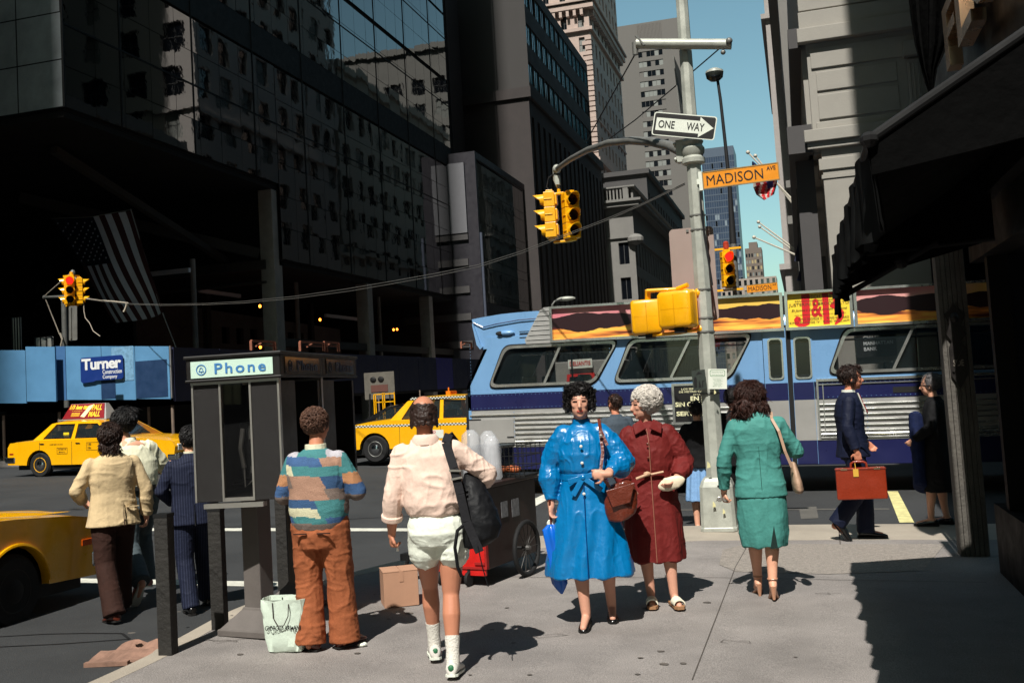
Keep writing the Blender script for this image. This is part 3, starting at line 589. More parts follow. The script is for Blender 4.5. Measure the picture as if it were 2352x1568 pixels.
# grey timber post at the shop corner with a cast plaque
tm = M_('weathered grey timber', (88, 84, 78), rough=.85, var=.35, vs=5, bump=.5, bs=30)
P = thing('timber_post', 'weathered grey timber post with a cast plaque, at the corner of the dark shop', 'post', (1.40, 10.25, gz(1.4)))
b = MB()
for k in range(6): b.box(-.12+.042*k, -.12+.042*k+.039, -.1-.004*(k % 2), .12, 0, 3.15+.01*(k % 3))
b.build('shaft', tm, P, bevel=.004)
b = MB(); b.T = basis((.0, -.105, 1.62), (1, 0, 0), (0, 0, 1)); b.plate([(-.07, .05), (0, -.08), (.075, .05), (.075, .3), (.04, .36), (.09, .42), (.05, .5), (.09, .6), (.03, .66), (.0, .72), (-.03, .66), (-.09, .62), (-.05, .52), (-.09, .44), (-.04, .36), (-.07, .3)], (), .03)
b.bar((-.05, .08, .035), (.06, .3, .035), .02); b.ell((0, .58, .03), (.04, .05, .03), 8); b.build('plaque', M_('tarnished bronze', (44, 40, 38), rough=.5, metal=.5, var=.4, vs=20), P)
b = MB(); b.T = basis((0, -.137, 1.62), (1, 0, 0), (0, 0, 1)); b.text('SIDE', -.045, .045, .13, .19, .005, bold=.02); b.build('lettering', M_('worn metal letters', (130, 122, 112), rough=.5, metal=.4), P)
# ---- awning ----
AW = thing('awning', 'black fabric awning on a metal frame with a ragged hanging valance, above the right pavement', 'awning', (.30, 3.85, 0))
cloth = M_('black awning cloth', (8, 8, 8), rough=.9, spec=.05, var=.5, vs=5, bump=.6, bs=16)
xo, y0, y1, zo, xi, zi = 0, 0, 4.0, 2.58, 1.1, 3.22
b = MB(); n = 26
def aw(i, j, d=0):
    t = i/10; y = y0+(y1-y0)*j/n; sag = -.05*math.sin(math.pi*t)-.025*math.sin(math.pi*((j/n*4) % 1)); return Vector((xo+(xi-xo)*t, y, zo+(zi-zo)*t+sag+d))
b.add([aw(i, j) for j in range(n+1) for i in range(11)]+[aw(i, j, -.02) for j in range(n+1) for i in range(11)], [(j*11+i, j*11+i+1, j*11+i+12, j*11+i+11) for j in range(n) for i in range(10)]+[tuple(k+(n+1)*11 for k in (j*11+i, j*11+i+1, j*11+i+12, j*11+i+11)) for j in range(n) for i in range(10)])
# gable ends
for yy in (y0, y1):
    b.prism([(0, yy, zo-.02), (xi, yy, zi-.02), (xi, yy, 2.62 if yy == y0 else 2.62), (.35, yy, 2.45 if yy == y1 else 2.5), (0, yy, 2.33 if yy == y1 else 2.45)], (0, .02, 0))
b.build('canopy', cloth, AW)
b = MB(); N = 90; rows = 7
def val(j, r):
    y = y0+(y1-y0)*j/N; a = .016*math.sin(j*.9)+.012*math.sin(j*2.1+1); drop = .30+.045*abs(math.sin(j*.42))+.02*math.sin(j*1.7)+(.1 if j > N-6 else 0); return Vector((-.01+a*r/rows*1.6+.02*math.sin(j*.5), y, zo-drop*r/rows))
vv = [val(j, r) for j in range(N+1) for r in range(rows+1)]; q = rows+1
b.add(vv+[v+Vector((.008, 0, 0)) for v in vv], [(j*q+r, j*q+r+1, j*q+r+1+q, j*q+r+q) for j in range(N) for r in range(rows)]+[tuple(k+len(vv) for k in (j*q+r, j*q+r+1, j*q+r+1+q, j*q+r+q)) for j in range(N) for r in range(rows)])
b.build('valance', M_('faded valance cloth', (24, 25, 25), rough=.9, spec=.1, var=.6, vs=9), AW, smooth=180)
b = MB(); b.tube([(0, y0, zo-.01), (0, y1, zo-.01)], .018); b.tube([(0, y1, zo), (xi, y1, 2.62)], .016); b.tube([(.06, y1-.1, 2.3), (.7, y1-.1, 2.62)], .02); b.ell((.45, y1-.1, 2.5), (.05, .05, .05), 8); b.tube([(0, y0, zo), (xi, y0, zi)], .02); b.ell((0, y0, zo), (.035, .05, .03), 8); b.build('frame', blackm, AW)
bo_ = AY(2140, 210, 8.5); BN = thing('hanging_banner', 'dark bunched banner hanging above the awning in front of the bank wall', 'banner', bo_); b = MB(); rows_ = []
for (y_, xa, xb) in ((-260, 2070, 2215), (-120, 2078, 2208), (0, 2088, 2200), (50, 2094, 2190), (100, 2102, 2180), (160, 2118, 2152), (208, 2134, 2144)):
    A_, B_ = AY(xa, y_, 8.5)-bo_, AY(xb, y_, 8.5)-bo_; top_ = [A_.lerp(B_, k/16)+Vector((0, .05*math.sin(k*1.9), 0)) for k in range(17)]; rows_.append(top_+[q+Vector((0, .03, 0)) for q in top_[::-1]])
b.ring(rows_); b.build('cloth', cloth, BN, smooth=50)
# ---- US flag ----
flr = M_('red flag cloth with painted shade', (70, 34, 34), rough=.8, var=.1); flw = M_('dull white flag cloth', (214, 214, 222), rough=.8, var=.1); flb = M_('dark navy flag cloth', (16, 18, 34), rough=.8, var=.1)  # red darkened in its colour for the shade it hangs in
FL = thing('national_flag', 'large striped flag with a star field hanging in the dark of the building site', 'flag', AY(405, 790, 35.5))
tl, tr, bl, br = [AY(x, y, 35.4)-AY(405, 790, 35.5) for x, y in ((118, 502), (298, 482), (262, 742), (375, 716))]
def fp(u, v):   # u across the 13 stripes, v along them (downwards)
    c = tl*(1-u)*(1-v)+tr*u*(1-v)+bl*(1-u)*v+br*u*v; c.z -= .12*math.sin(math.pi*u)*(1-v)+.1*math.sin(math.pi*u)*v; c.y += .14*math.sin(u*7+v*3)+.10*math.sin(v*6+u*2); return c
b = MB()
for s in range(13):
    for j in range(24):
        u0, u1 = s/13, (s+1)/13; v0, v1 = j/24, (j+1)/24
        # union: first seven stripes from the left edge, upper 40 percent
        b.m = 2 if (s < 7 and v0 < .42) else (0 if s % 2 == 0 else 1)
        p = [fp(u0, v0), fp(u1, v0), fp(u1, v1), fp(u0, v1)]; b.add(p+[q+Vector((0, .012, 0)) for q in p], [(0, 1, 2, 3), (4, 5, 6, 7)])
fcl = b.build('cloth', [flr, flw, flb], FL)
b = MB()
for i in range(9):
    for j in range(6 if i % 2 == 0 else 5):
        u = .035+.057*i; v = .045+.072*j+(0 if i % 2 == 0 else .036); c = fp(u, v)+Vector((0, -.02, 0)); r = .055; vs = [c+Vector((math.sin(2*math.pi*k/10)*(r if k % 2 == 0 else r*.42), 0, math.cos(2*math.pi*k/10)*(r if k % 2 == 0 else r*.42))) for k in range(10)]
        b.add([c]+vs, [(0, 1+k, 1+(k+1) % 10) for k in range(10)])
b.build('stars', flw, fcl)
b = MB(); b.tube([(0, 0, -.2), (AY(372, 715, 35.5)-AY(405, 790, 35.5)), (AY(300, 480, 35.5)-AY(405, 790, 35.5))], .022, 6); b.tube([tl, (tl+tr)/2+Vector((0, 0, -.12)), tr], .012, 5); b.build('pole', M_('pale rope', (150, 146, 138), rough=.8), FL)
# ================= street furniture =================
galv = mat('galvanised pole paint', (168, 170, 160), rough=.45, metal=.15, var=.22, vs=6, fine=.08)
galvd = mat('dull grey metal', (112, 112, 108), rough=.5, metal=.3, var=.2, vs=5)
yel = mat('signal yellow paint', (236, 168, 8), rough=.35, var=.1, vs=6, coat=.3, fine=.04)
blk = mat('black paint', (10, 10, 10), rough=.6, var=.2)
redon = mat('lit red lens', (255, 26, 20), var=0, emit=2.2); lensd = mat('dark unlit lens', (26, 10, 8), rough=.25, var=0)
wire = mat('dark cable', (20, 20, 22), rough=.7, var=0); rope = mat('pale hemp rope', (168, 158, 142), rough=.9, var=.2, vs=20)
orange = mat('street sign amber', (222, 138, 18), rough=.45, var=.08, vs=9, fine=.05)
black_l = mat('black sign lettering', (18, 16, 16), rough=.5, var=0)
whites = mat('white sign face', (214, 218, 206), rough=.4, var=.06, vs=8)
def signal_head(parent, loc, ang, h=.86, lit=None, n=3):
    """three-lamp head, lenses face local -Y turned by ang; parented"""
    s = h/3; T = Matrix.Translation(loc) @ Matrix.Rotation(ang, 4, 'Z'); b = MB(); b.T = T
    for k in range(n):
        z = h/2-s*(k+.5); b.cbox((0, 0, z), (s*.98, .19, s*.97)); b.cbox((0, .11, z), (s*.7, .04, s*.7))
        for q in (-1, 1): b.tube([(q*s*.5, -.09, z), (q*s*.5, .05, z)], .014, 6)
    b.cbox((0, 0, h/2+.02), (s*.5, .12, .04)); b.cbox((0, 0, -h/2-.02), (s*.5, .12, .04)); hd = b.build('signal_head', yel, parent, bevel=.018)
    for k in range(n):
        z = h/2-s*(k+.5); b = MB(); b.T = T
        b.lathe([(.001, -.10), (s*.36, -.103), (s*.38, -.09), (.001, -.09)], (0, 0, z), 18, 'y'); o = b.build('lens', redon if lit == k else lensd, hd, smooth=40)
        b = MB(); b.T = T; rg = []
        N = 17
        for d, rr in ((-.095, s*.42), (-.30, s*.40), (-.30, s*.37), (-.095, s*.385)):
            rg.append([Vector((rr*math.cos(a), d*(1 if d > -.2 else (.55+.45*math.sin(max(0, a)) if math.sin(a) > 0 else .55)), z+rr*math.sin(a))) for a in [math.pi*(-.28+1.56*i/N) for i in range(N+1)]])
        b.ring(rg, cap=False, close=False); b.build('visor', yel, hd, smooth=40)
    return hd
# --- main corner pole ---
PX, PYY = -1.03, 11.8; base = Vector((PX, PYY, gz(PX)))
MP = thing('traffic_pole', 'tall grey octagonal signal pole with curved mast arm and scuffed square base', 'pole', base)
top_x = lambda z: 0
b = MB(); b.ring([[Vector((w*sx, w*sy, z)) for sx, sy in ((-1, -.8), (-.8, -1), (.8, -1), (1, -.8), (1, .8), (.8, 1), (-.8, 1), (-1, .8))] for z, w in ((0, .205), (.04, .205), (.05, .198), (.50, .186), (.56, .165), (.60, .135))]); b.build('base', galv, MP, bevel=.006)
b = MB(); b.ring([[Vector((r*math.cos(a), r*math.sin(a), z)) for a in [math.pi/8+math.pi/4*k for k in range(8)]] for z, r in ((.55, .118), (2.2, .10), (4.4, .084), (6.9, .069), (8.2, .063))]); sh = b.build('shaft', galv, MP, bevel=.004)
b = MB()
for z in (1.55, 2.26, 2.42, 2.75, 3.45, 3.62, 5.62, 5.7): rz_ = .121-.0088*z; b.lathe([(rz_-.006, z-.014), (rz_+.004, z-.008), (rz_+.004, z+.008), (rz_-.006, z+.014)], (0, 0, 0), 16)
b.build('strap', galvd, MP, smooth=40)
b = MB(); b.lathe([(.10, 4.22), (.135, 4.24), (.135, 4.29), (.112, 4.32), (.135, 4.36), (.138, 4.41), (.112, 4.45), (.132, 4.49), (.10, 4.53)], (0, 0, 0), 20); b.cbox((-.14, .02, 4.4), (.1, .12, .26)); [b.ell((-.2, -.06+.12*k, 4.3+.18*j), (.02, .02, .02), 6) for k in (0, 1) for j in (0, 1)]; b.build('arm_clamp', galv, MP, smooth=35)
LO = lambda p: p-base
armpts = [AY(1572, 352, 11.85), AY(1540, 336, 12.15), AY(1497, 326, 12.6), AY(1450, 323, 13.2), AY(1400, 328, 14.0), AY(1350, 345, 15.0), AY(1310, 366, 16.0), AY(1279, 388, 16.9)]
arm = [LO(p) for p in curve([tuple(p) for p in armpts], 4)] if False else [LO(p) for p in armpts]
b = MB(); b.tube(arm, [.062, .06, .058, .056, .052, .05, .047, .045], 12); b.build('mast_arm', galvd, MP, smooth=60)
b = MB(); e = arm[-1]; b.tube([e+Vector((-.05, 0, 0)), e+Vector((-.06, .05, -.18)), e+Vector((0, .05, -.34))], .03, 8); b.ell(e, (.08, .08, .08), 8); b.cbox(e+Vector((0, .02, -.2)), (.07, .1, .16)); b.build('hanger', galv, MP, smooth=60)
b = MB(); b.tube([e+Vector((.1, 0, 0)), e+Vector((-.16, 0, -.14)), e+Vector((-.2, 0, -.3)), e+Vector((-.1, 0, -.44))], .012, 6); b.build('cable', wire, MP)
tb0, tb1 = LO(AY(1462, 101, 11.66)), LO(AY(1680, 102, 11.66)); b = MB(); b.tube([tb0, tb1], .062, 14); b.build('top_bar', galv, MP, smooth=50)
b = MB(); b.tube([tb0+Vector((.0, -.02, .09)), tb0+Vector((.1, -.08, -.06))], .014, 6); b.tube([tb0+Vector((-.02, .0, .02)), tb0+Vector((-.02, 0, -.13))], .035, 8); b.ell(tb1+Vector((-.02, -.07, .02)), (.04, .03, .04), 8); b.ell(tb1+Vector((-.1, 0, -.08)), (.03, .03, .03), 6); b.build('bracket', galvd, MP, smooth=50)
b = MB(); b.tube([LO(AY(1466, 112, 11.7)), LO(AY(1345, 328, 15.1))], .009, 6); b.tube([LO(AY(1655, 110, 11.7)), LO(AY(1585, 170, 12.2)), LO(AY(1460, 275, 13.6)), LO(AY(1385, 330, 14.3))], .009, 6); b.build('guy_wire', wire, MP)
b = MB(); b.tube([LO(AY(1608, 440, 11.6)), LO(AY(1612, 500, 11.6)), LO(AY(1622, 560, 11.62)), LO(AY(1636, 655, 11.62))], .012, 6); b.build('cable', wire, MP)
# blade-on second sign seen edge-on + fin
b = MB(); p0, p1 = LO(AY(1545, 128, 11.9)), LO(AY(1561, 262, 11.9)); b.prism([p0, p0+Vector((.05, .45, -.15)), p1+Vector((.06, .45, .12)), p1], (.012, 0, 0)); b.build('edge_on_sign', galvd, MP)
# hanging signal
hs = thing('traffic_signal', 'yellow traffic signal cluster hanging from the end of the curved mast arm', 'traffic light', base+e+Vector((0, .05, -.34)))
signal_head(hs, (-.16, -.05, -.46), YAW+R(-100), .80); signal_head(hs, (.19, -.02, -.50), YAW+R(18), .80, lit=None)
b = MB(); b.tube([(0, 0, 0), (0, 0, -.1)], .035, 8); b.cbox((0.02, 0, -.09), (.5, .09, .045)); b.cbox((.02, 0, -.93), (.34, .07, .04)); b.build('bracket', yel, hs, bevel=.01)
# pedestrian signals (backs towards us)
pg = thing('pedestrian_signal', 'pair of yellow pedestrian signal boxes seen from behind, bracketed to the grey pole', 'pedestrian signal', base+Vector((-.12, 0, 2.55)))
LP = lambda p: p-(base+Vector((-.12, 0, 2.55)))
dont = mat('lit DONT WALK lettering', (255, 60, 40), var=0, emit=1.5)
for (xa, ya, xb, yb, Y, an) in ((1450, 688, 1522, 768, 11.85, 6), (1514, 668, 1598, 753, 11.62, -12)):
    A0 = LP(AY(xa, (ya+yb)/2, Y)); B0 = LP(AY(xb, (ya+yb)/2, Y)); c = (A0+B0)/2; w = (B0-A0).length; h = (LP(AY((xa+xb)/2, ya, Y))-LP(AY((xa+xb)/2, yb, Y))).length
    b = MB(); b.T = Matrix.Translation(c) @ Matrix.Rotation(R(an), 4, 'Z')
    rg = []
    for y, s in ((-.13, .80), (-.115, .93), (-.05, 1), (.06, 1), (.06, 1.03), (.09, 1.03)):
        rg.append([Vector((w/2*s*sx, y, h/2*s*sz)) for sx, sz in ((-.86, -1), (.86, -1), (1, -.86), (1, .86), (.86, 1), (-.86, 1), (-1, .86), (-1, -.86))])
    b.ring(rg); b.cbox((0, -.105, 0), (.012, .05, h*.84)); b.cbox((0, -.105, 0), (w*.84, .05, .012)); hb = b.build('housing', yel, pg, bevel=.012, smooth=50)
    b = MB(); b.T = Matrix.Translation(c) @ Matrix.Rotation(R(an), 4, 'Z'); b.cbox((-.02, .14, -h/2-.0), (w*.55, .2, .03)); b.cbox((.03, -.02, -h/2-.03), (.12, .1, .06)); b.build('visor', blk, hb)
    b = MB(); b.T = Matrix.Translation(c) @ Matrix.Rotation(R(an+180), 4, 'Z') @ basis((0, -.094, 0), (1, 0, 0), (0, 0, 1)); b.text('DONT', -w*.36, w*.36, .03, .14, .004, bold=.02); b.text('WALK', -w*.36, w*.36, -.13, -.03, .004, bold=.02); b.build('lettering', dont, hb)
b = MB(); b.tube([LP(AY(1486, 668, 11.75)), LP(AY(1560, 664, 11.72)), LP(AY(1602, 672, 11.78))], .024, 10); b.tube([LP(AY(1555, 664, 11.66)), LP(AY(1580, 654, 11.6))], .028, 8); b.tube([LP(AY(1488, 666, 11.78)), LP(AY(1488, 690, 11.82))], .035, 8)
b.tube([LP(AY(1500, 770, 11.8)), LP(AY(1560, 764, 11.75)), LP(AY(1608, 755, 11.8))], .022, 8); b.ell(LP(AY(1604, 673, 11.75)), (.05, .05, .06), 8); b.ell(LP(AY(1610, 755, 11.75)), (.05, .05, .05), 8); b.build('bracket', yel, pg, smooth=50)
# signs on the pole
def flat_sign(name, label, cat, corners, Y, facem, th=.006, dY=0):
    """corners: TL TR BR BL picture points on plane Y (right end may come nearer by dY)"""
    P = [AY(x, y, Y+(dY if i in (1, 2) else 0)) for i, (x, y) in enumerate(corners)]; o = P[3]; u = P[2]-P[3]; v = P[0]-P[3]; w, h = u.length, v.length
    t = thing(name, label, cat, o); T = basis((0, 0, 0), u, v); return t, T, w, h
def rrect(x0, x1, y0, y1, r, n=4):
    out = []
    for cx, cy, a0 in ((x1-r, y0+r, -90), (x1-r, y1-r, 0), (x0+r, y1-r, 90), (x0+r, y0+r, 180)): out += [(cx+r*math.cos(R(a0+90*k/n)), cy+r*math.sin(R(a0+90*k/n))) for k in range(n+1)]
    return out
t, T, w, h = flat_sign('one_way_sign', 'black and white one way sign with arrow pointing right, on the grey signal pole', 'sign', [(1506, 257), (1654, 272), (1640, 323), (1496, 310)], 11.62, whites)
b = MB(); b.T = T; b.plate(rrect(0, w, 0, h, .03), (), .004); b.build('board', whites, t)
b = MB(); b.T = T @ Matrix.Translation((0, 0, .004)); b.plate(rrect(.012, w-.012, .012, h-.012, .024), (), .002); b.build('border_panel', black_l, t)
b = MB(); b.T = T @ Matrix.Translation((0, 0, .006)); b.plate([(.05*w, .22*h), (.74*w, .22*h), (.74*w, .07*h), (.965*w, .5*h), (.74*w, .93*h), (.74*w, .76*h), (.05*w, .76*h)], (), .002); b.build('arrow', whites, t)
b = MB(); b.T = T @ Matrix.Translation((0, 0, .009)); b.text('ONE', .09*w, .35*w, .33*h, .66*h, .002, bold=.012); b.text('WAY', .54*w, .82*w, .33*h, .66*h, .002, bold=.012); b.build('lettering', black_l, t)
b = MB(); b.T = T; b.cbox((w*.33, h*.85, -.03), (.02, .1, .05)); b.cbox((w*.5, h*.1, -.03), (.03, .03, .06)); b.build('bolt', galvd, t)
def street_name(corners, Y, label, dY=0):
    t, T, w, h = flat_sign('street_sign', label, 'sign', corners, Y, orange, dY=dY)
    b = MB(); b.T = T; b.box(0, w, 0, h, 0, .012); b.build('board', orange, t)
    b = MB(); b.T = T
    for a in ((0, w, -.012, 0), (0, w, h, h+.012), (-.012, 0, -.012, h+.012), (w, w+.012, -.012, h+.012)): b.box(a[0], a[1], a[2], a[3], -.004, .016)
    b.build('rim', mat('sign rim', (150, 120, 70), rough=.5), t)
    b = MB(); b.T = T @ Matrix.Translation((0, 0, .012)); b.text('MADISON', .04*w, .80*w, .14*h, .80*h, .003, bold=.0); b.text('AVE', .85*w, .97*w, .62*h, .88*h, .003, bold=.015); b.build('lettering', black_l, t)
    return t, T, w, h
t, T, w, h = street_name([(1617, 398), (1787, 377), (1789, 411), (1618, 433)], 11.7, 'near amber Madison Ave street name sign on the grey signal pole')
b = MB(); b.T = T; b.box(-.055, -.014, -.02, h+.02, -.02, .02); b.cbox((-.06, h*.5, -.03), (.04, .06, .06)); b.build('bracket', whites, t)
street_name([(1716, 656), (1785, 652), (1786, 665), (1717, 672)], 25.0, 'small far amber Madison Ave street name sign just above the bus roof adverts')
# blank backs of big signs
t, T, w, h = flat_sign('blank_sign', 'blank back of a large rounded pinkish grey sign behind the signal pole', 'sign', [(1538, 528), (1645, 525), (1652, 735), (1550, 742)], 12.05, galvd)
b = MB(); b.T = T; b.plate(rrect(0, w, 0, h, .05), (), .008); b.build('board', mat('sign back', (150, 132, 124), rough=.6, var=.1, vs=2), t)
b = MB(); b.T = T; b.cbox((w*.42, h*.97, .012), (.03, .03, .02)); b.cbox((w*.8, h*.5, -.03), (.08, h, .05)); b.build('mount', galvd, t)
t, T, w, h = flat_sign('no_parking_notice', 'white posted notice with green lettering wrapped on the signal pole', 'notice', [(1624, 847), (1668, 845), (1670, 893), (1627, 893)], 11.6, whites)
b = MB(); b.T = T; b.box(0, w, 0, h, 0, .004); b.build('board', whites, t)
grn = mat('green print', (60, 120, 70), rough=.6, var=0)
b = MB(); b.T = T @ Matrix.Translation((0, 0, .004)); b.plate(rrect(.02, w-.02, h*.62, h*.94, .02), [rrect(.025, w-.025, h*.64, h*.92, .018)], .001)
for i, s in enumerate(('Central Park South', 'Shuttle Bus Excluded')): b.text(s, .04, w-.04, h*(.80-.13*i), h*(.86-.13*i), .001)
for i in range(7): b.text(('No Standing Any Time', 'Bus Stop', 'Tow Away Zone', 'Tues to Friday', 'Except Sunday', 'Dept of Traffic', '8am 6pm')[i], .05+.01*(i % 3), w-.05-.015*(i % 2), h*(.50-.065*i), h*(.54-.065*i), .001)
b.build('lettering', grn, t)
t, T, w, h = flat_sign('poster', 'dark handmade poster beside the white notice on the signal pole', 'poster', [(1589, 851), (1622, 848), (1624, 893), (1593, 896)], 11.64, whites)
b = MB(); b.T = T; b.box(0, w, 0, h, 0, .004); b.build('board', mat('dark grey green paper', (44, 52, 46), rough=.8, var=.3, vs=20), t)
b = MB(); b.T = T @ Matrix.Translation((0, 0, .004)); b.plate([(.08*w, .1*h), (.3*w, .12*h), (.34*w, .6*h), (.2*w, .7*h), (.1*w, .5*h)], (), .001); b.plate([(.4*w, .1*h), (.5*w, .5*h), (.62*w, .1*h)], (), .001); b.plate([(.3*w, .75*h), (.5*w, .92*h), (.8*w, .8*h), (.55*w, .78*h)], (), .001); b.plate([(.66*w, .1*h), (.72*w, .44*h), (.92*w, .44*h), (.78*w, .38*h), (.74*w, .1*h)], (), .001); b.build('print', blk, t)
b = MB()
stick = mat('torn paper remnant', (206, 200, 150), rough=.8, var=.2)
for (x, y, s) in ((1640, 905, .05), (1624, 1075, .08), (1660, 1180, .06), (1637, 1165, .07), (1655, 1020, .03)):
    p = LO(AY(x, y, 11.56 if y < 1100 else 11.565)); b.prism([p, p+Vector((s*.5, 0, .01)), p+Vector((s*.45, 0, s*.6)), p+Vector((s*.1, 0, s))], (0, .004, 0))
b.build('paper_scrap', stick, MP)
# --- far lamp post with mast ---
LPb = AY(1690, 660, 25.0); LPb.z = gz(LPb.x)
lamp = thing('street_lamp', 'tall thin street lamp with a bowl head standing behind the bus', 'street lamp', LPb)
L2 = lambda p: p-LPb
b = MB(); b.tube([Vector((0, 0, 0)), L2(AY(1690, 660, 25)), L2(AY(1684, 560, 25))], [.12, .085, .08], 10); b.build('post', galvd, lamp, smooth=50)
b = MB(); b.tube([L2(AY(1684, 560, 25)), L2(AY(1676, 430, 25)), L2(AY(1667, 340, 25)), L2(AY(1655, 230, 25)), L2(AY(1648, 182, 25))], [.085, .05, .042, .038, .035], 8); b.build('mast', wire, lamp, smooth=50)
hc = L2(AY(1641, 170, 25)); b = MB(); b.lathe([(.001, -.2), (.12, -.17), (.2, -.1), (.22, .02), (.001, .02)], hc, 16); b.m = 1; b.lathe([(.225, .02), (.215, .07), (.1, .13), (.001, .14)], hc, 16); b.build('lamp_head', [mat('dark glass bowl', (50, 54, 50), rough=.2), galv], lamp, smooth=40)
b = MB(); b.tube([L2(AY(1685, 655, 25)), L2(AY(1689, 630, 25)), L2(AY(1678, 610, 25)), L2(AY(1655, 606, 25))], .02, 6); b.build('bracket', galvd, lamp)
s2c = AY(1671, 618, 24.7); s2 = thing('traffic_signal', 'far traffic signal showing red, standing behind the grey pole above the bus', 'traffic light', s2c)
signal_head(s2, (0, 0, 0), YAW+R(8), .86, lit=0)
b = MB(); b.cbox((-.02, .06, .5), (.75, .05, .05)); b.cbox((-.04, .06, -.5), (.75, .05, .05)); b.cbox((-.35, .06, 0), (.04, .04, .95)); b.build('frame', yel, s2)
b = MB(); b.tube([(0, .06, .5), (0, .06, .62)], .07, 10); b.ell((0, .06, .64), (.07, .07, .05), 8); b.build('beacon', mat('red beacon', (170, 60, 40), rough=.4), s2)
# --- left far signal ---
fb = AY(150, 800, 27.6); fb.z = gz(fb.x)
fp_ = thing('traffic_pole', 'short grey signal pole with a cross arm at the far left', 'pole', fb); L3 = lambda p: p-fb
b = MB(); b.tube([(0, 0, 0), L3(AY(150, 800, 27.6)), L3(AY(147, 690, 27.6)), L3(AY(165, 622, 27.6))][:3], .09, 10); b.tube([L3(AY(162, 700, 27.6)), L3(AY(167, 628, 27.6))], .06, 8); b.ell(L3(AY(167, 628, 27.6)), (.09, .09, .13), 8); b.build('shaft', galvd, fp_, smooth=50)
b = MB(); b.tube([L3(AY(100, 683, 27.6)), L3(AY(150, 681, 27.6))], .05, 8); b.ell(L3(AY(102, 683, 27.6)), (.07, .07, .08), 8); b.build('cross_arm', galvd, fp_, smooth=50)
b = MB(); 
for (a, c) in (((105, 688), (137, 768)), ((102, 680), (165, 625)), ((170, 630), (195, 690))): b.tube([L3(AY(*a, 27.6)), L3(AY(*c, 27.6))], .018, 5)
b.tube([L3(AY(x, y, 27.4)) for x, y in ((192, 690), (193, 715), (196, 730), (206, 742), (214, 760), (230, 772))], .014, 5); b.tube([L3(AY(x, y, 27.4)) for x, y in ((138, 765), (143, 780), (139, 800))], .03, 5); b.build('cable', rope, fp_)
s3c = AY(165, 668, 27.3); s3 = thing('traffic_signal', 'left far traffic signal cluster showing red, in front of the striped flag', 'traffic light', s3c)
signal_head(s3, (.06, -.16, 0), YAW+R(22), .90, lit=0); signal_head(s3, (-.16, .02, 0), YAW+R(-78), .90); signal_head(s3, (.22, .1, -.02), YAW+R(110), .84)
b = MB(); b.cbox((0, 0, .48), (.4, .3, .05)); b.cbox((0, 0, -.48), (.3, .25, .05)); b.tube([(0, 0, .45), (0, 0, .62)], .05, 8); b.build('bracket', yel, s3)
t, T, w, h = flat_sign('blank_sign', 'small blank grey sign back below the left far traffic signal', 'sign', [(160, 703), (177, 703), (178, 781), (159, 782)], 24.1, galvd); b = MB(); b.T = T; b.plate(rrect(0, w, 0, h, .04), (), .01); b.build('board', galvd, t); b = MB(); b.T = T; b.cbox((w*.3, h*.5, .03), (.05, h*.9, .03)); b.build('mount', galvd, t)
# ropes from the left signal to the right pole
b = MB(); 
def wirept(l, Y0, Y1, r, m, label):
    P = [AY(x, y, Y0+(Y1-Y0)*i/(len(l)-1)) for i, (x, y) in enumerate(l)]; b = MB(); b.tube([p-P[0] for p in P], r, 5); o = b.build('rope', m, None, smooth=60); o.location = P[0]; return tag(o, label, 'rope')
wirept([(195, 685), (250, 692), (300, 697), (370, 699), (470, 697), (560, 692), (680, 680), (800, 663), (900, 646), (1000, 628), (1100, 608), (1200, 576), (1300, 538), (1400, 500), (1480, 466), (1573, 421)], 27, 12, .0055, mat('grey rope', (92, 90, 86), rough=.9), 'upper of two thin ropes sagging from the left signal to the corner pole')
wirept([(195, 687), (250, 694), (300, 699), (370, 701.5), (470, 700), (560, 696), (680, 685), (800, 669), (900, 652), (1000, 634), (1100, 613), (1200, 581), (1300, 542), (1400, 504), (1480, 469), (1573, 424)], 27, 12, .0055, mat('grey rope', (92, 90, 86)), 'lower of two thin ropes sagging from the left signal to the corner pole')
b = MB(); P0 = AY(200, 686, 26.8); b.tube([AY(x, y, 26.8)-P0 for x, y in ((200, 686), (230, 690), (262, 692), (295, 696))], .022, 5); b.tube([AY(x, y, 26.8)-P0 for x, y in ((292, 694), (290, 704), (287, 712), (284, 716))], .035, 5); o = b.build('rope', rope, None, smooth=60); o.location = P0; tag(o, 'thick frayed end of pale rope knotted beside the left signal', 'rope')
# cobra lamp behind the bus
cb = AX(1268, 700, -11.5); cb.z = gz(-11.5); t = thing('street_lamp', 'small curved-arm street lamp peeping over the bus roof', 'street lamp', cb); Lc = lambda p: p-cb
b = MB(); b.tube([(0, 0, 0), Lc(AX(1268, 700, -11.5)), Lc(AX(1274, 692, -11.4)), Lc(AX(1290, 687, -11.2))], .05, 6); b.build('post', galvd, t); b = MB(); b.ell(Lc(AX(1300, 686, -11.1)), (.5, .2, .12), 8); b.build('lamp_head', galv, t, smooth=60)
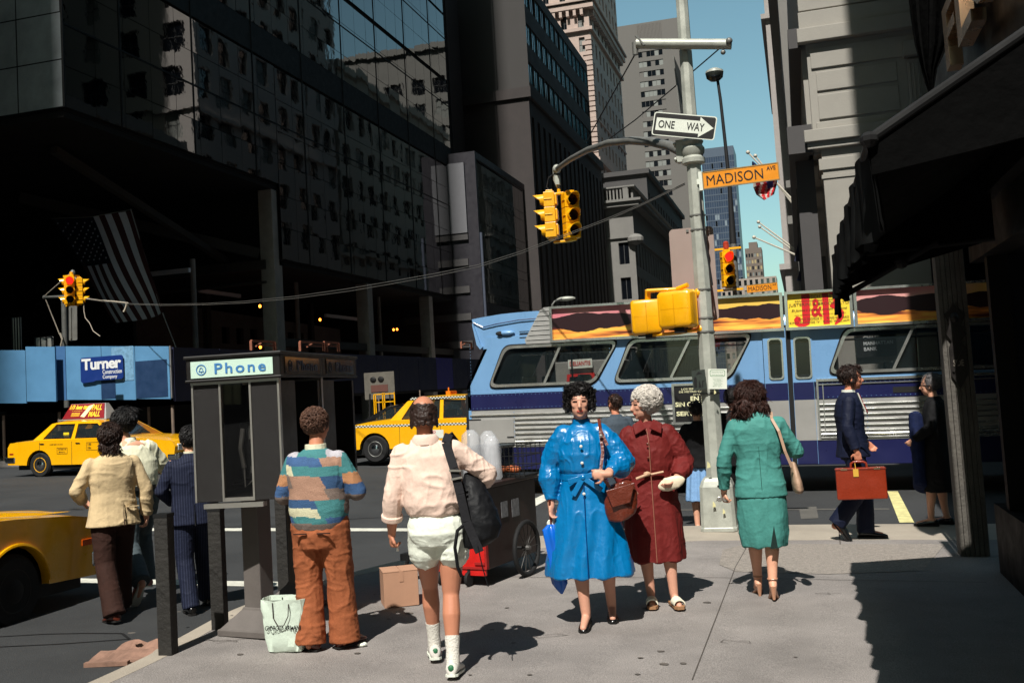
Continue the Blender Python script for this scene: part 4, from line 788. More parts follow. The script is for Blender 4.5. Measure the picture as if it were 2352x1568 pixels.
# flags on right row
def pole_flag(a, c, Y, X, label, fm=None, pts=None):
    p, q = AY(*a, Y), AY(*c, Y); q.y = p.y; t = thing('flagpole', label, 'flagpole', q); b = MB(); b.tube([Vector((0, 0, 0)), p-q], [.05, .035], 6); b.ell(p-q, (.09, .09, .09), 8); b.build('pole', mat('pale flagpole', (190, 184, 170), rough=.4), t, smooth=50); return t, q
pole_flag((1718, 350), (1830, 470), 45, 0, 'uppermost slanted flagpole, behind the near street name sign')
pole_flag((1735, 358), (1838, 490), 47, 0, 'slanted flagpole just below the uppermost one')
pole_flag((1742, 510), (1830, 575), 52, 0, 'upper pale bare flagpole over the far street name sign')
pole_flag((1745, 521), (1836, 585), 54, 0, 'middle pale bare flagpole over the far street name sign')
pole_flag((1732, 545), (1850, 595), 48, 0, 'lower brown bare flagpole over the far street name sign')
fo = AY(1745, 430, 44.5); FG = thing('banner_flag', 'crumpled red white and blue flag blowing below the near street name sign', 'flag', fo)
cols = [mat('flag blue', (44, 70, 140), rough=.8), mat('flag white', (206, 198, 190), rough=.8), mat('flag red', (176, 32, 36), rough=.8)]
b = MB(); NU, NV = 16, 12
outl = {'l': [(1727, 372), (1728, 400), (1730, 430), (1737, 447), (1755, 460)], 'r': [(1729, 370), (1760, 398), (1786, 412), (1784, 425), (1778, 446)]}
def cr(l, v): k = v*(len(l)-1); i = min(int(k), len(l)-2); f = k-i; return Vector((l[i][0]*(1-f)+l[i+1][0]*f, l[i][1]*(1-f)+l[i+1][1]*f))
for i in range(NU):
    for j in range(NV):
        q = []
        for (u, v) in ((i/NU, j/NV), ((i+1)/NU, j/NV), ((i+1)/NU, (j+1)/NV), (i/NU, (j+1)/NV)):
            c = cr(outl['l'], v)*(1-u)+cr(outl['r'], v)*u; q.append(AY(c.x, c.y, 44.5+.35*math.sin(u*9+v*4)+.2*math.sin(v*11))-fo)
        b.m = 0 if (j < 4 or (i > 8 and j < 9 and i < 13)) else (2 if (i+j) % 5 > 1 else 1); b.add(q+[k+Vector((0, .02, 0)) for k in q], [(0, 1, 2, 3), (4, 5, 6, 7)])
b.build('cloth', cols, FG, smooth=60)
b = MB()
for (x, y0_, y1_) in ((1836, 545, 600), (1842, 600, 645), (1850, 560, 580)):
    a = AY(x, y0_, 40); c = AY(x-12, y1_, 40); d = AY(x+14, y1_, 40); b.prism([a, c, d], (0, .1, 0))
o = b.build('banner', mat('dark navy banner', (22, 26, 50), rough=.8), None); tag(o, 'dark pointed banners hanging along the right-hand shopfronts', 'banner')
# green shop awning sign seen through the bus doors
o = AY(1770, 850, 40); t = thing('green_shop_sign', 'green shop sign with white letters glimpsed through the bus door windows', 'sign', o)
b = MB(); w_ = AY(1875, 830, 40).x-o.x; b.box(0, w_, 0, .3, 0, 1.1); b.build('board', mat('shop green', (30, 86, 62), rough=.6), t)
b = MB(); b.T = basis((0, -.01, 0), (1, 0, 0), (0, 0, 1)); b.text('RAY GALLERIES', 0.05, w_*.62, .3, .75, .01, bold=.02); b.text('PARIS', .72*w_, .86*w_, .62, .84, .01); b.text('PALM BEACH', .66*w_, .98*w_, .26, .48, .01); b.build('lettering', whites, t)
# --- phone booths ---
bz = YAW-R(7.5); alu = mat('brushed aluminium edge', (170, 166, 158), rough=.35, metal=.7, var=.1)
bpan = mat('black pebbled vinyl panel', (24, 21, 20), rough=.6, var=.25, vs=8, fine=.25, bump=.5, bs=300); bdark = mat('dark brown booth metal', (24, 21, 20), rough=.5, var=.2, vs=6)
signw = mat('milky sign face', (196, 222, 206), rough=.3, var=.05, emit=.0, spec=.6); signd = mat('sign face with painted shade', (66, 62, 58), rough=.12, var=.3, vs=7, spec=.8); pblue = mat('telephone blue', (62, 122, 178), rough=.5, var=.05)  # signd: side sign face darkened in its colour, as lying in shade
pbd = mat('telephone blue with painted shade', (40, 58, 84), rough=.5)  # lettering blue with the side sign's shade put into the colour
ped = mat('painted steel pedestal', (96, 90, 86), rough=.55, var=.18, vs=4, fine=.06)
glp = glass('booth glass', (6, 6, 7), .35)
def bell(b, cx, cy, r):
    b.plate([(cx+r*math.cos(2*math.pi*k/24), cy+r*math.sin(2*math.pi*k/24)) for k in range(24)], [[(cx+r*.84*math.cos(2*math.pi*k/24), cy+r*.84*math.sin(2*math.pi*k/24)) for k in range(24)]], .003)
    o = [(-.5, -.38), (.5, -.38), (.5, -.28), (.34, -.1), (.3, .2), (.15, .42), (-.15, .42), (-.3, .2), (-.34, -.1), (-.5, -.28)]; i = [(-.36, -.28), (.36, -.28), (.24, -.08), (.2, .18), (.08, .32), (-.08, .32), (-.2, .18), (-.24, -.08)]
    b.plate([(cx+r*x, cy+r*y) for x, y in o], [[(cx+r*x, cy+r*y) for x, y in i]], .003); b.box(cx-r*.12, cx+r*.12, cy-r*.56, cy-r*.44, 0, .003)
c0 = AY(455, 1155, G(470, 1470).y); 
def booth(origin, label, front=True):
    """local: x right across the front, y away; origin at ground under the front-left corner"""
    t = thing('phone_booth', label, 'phone booth', origin, bz, 'pay phone booths in a row'); W, D, z0, z1 = .64, .90, 1.0, 1.83
    b = MB(); b.box(0, .205, 0, .025, z0, z1); b.box(.43, W, 0, .025, z0, z1); b.build('front_panel', bpan, t, bevel=.004)
    b = MB()
    for x in (0, .205, .43, W): b.box(x-.007, x+.007, -.008, .03, z0, z1)
    b.box(.205, .43, -.006, .02, z0, z0+.025); b.box(-.01, W+.01, -.012, .03, z1, z1+.02); b.box(.06, .5, -.02, .05, z0-.045, z0-.012); b.build('trim', alu, t)
    b = MB(); b.box(.212, .423, .01, .016, z0+.025, z1); b.build('glass', glp, t)
    b = MB(); b.box(0, .03, .03, D, z0, z1); b.box(W-.03, W, .03, .34, z0, z1); b.box(W-.03, W, D-.05, D, z0, z1); b.box(0.03, W-.03, D-.03, D, z0, z1); b.box(0.03, W-.03, .03, D-.03, z0, z0+.03); b.build('cabinet', bdark, t)
    b = MB(); b.cbox((.34, .30, 1.36), (.20, .14, .46)); b.cbox((.32, D-.15, 1.35), (.24, .18, .5)); b.box(.05, W-.05, D-.4, D-.05, 1.06, 1.09); ph = b.build('telephone', blk, t, bevel=.02)
    b = MB(); b.tube([(.28, .20, 1.50), (.27, .17, 1.36), (.28, .20, 1.22)], .018, 8); b.cbox((.36, .225, 1.47), (.09, .01, .10)); b.cbox((.36, .225, 1.2), (.08, .01, .05)); b.tube([(.28, .2, 1.22), (.30, .16, 1.08), (.36, .2, 1.14)], .007, 6); b.cbox((.32, D-.25, 1.46), (.12, .02, .12)); b.tube([(.24, D-.26, 1.5), (.22, D-.3, 1.35), (.24, D-.26, 1.2)], .02, 8); b.build('handset', alu, ph)
    b = MB(); b.box(-.03, W+.03, -.03, D+.005, z1+.02, z1+.20); b.box(-.045, W+.045, -.045, D+.02, z1+.185, z1+.21); b.box(-.04, W+.04, -.04, D+.015, z1+.02, z1+.04); b.build('sign_box', bdark, t, bevel=.008)
    b = MB(); b.T = basis((-.01, -.034, z1+.05), (1, 0, 0), (0, 0, 1)); b.box(.02, W-.01, 0, .118, 0, .006); f = b.build('sign_face', signw, t)
    b = MB(); b.T = basis((-.01, -.041, z1+.05), (1, 0, 0), (0, 0, 1)); bell(b, .10, .058, .038); b.text('Phone', .20, .58, .022, .098, .003, bold=.015, sp=1.25); b.build('lettering', pblue, f)
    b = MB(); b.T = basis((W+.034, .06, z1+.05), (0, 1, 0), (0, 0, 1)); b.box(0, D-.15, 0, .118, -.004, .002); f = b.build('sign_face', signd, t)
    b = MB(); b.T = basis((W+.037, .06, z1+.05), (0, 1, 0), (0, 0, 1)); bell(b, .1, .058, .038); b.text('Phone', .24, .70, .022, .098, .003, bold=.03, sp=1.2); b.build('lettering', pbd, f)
    # pedestal
    b = MB(); b.T = Matrix.Translation((.27, .40, 0)) @ Matrix.Rotation(R(-18), 4, 'Z')
    b.box(-.078, .078, -.075, .075, .16, z0); b.build('pedestal', ped, t, bevel=.008)
    b = MB(); b.T = Matrix.Translation((.27, .40, 0)) @ Matrix.Rotation(R(-18), 4, 'Z'); b.ring([[Vector((sx*w_, sy*w_*.85, z)) for sx, sy in ((-1, -1), (1, -1), (1, 1), (-1, 1))] for z, w_ in ((0, .235), (.045, .235), (.05, .22), (.17, .10), (.19, .09))]); b.build('foot', ped, t, bevel=.006)
    return t
og = G(462, 1478); fr = AY(452, 1152, 6.30)
bo = Vector((fr.x, fr.y, gz(fr.x)))
bt = booth(bo, 'nearest phone booth of the row, its milky sign lit by the sun')
dirn = Vector((-math.sin(bz), math.cos(bz), 0))
for k, lb in ((1, 'phone booth right behind the nearest one, its sign in shade'), (2, 'farthest phone booth of the row, mostly hidden')):
    if k == 2: continue
    p = bo+dirn*.93*k; o = dup(bt, (p.x, p.y, gz(p.x)), bz, lb)
timber = mat('tarred timber', (40, 38, 35), rough=.8, var=.5, vs=3.5, bump=.5, bs=30, fine=.15)
def bollard(x, y, label, h=.95, w=.10, rz=.3):
    p = G(x, y); t = thing('timber_bollard', label, 'bollard', (p.x, p.y, gz(p.x)), rz, 'square timber posts along the kerb'); b = MB(); b.box(-w/2, w/2, -w/2, w/2, -.02, h); b.build('post', timber, t, bevel=.006); b = MB(); b.box(-w/2-.002, w/2+.002, -w/2-.002, w/2+.002, h-.02, h+.004); b.build('cap', blk, t); return t
bollard(387, 1500, 'square black timber bollard standing clear at the kerb, left of the phone booth', rz=.12)
bollard(506, 1442, 'timber post left of the first phone booth pedestal', .9, rz=.2)
bollard(600, 1398, 'timber post right behind the first phone booth pedestal', .9, rz=.2)
bollard(655, 1352, 'farthest timber post behind the phone booths', .9, rz=.2)
# cardboard box, flattened cardboard, litter, paper
card = mat('brown cardboard', (176, 134, 108), rough=.85, var=.1, vs=4, fine=.04)
p = G(921, 1393); t = thing('cardboard_box', 'closed brown cardboard box on the pavement beside the vendor cart', 'box', (p.x, p.y, gz(p.x)), YAW+.25)
b = MB(); b.box(-.13, .15, 0, .26, 0, .28); b.build('carton', card, t, bevel=.004); b = MB(); b.box(-.132, .008, -.002, .262, .28, .286); b.box(.012, .152, -.002, .262, .28, .285); b.box(.0, .03, -.004, .0, .2, .282); b.build('flap', card, t)
p = G(312, 1506, -.15); t = thing('flattened_cardboard', 'torn flattened cardboard lying in the gutter', 'cardboard', (p.x, p.y, gz(p.x, -.15)), YAW-.05)
b = MB(); n = 14
for (y0_, y1_, dx, lift) in ((-.22, .02, -.06, .02), (.03, .2, .02, .05)):
    vs = []
    for i in range(n+1):
        x = -.22+dx+.48*i/n; 
        for q, yy in enumerate((y0_, (y0_+y1_)/2, y1_)): vs.append((x, yy+.012*math.sin(i*1.7+q), .012+lift*(q == 2)*abs(math.sin(i*.5))+.01*math.sin(i*.9+q)+.012*q))
    b.add(vs+[(a, c, d-.008) for a, c, d in vs], [(i*3+q, i*3+q+3, i*3+q+4, i*3+q+1) for i in range(n) for q in (0, 1)]+[tuple(k+3*(n+1) for k in (i*3+q, i*3+q+3, i*3+q+4, i*3+q+1)) for i in range(n) for q in (0, 1)])
b.box(-.26, .06, -.28, -.235, .004, .035); b.build('sheet', mat('soiled cardboard', (138, 106, 90), rough=.9, var=.4, vs=9), t)
# shopping bag
p = G(662, 1492); t = thing('shopping_bag', 'large pale glossy paper shopping bag with rope handles at the booth user\'s feet', 'shopping bag', (p.x, p.y, gz(p.x)), YAW+R(-8))
bagm = mat('pale coated paper', (206, 220, 204), rough=.35, var=.06, vs=4, bump=.3, bs=14, coat=.3)
b = MB(); N = 28
def bagr(z, w, d, j): 
    out = []
    for k in range(N):
        a = 2*math.pi*k/N; c, s_ = math.cos(a), math.sin(a); x = w*math.copysign(abs(c)**.35, c); y = d*math.copysign(abs(s_)**.35, s_); out.append(Vector((x+.008*math.sin(k*2.3+z*30), y+.012*math.sin(x*40+z*22+j), z)))
    return out
b.ring([bagr(z, w, d, i) for i, (z, w, d) in enumerate(((0, .11, .06), (.01, .125, .07), (.1, .135, .078), (.2, .148, .085), (.3, .155, .09), (.355, .16, .095), (.355, .156, .09), (.2, .142, .078), (.02, .12, .06)))]); b.build('bag', bagm, t, smooth=50)
b = MB(); 
for yy in (-.098, .085): b.tube([(-.06, yy, .34), (-.055, yy-.006, .24), (-.02, yy-.016, .19), (.02, yy-.016, .19), (.05, yy-.006, .25), (.055, yy, .34)], .0035, 5)
b.build('handle', mat('brown cord', (60, 50, 46), rough=.8), t)
b = MB(); b.T = basis((-.12, -.094, .155), (1, 0, 0), (0, .12, 1)); b.text('GIORGIO ARMANI', 0, .25, 0, .032, .002, bold=.005); b.build('lettering', black_l, t)
b = MB(); p = G(830, 1484); b.ell((0, 0, .012), (.03, .02, .012), 8); b.ell((.02, .01, .015), (.018, .018, .014), 7); o = b.build('paper_scrap', whites, None); o.location = (p.x, p.y, gz(p.x)); tag(o, 'crumpled white paper scrap near the orange trousers', 'litter')
# --- vendor cart ---
p = G(1085, 1345); t = thing('vendor_cart', 'vendor push cart with red front panel, dark box and spoked wheels', 'cart', (p.x, p.y, gz(p.x)), YAW+R(-28))
redp = mat('chipped red paint', (196, 28, 24), rough=.5, var=.2, vs=7, fine=.12); dkw = mat('dark brown cart paint', (40, 24, 20), rough=.5, var=.3, vs=5)
b = MB(); b.box(-.50, .16, .02, 1.0, .14, .84); b.box(-.53, .19, -.02, 1.04, .84, .88); b.build('cart_box', dkw, t, bevel=.01)
b = MB(); b.box(-.49, .15, -.012, .018, .09, .50); b.build('front_panel', redp, t, bevel=.006)
b = MB()
for x in (-.50, .16): b.cbox((x, 0, .33), (.02, .04, .36))
for z in (.16, .5): b.cbox((-.17, -.005, z), (.68, .035, .02))
for x in (.1,): b.cbox((x, -.02, .2), (.1, .012, .02)); b.cbox((x, -.02, .46), (.1, .012, .02))
b.build('frame', mat('worn red edge', (150, 26, 22), rough=.6, var=.3, vs=12), t)
b = MB(); b.box(-.14, -.02, -.02, -.013, .24, .5); b.build('notice', whites, t)
b = MB(); b.T = basis((.164, .3, .55), (0, 1, 0), (0, 0, 1)); b.box(0, .12, 0, .14, 0, .004); b.box(.2, .34, -.02, .14, 0, .004); b.build('label', mat('grey stickers', (110, 110, 112), rough=.6, var=.5, vs=30), t)
galvd_s = mat('dull spoke steel', (70, 68, 66), rough=.5, metal=.4)
def wheel(nm, c, r, par, nsp=14, axis=(1, 0, 0), tw=.022):
    b = MB(); c = Vector(c); R_ = lambda a, rr: c+Vector((0, math.cos(a)*rr, math.sin(a)*rr)); N = 28
    b.ring([[R_(2*math.pi*k/N, r+tw*math.cos(q))+Vector((tw*math.sin(q), 0, 0)) for q in [2*math.pi*j/8 for j in range(8)]] for k in range(N+1)], cap=False); w = b.build(nm, mat('worn black rubber', (20, 20, 21), rough=.8, var=.2), par, smooth=60)
    b = MB(); [b.tube([c, R_(2*math.pi*k/nsp, r-.01)], .004, 4) for k in range(nsp)]; b.ell(c, (.05, .03, .03), 8); b.build('spokes', galvd_s, w)
    return w
wheel('wheel', (.27, .55, .245), .235, t); wheel('wheel', (-.60, .55, .245), .235, t)
b = MB(); b.tube([(-.62, .55, .245), (.28, .55, .245)], .015, 6); b.build('axle', blk, t)
for x in (-.3, -.02): b = MB(); b.lathe([(.06, -.015), (.065, 0), (.06, .015)], (x, -.02, .065), 12, 'x'); b.cbox((x, -.0, .12), (.03, .03, .1)); b.build('caster', mat('worn black rubber', (20, 20, 21)), t, smooth=50)
b = MB(); b.bar((-.75, .0, 0.0), (-.48, .05, .75), .04, .02); b.box(-.75, -.5, .0, .1, .2, .26); b.build('handle', blk, t)
# goods on the cart
wirem = mat('black wire', (24, 24, 24), rough=.5)
def world_of(lx, ly, lz): return t.matrix_basis @ Vector((lx, ly, lz))
crt = world_of(.0, .72, .88); W2 = thing('wire_basket', 'wire basket full of goods on the back of the vendor cart', 'basket', crt, t.rotation_euler[2])
b = MB()
for k in range(9): b.tube([(-.12+.05*k, -.15, 0), (-.12+.05*k, -.15, .3)], .004, 4); b.tube([(-.12+.05*k, .2, 0), (-.12+.05*k, .2, .3)], .004, 4)
for z in (0, .1, .2, .3): b.tube([(-.13, -.15, z), (.29, -.15, z), (.29, .2, z), (-.13, .2, z), (-.13, -.15, z)], .005, 4)
b.box(-.11, .27, -.13, .18, .005, .02); b.build('wire_frame', wirem, W2)
W3 = world_of(-.15, .75, .885); t2 = thing('glass_case', 'smoked plastic display box with lid standing on the vendor cart', 'display box', W3, t.rotation_euler[2])
b = MB(); b.box(-.2, .12, -.1, .2, 0, .26); b.build('case', glass('smoked plastic', (50, 58, 58), .75), t2, bevel=.01); b = MB(); b.box(-.22, .14, -.12, .22, .26, .29); b.build('lid', mat('grey plastic lid', (80, 84, 84), rough=.4), t2, bevel=.01)
for i, (lx, ly, s) in enumerate(((-.20, .45, 1.15), (-.07, .55, 1.1), (.05, .40, 1.0))):
    q = world_of(lx, ly, .882); b = MB(); n = 16
    b.ring([[Vector((r*(1+.12*math.sin(k*2.1+z*20))*math.cos(2*math.pi*k/n), r*(1+.12*math.sin(k*1.3+z*25))*math.sin(2*math.pi*k/n), z)) for k in range(n)] for z, r in ((0, .06*s), (.02, .078*s), (.15, .082*s), (.28*s, .078*s), (.36*s, .066*s), (.40*s, .03*s))]); o = b.build('plastic_bag', glass('hazy clear plastic', (225, 226, 230), .34, .12), None, smooth=60); o.location = q
    tag(o, ['leftmost clear plastic bag of cups on the vendor cart', 'middle clear plastic bag of cups on the vendor cart', 'rightmost and shortest clear plastic bag on the vendor cart'][i], 'plastic bag')
for i, (lx, ly, c_, lb) in enumerate(((.02, .10, (150, 20, 22), 'red soda can at the front of the vendor cart top'), (.10, .16, (120, 16, 20), 'second red soda can behind the first on the vendor cart'))):
    q = world_of(lx, ly, .88); b = MB(); b.lathe([(.02, 0), (.033, .005), (.033, .11), (.026, .122), (.001, .122)], (0, 0, 0), 14); o = b.build('soda_can', mat('can red %d' % i, c_, rough=.3, metal=.3), None, smooth=40); o.location = q; tag(o, lb, 'can')
for i in range(3):
    q = world_of(.0+.07*i, .66+.04*(i % 2), .90); b = MB(); b.ell((0, 0, .05), (.06, .04, .035), 10); o = b.build('bun', mat('orange brown crust', (170, 90, 50), rough=.7, var=.2), None, smooth=80); o.location = q; tag(o, ('left brown bun in the wire basket', 'middle brown bun in the wire basket', 'right brown bun in the wire basket')[i], 'bun')
q = G(1232, 1130, 0); q = world_of(.40, .9, .60); t3 = thing('wire_rack', 'small white wire rack hooked on the far side of the vendor cart', 'rack', q, t.rotation_euler[2])
b = MB(); [b.tube([(x, 0, 0), (x, 0, .34)], .006, 5) for x in (0, .05, .1)]; [b.tube([(0, 0, z), (.1, 0, z)], .005, 5) for z in (0, .08, .16, .24, .32)]; [b.tube([(x, 0, .3), (x-.1, -.1, .28)], .006, 5) for x in (0, .1)]; b.build('wire_frame', alu, t3)
# storefront signs far down, seen through the bus
q = AY(1302, 875, 46); t = thing('delivery_truck', 'red-framed delivery truck with a white name board, seen through the rear bus window', 'truck', (q.x, q.y, gz(q.x)), 0)
b = MB(); b.box(-.6, 2.2, .3, 5, .4, 2.7); b.build('body', mat('dull white truck', (130, 128, 122), rough=.6), t, bevel=.05); b = MB(); b.T = basis((-.1, .2, 1.15), (1, 0, 0), (0, 0, 1)); b.plate([(0, 0), (1.5, 0), (1.4, .95), (.1, .95)], [[(.15, .1), (1.35, .1), (1.27, .82), (.22, .82)]], .1); b.build('windscreen_frame', redp, t); b = MB(); b.T = basis((-.1, .22, 1.15), (1, 0, 0), (0, 0, 1)); b.box(.15, 1.35, .1, .82, 0, .02); b.build('windscreen', winm, t)
b = MB(); b.T = basis((.1, .1, 2.35), (1, 0, 0), (0, 0, 1)); b.box(0, 1.15, 0, .42, 0, .05); b.build('name_board', whites, t); b = MB(); b.T = basis((.1, .04, 2.35), (1, 0, 0), (0, 0, 1)); b.text('DELIANTIS', .08, 1.07, .12, .32, .01, bold=.02); b.build('lettering', redp, t)
for x in (-.2, 1.8): b = MB(); b.lathe([(.3, -.15), (.4, -.1), (.4, .1), (.3, .15)], (x, 1.2, .25), 14, 'x'); b.build('wheel', blk, t)
# ================= city bus =================
bl = mat('bus light blue paint', (112, 154, 196), rough=.32, var=.07, vs=1.6, coat=.35, fine=.03); nv = mat('bus navy paint', (28, 31, 74), rough=.32, var=.15, vs=2, coat=.35)
alum = mat('dusty bus aluminium', (166, 165, 162), rough=.4, metal=.25, var=.14, vs=2.2, fine=.05); alumb = mat('bright bus aluminium trim', (205, 205, 200), rough=.22, metal=.8, var=.08)
gpan = mat('grey bus panel', (148, 146, 142), rough=.55, metal=.1, var=.1, vs=2.5); rub = mat('black rubber seal', (16, 16, 17), rough=.7); bgl = glass('bus window glass', (30, 38, 40), .38, .02)
BL = 12.1; B0 = Vector((-5.6, 16.6, gz(-5.6, -.15)))
BUS = thing('city_bus', 'blue and silver city bus passing along the avenue with sunset adverts on its roof', 'bus', B0, 0, None, .02)
bi = (Matrix.Translation(B0) @ Matrix.Rotation(.02, 4, 'Y')).inverted()
XZ = lambda y: basis((0, y, 0), (1, 0, 0), (0, 0, 1))   # local X right, Y up, thickness toward -Y (towards the street)
def splate(o, pts, holes=(), y=.05, th=.05): o.T = XZ(y); o.plate(pts, holes, th); o.T = Matrix.Identity(4); return o
def smooth_poly(pts, n=4):
    P = [Vector(p) for p in pts]; out = []; L = len(P)
    for i in range(L):
        p0, p1, p2, p3 = P[(i-1) % L], P[i], P[(i+1) % L], P[(i+2) % L]
        for k in range(n): t = k/n; out.append(.5*((2*p1)+(-p0+p2)*t+(2*p0-5*p1+4*p2-p3)*t*t+(-p0+3*p1-3*p2+p3)*t**3))
    return [(p.x, p.y) for p in out]
def para(x0, x1, xs0, xs1, z0=1.89, z1=2.52, r=.13):
    """parallelogram window: bottom from x0 to x1, top from xs0 to xs1, rounded"""
    c = [Vector((x0, z0)), Vector((x1, z0)), Vector((xs1, z1)), Vector((xs0, z1))]; out = []
    for i in range(4):
        p, q, s = c[i], c[i-1], c[(i+1) % 4]; a = p+(q-p).normalized()*r; d = p+(s-p).normalized()*r
        for k in range(6): t = k/5; out.append(tuple(a*(1-t)**2+p*2*t*(1-t)+d*t*t))
    return out
def scale_poly(pts, d):
    cx = sum(p[0] for p in pts)/len(pts); cy = sum(p[1] for p in pts)/len(pts); w = max(p[0] for p in pts)-min(p[0] for p in pts); h = max(p[1] for p in pts)-min(p[1] for p in pts)
    return [(cx+(p[0]-cx)*(1+2*d/w), cy+(p[1]-cy)*(1+2*d/h)) for p in pts]
wins = [para(.40, 2.20, .70, 2.62), para(2.58, 4.42, 2.88, 4.80), para(6.0, 9.2, 6.28, 9.5)]
mulls = [((1.36, 1.9), (1.66, 2.51)), ((3.50, 1.9), (3.83, 2.51)), ((6.93, 1.9), (7.24, 2.51))]
doors = [rrect(5.08, 5.27, 1.82, 2.44, .05), rrect(5.48, 5.70, 1.82, 2.44, .05)]
upper = [(-.03, 1.745), (4.98, 1.745), (4.98, 2.66), (1.1, 2.72), (.34, 2.72), (.30, 2.52), (-.03, 1.9)]
upper2 = [(5.74, 1.745), (BL, 1.745), (BL, 2.9), (5.74, 2.66)]
for (pts, hs) in ((upper, wins[:2]), (upper2, wins[2:])): b = MB(); splate(b, pts, hs); b.build('side_panel', bl, BUS, bevel=.006)
b = MB(); splate(b, [(-.03, 1.745), (BL, 1.745), (BL, 3.0), (.34, 3.0), (.30, 2.52), (-.03, 1.9)], [scale_poly(w, .0) for w in wins], 2.6); b.build('side_panel', bl, BUS)
b = MB(); splate(b, [(-.03, 1.472), (4.98, 1.472), (4.98, 1.743), (-.03, 1.743)]); splate(b, [(5.76, 1.472), (BL, 1.472), (BL, 1.743), (5.76, 1.743)]); b.box(-.03, BL, 2.55, 2.6, .83, 1.745); b.build('stripe_panel', nv, BUS)
b = MB(); b.box(-.03, BL, .01, .05, .83, 1.47); b.box(-.03, BL, 2.55, 2.6, .45, .83); b.build('lower_panel', alum, BUS)
def arch(xc, r=.6): return [(xc+r*math.cos(a), .45+max(0, r*.98*math.sin(a))) for a in [math.pi-math.pi*k/14 for k in range(15)]]
b = MB(); pts = [(.1, .45)]+[(x, min(z, .828)) for x, z in arch(3.25)]+[(x, min(z, .828)) for x, z in arch(9.6)]+[(BL, .45), (BL, .828), (-.03, .828), (-.03, .6)]
splate(b, pts); b.build('skirt_panel', nv, BUS, bevel=.005)
# corrugated ribs
b = MB(); z = .97
while z < 1.46:
    for (a, c) in (((.80 if z < 1.32 else .0), 4.97), (5.80, BL)): b.box(a, c, -.012, .01, z-.012, z+.012)
    z += .082
for (a, c) in ((.80, 4.97), (5.8, BL)): b.box(a, c, -.02, .01, .85, .875); b.tube([(a, -.005, .915), (c, -.005, .915)], .028, 8)
b.build('rib', alumb, BUS, bevel=.003)
b = MB(); b.box(-.03, .78, -.004, .01, .84, 1.31); b.build('engine_door', gpan, BUS, bevel=.004)
b = MB(); b.box(.66, .78, -.012, -.004, .99, 1.01); b.box(-.02, .2, -.012, -.004, 1.305, 1.32); b.build('latch', rub, BUS)
b = MB()
for (a, c, z0, z1) in ((5.77, 5.80, .83, 1.76), (5.86, 5.875, .9, 1.70)): b.box(a, c, -.02, .05, z0, z1)
b.box(5.77, BL, -.025, .05, 1.745, 1.785); b.box(5.8, BL, -.018, .05, 1.69, 1.705); b.box(-.03, BL, -.008, .05, .826, .838); b.build('trim', alumb, BUS)
b = MB(); b.box(6.9, 7.3, -.006, .0, 1.53, 1.62); b.build('recess', rub, BUS)
# rivets along seams
b = MB()
def rivs(x0, z0, x1, z1, st=.055):
    n = max(1, int(math.hypot(x1-x0, z1-z0)/st))
    for i in range(n+1):
        x, z = x0+(x1-x0)*i/n, z0+(z1-z0)*i/n; b.cbox((x, -.003, z), (.009, .008, .009))
for zz in (1.77, 1.83, 1.50, 1.72): rivs(0, zz, 4.9, zz, .07 if zz != 1.83 else .11); rivs(5.8, zz, 8.5, zz, .07)
for xx in (2.5, 2.56, .05, 4.9, 5.78, 5.84): rivs(xx, 1.8, xx, 2.6)
for xx in (.8, 1.8, 2.9, 4.0, 6.5, 7.5):
    for k in range(6): b.cbox((xx, -.016, 1.01+.082*k), (.012, .01, .012))
b.build('rivets', bl, BUS)
# window frames and glass
for i, w in enumerate(wins):
    b = MB(); splate(b, scale_poly(w, .035), [scale_poly(w, -.012)], .0, .035); b.build('window_frame', alumb, BUS, bevel=.008)
    b = MB(); splate(b, scale_poly(w, .06), [scale_poly(w, .036)], .0, .012); b.build('window_seal', rub, BUS)
    b = MB(); splate(b, w, (), .03, .006); wo = b.build('window', bgl, BUS)
    m = mulls[i]; b = MB(); b.bar((m[0][0], -.01, m[0][1]), (m[1][0], -.01, m[1][1]), .045, .04); b.build('mullion', alumb, wo)
# doors
b = MB(); splate(b, [(4.99, .46), (5.345, .46), (5.345, 2.62), (4.99, 2.62)], [doors[0]], .03); b.m = 1; splate(b, [(5.42, .46), (5.74, .46), (5.74, 2.62), (5.42, 2.62)], [doors[1]], .03)
b.m = 0; b.build('door_leaf', [bl, bl], BUS, bevel=.006)
b = MB()
for a, c in ((4.995, 5.34), (5.425, 5.735)): b.box(a, c, -.026, -.02, 1.47, 1.743)
b.m = 1
for a, c in ((4.995, 5.34), (5.425, 5.735)): b.box(a, c, -.026, -.02, .83, 1.465)
b.m = 0
for a, c in ((4.995, 5.34), (5.425, 5.735)): b.box(a, c, -.026, -.02, .46, .825)
b.build('door_band', [nv, gpan], BUS)
b = MB(); b.box(5.345, 5.42, -.028, .03, .42, 2.66); b.box(4.8, 5.9, -.01, .08, 2.62, 2.66); b.build('door_seal', rub, BUS)
for d in doors: b = MB(); splate(b, scale_poly(d, .022), [scale_poly(d, -.004)], -.02, .015); b.build('window_frame', alumb, BUS); b = MB(); splate(b, d, (), .02, .006); b.build('window', bgl, BUS)
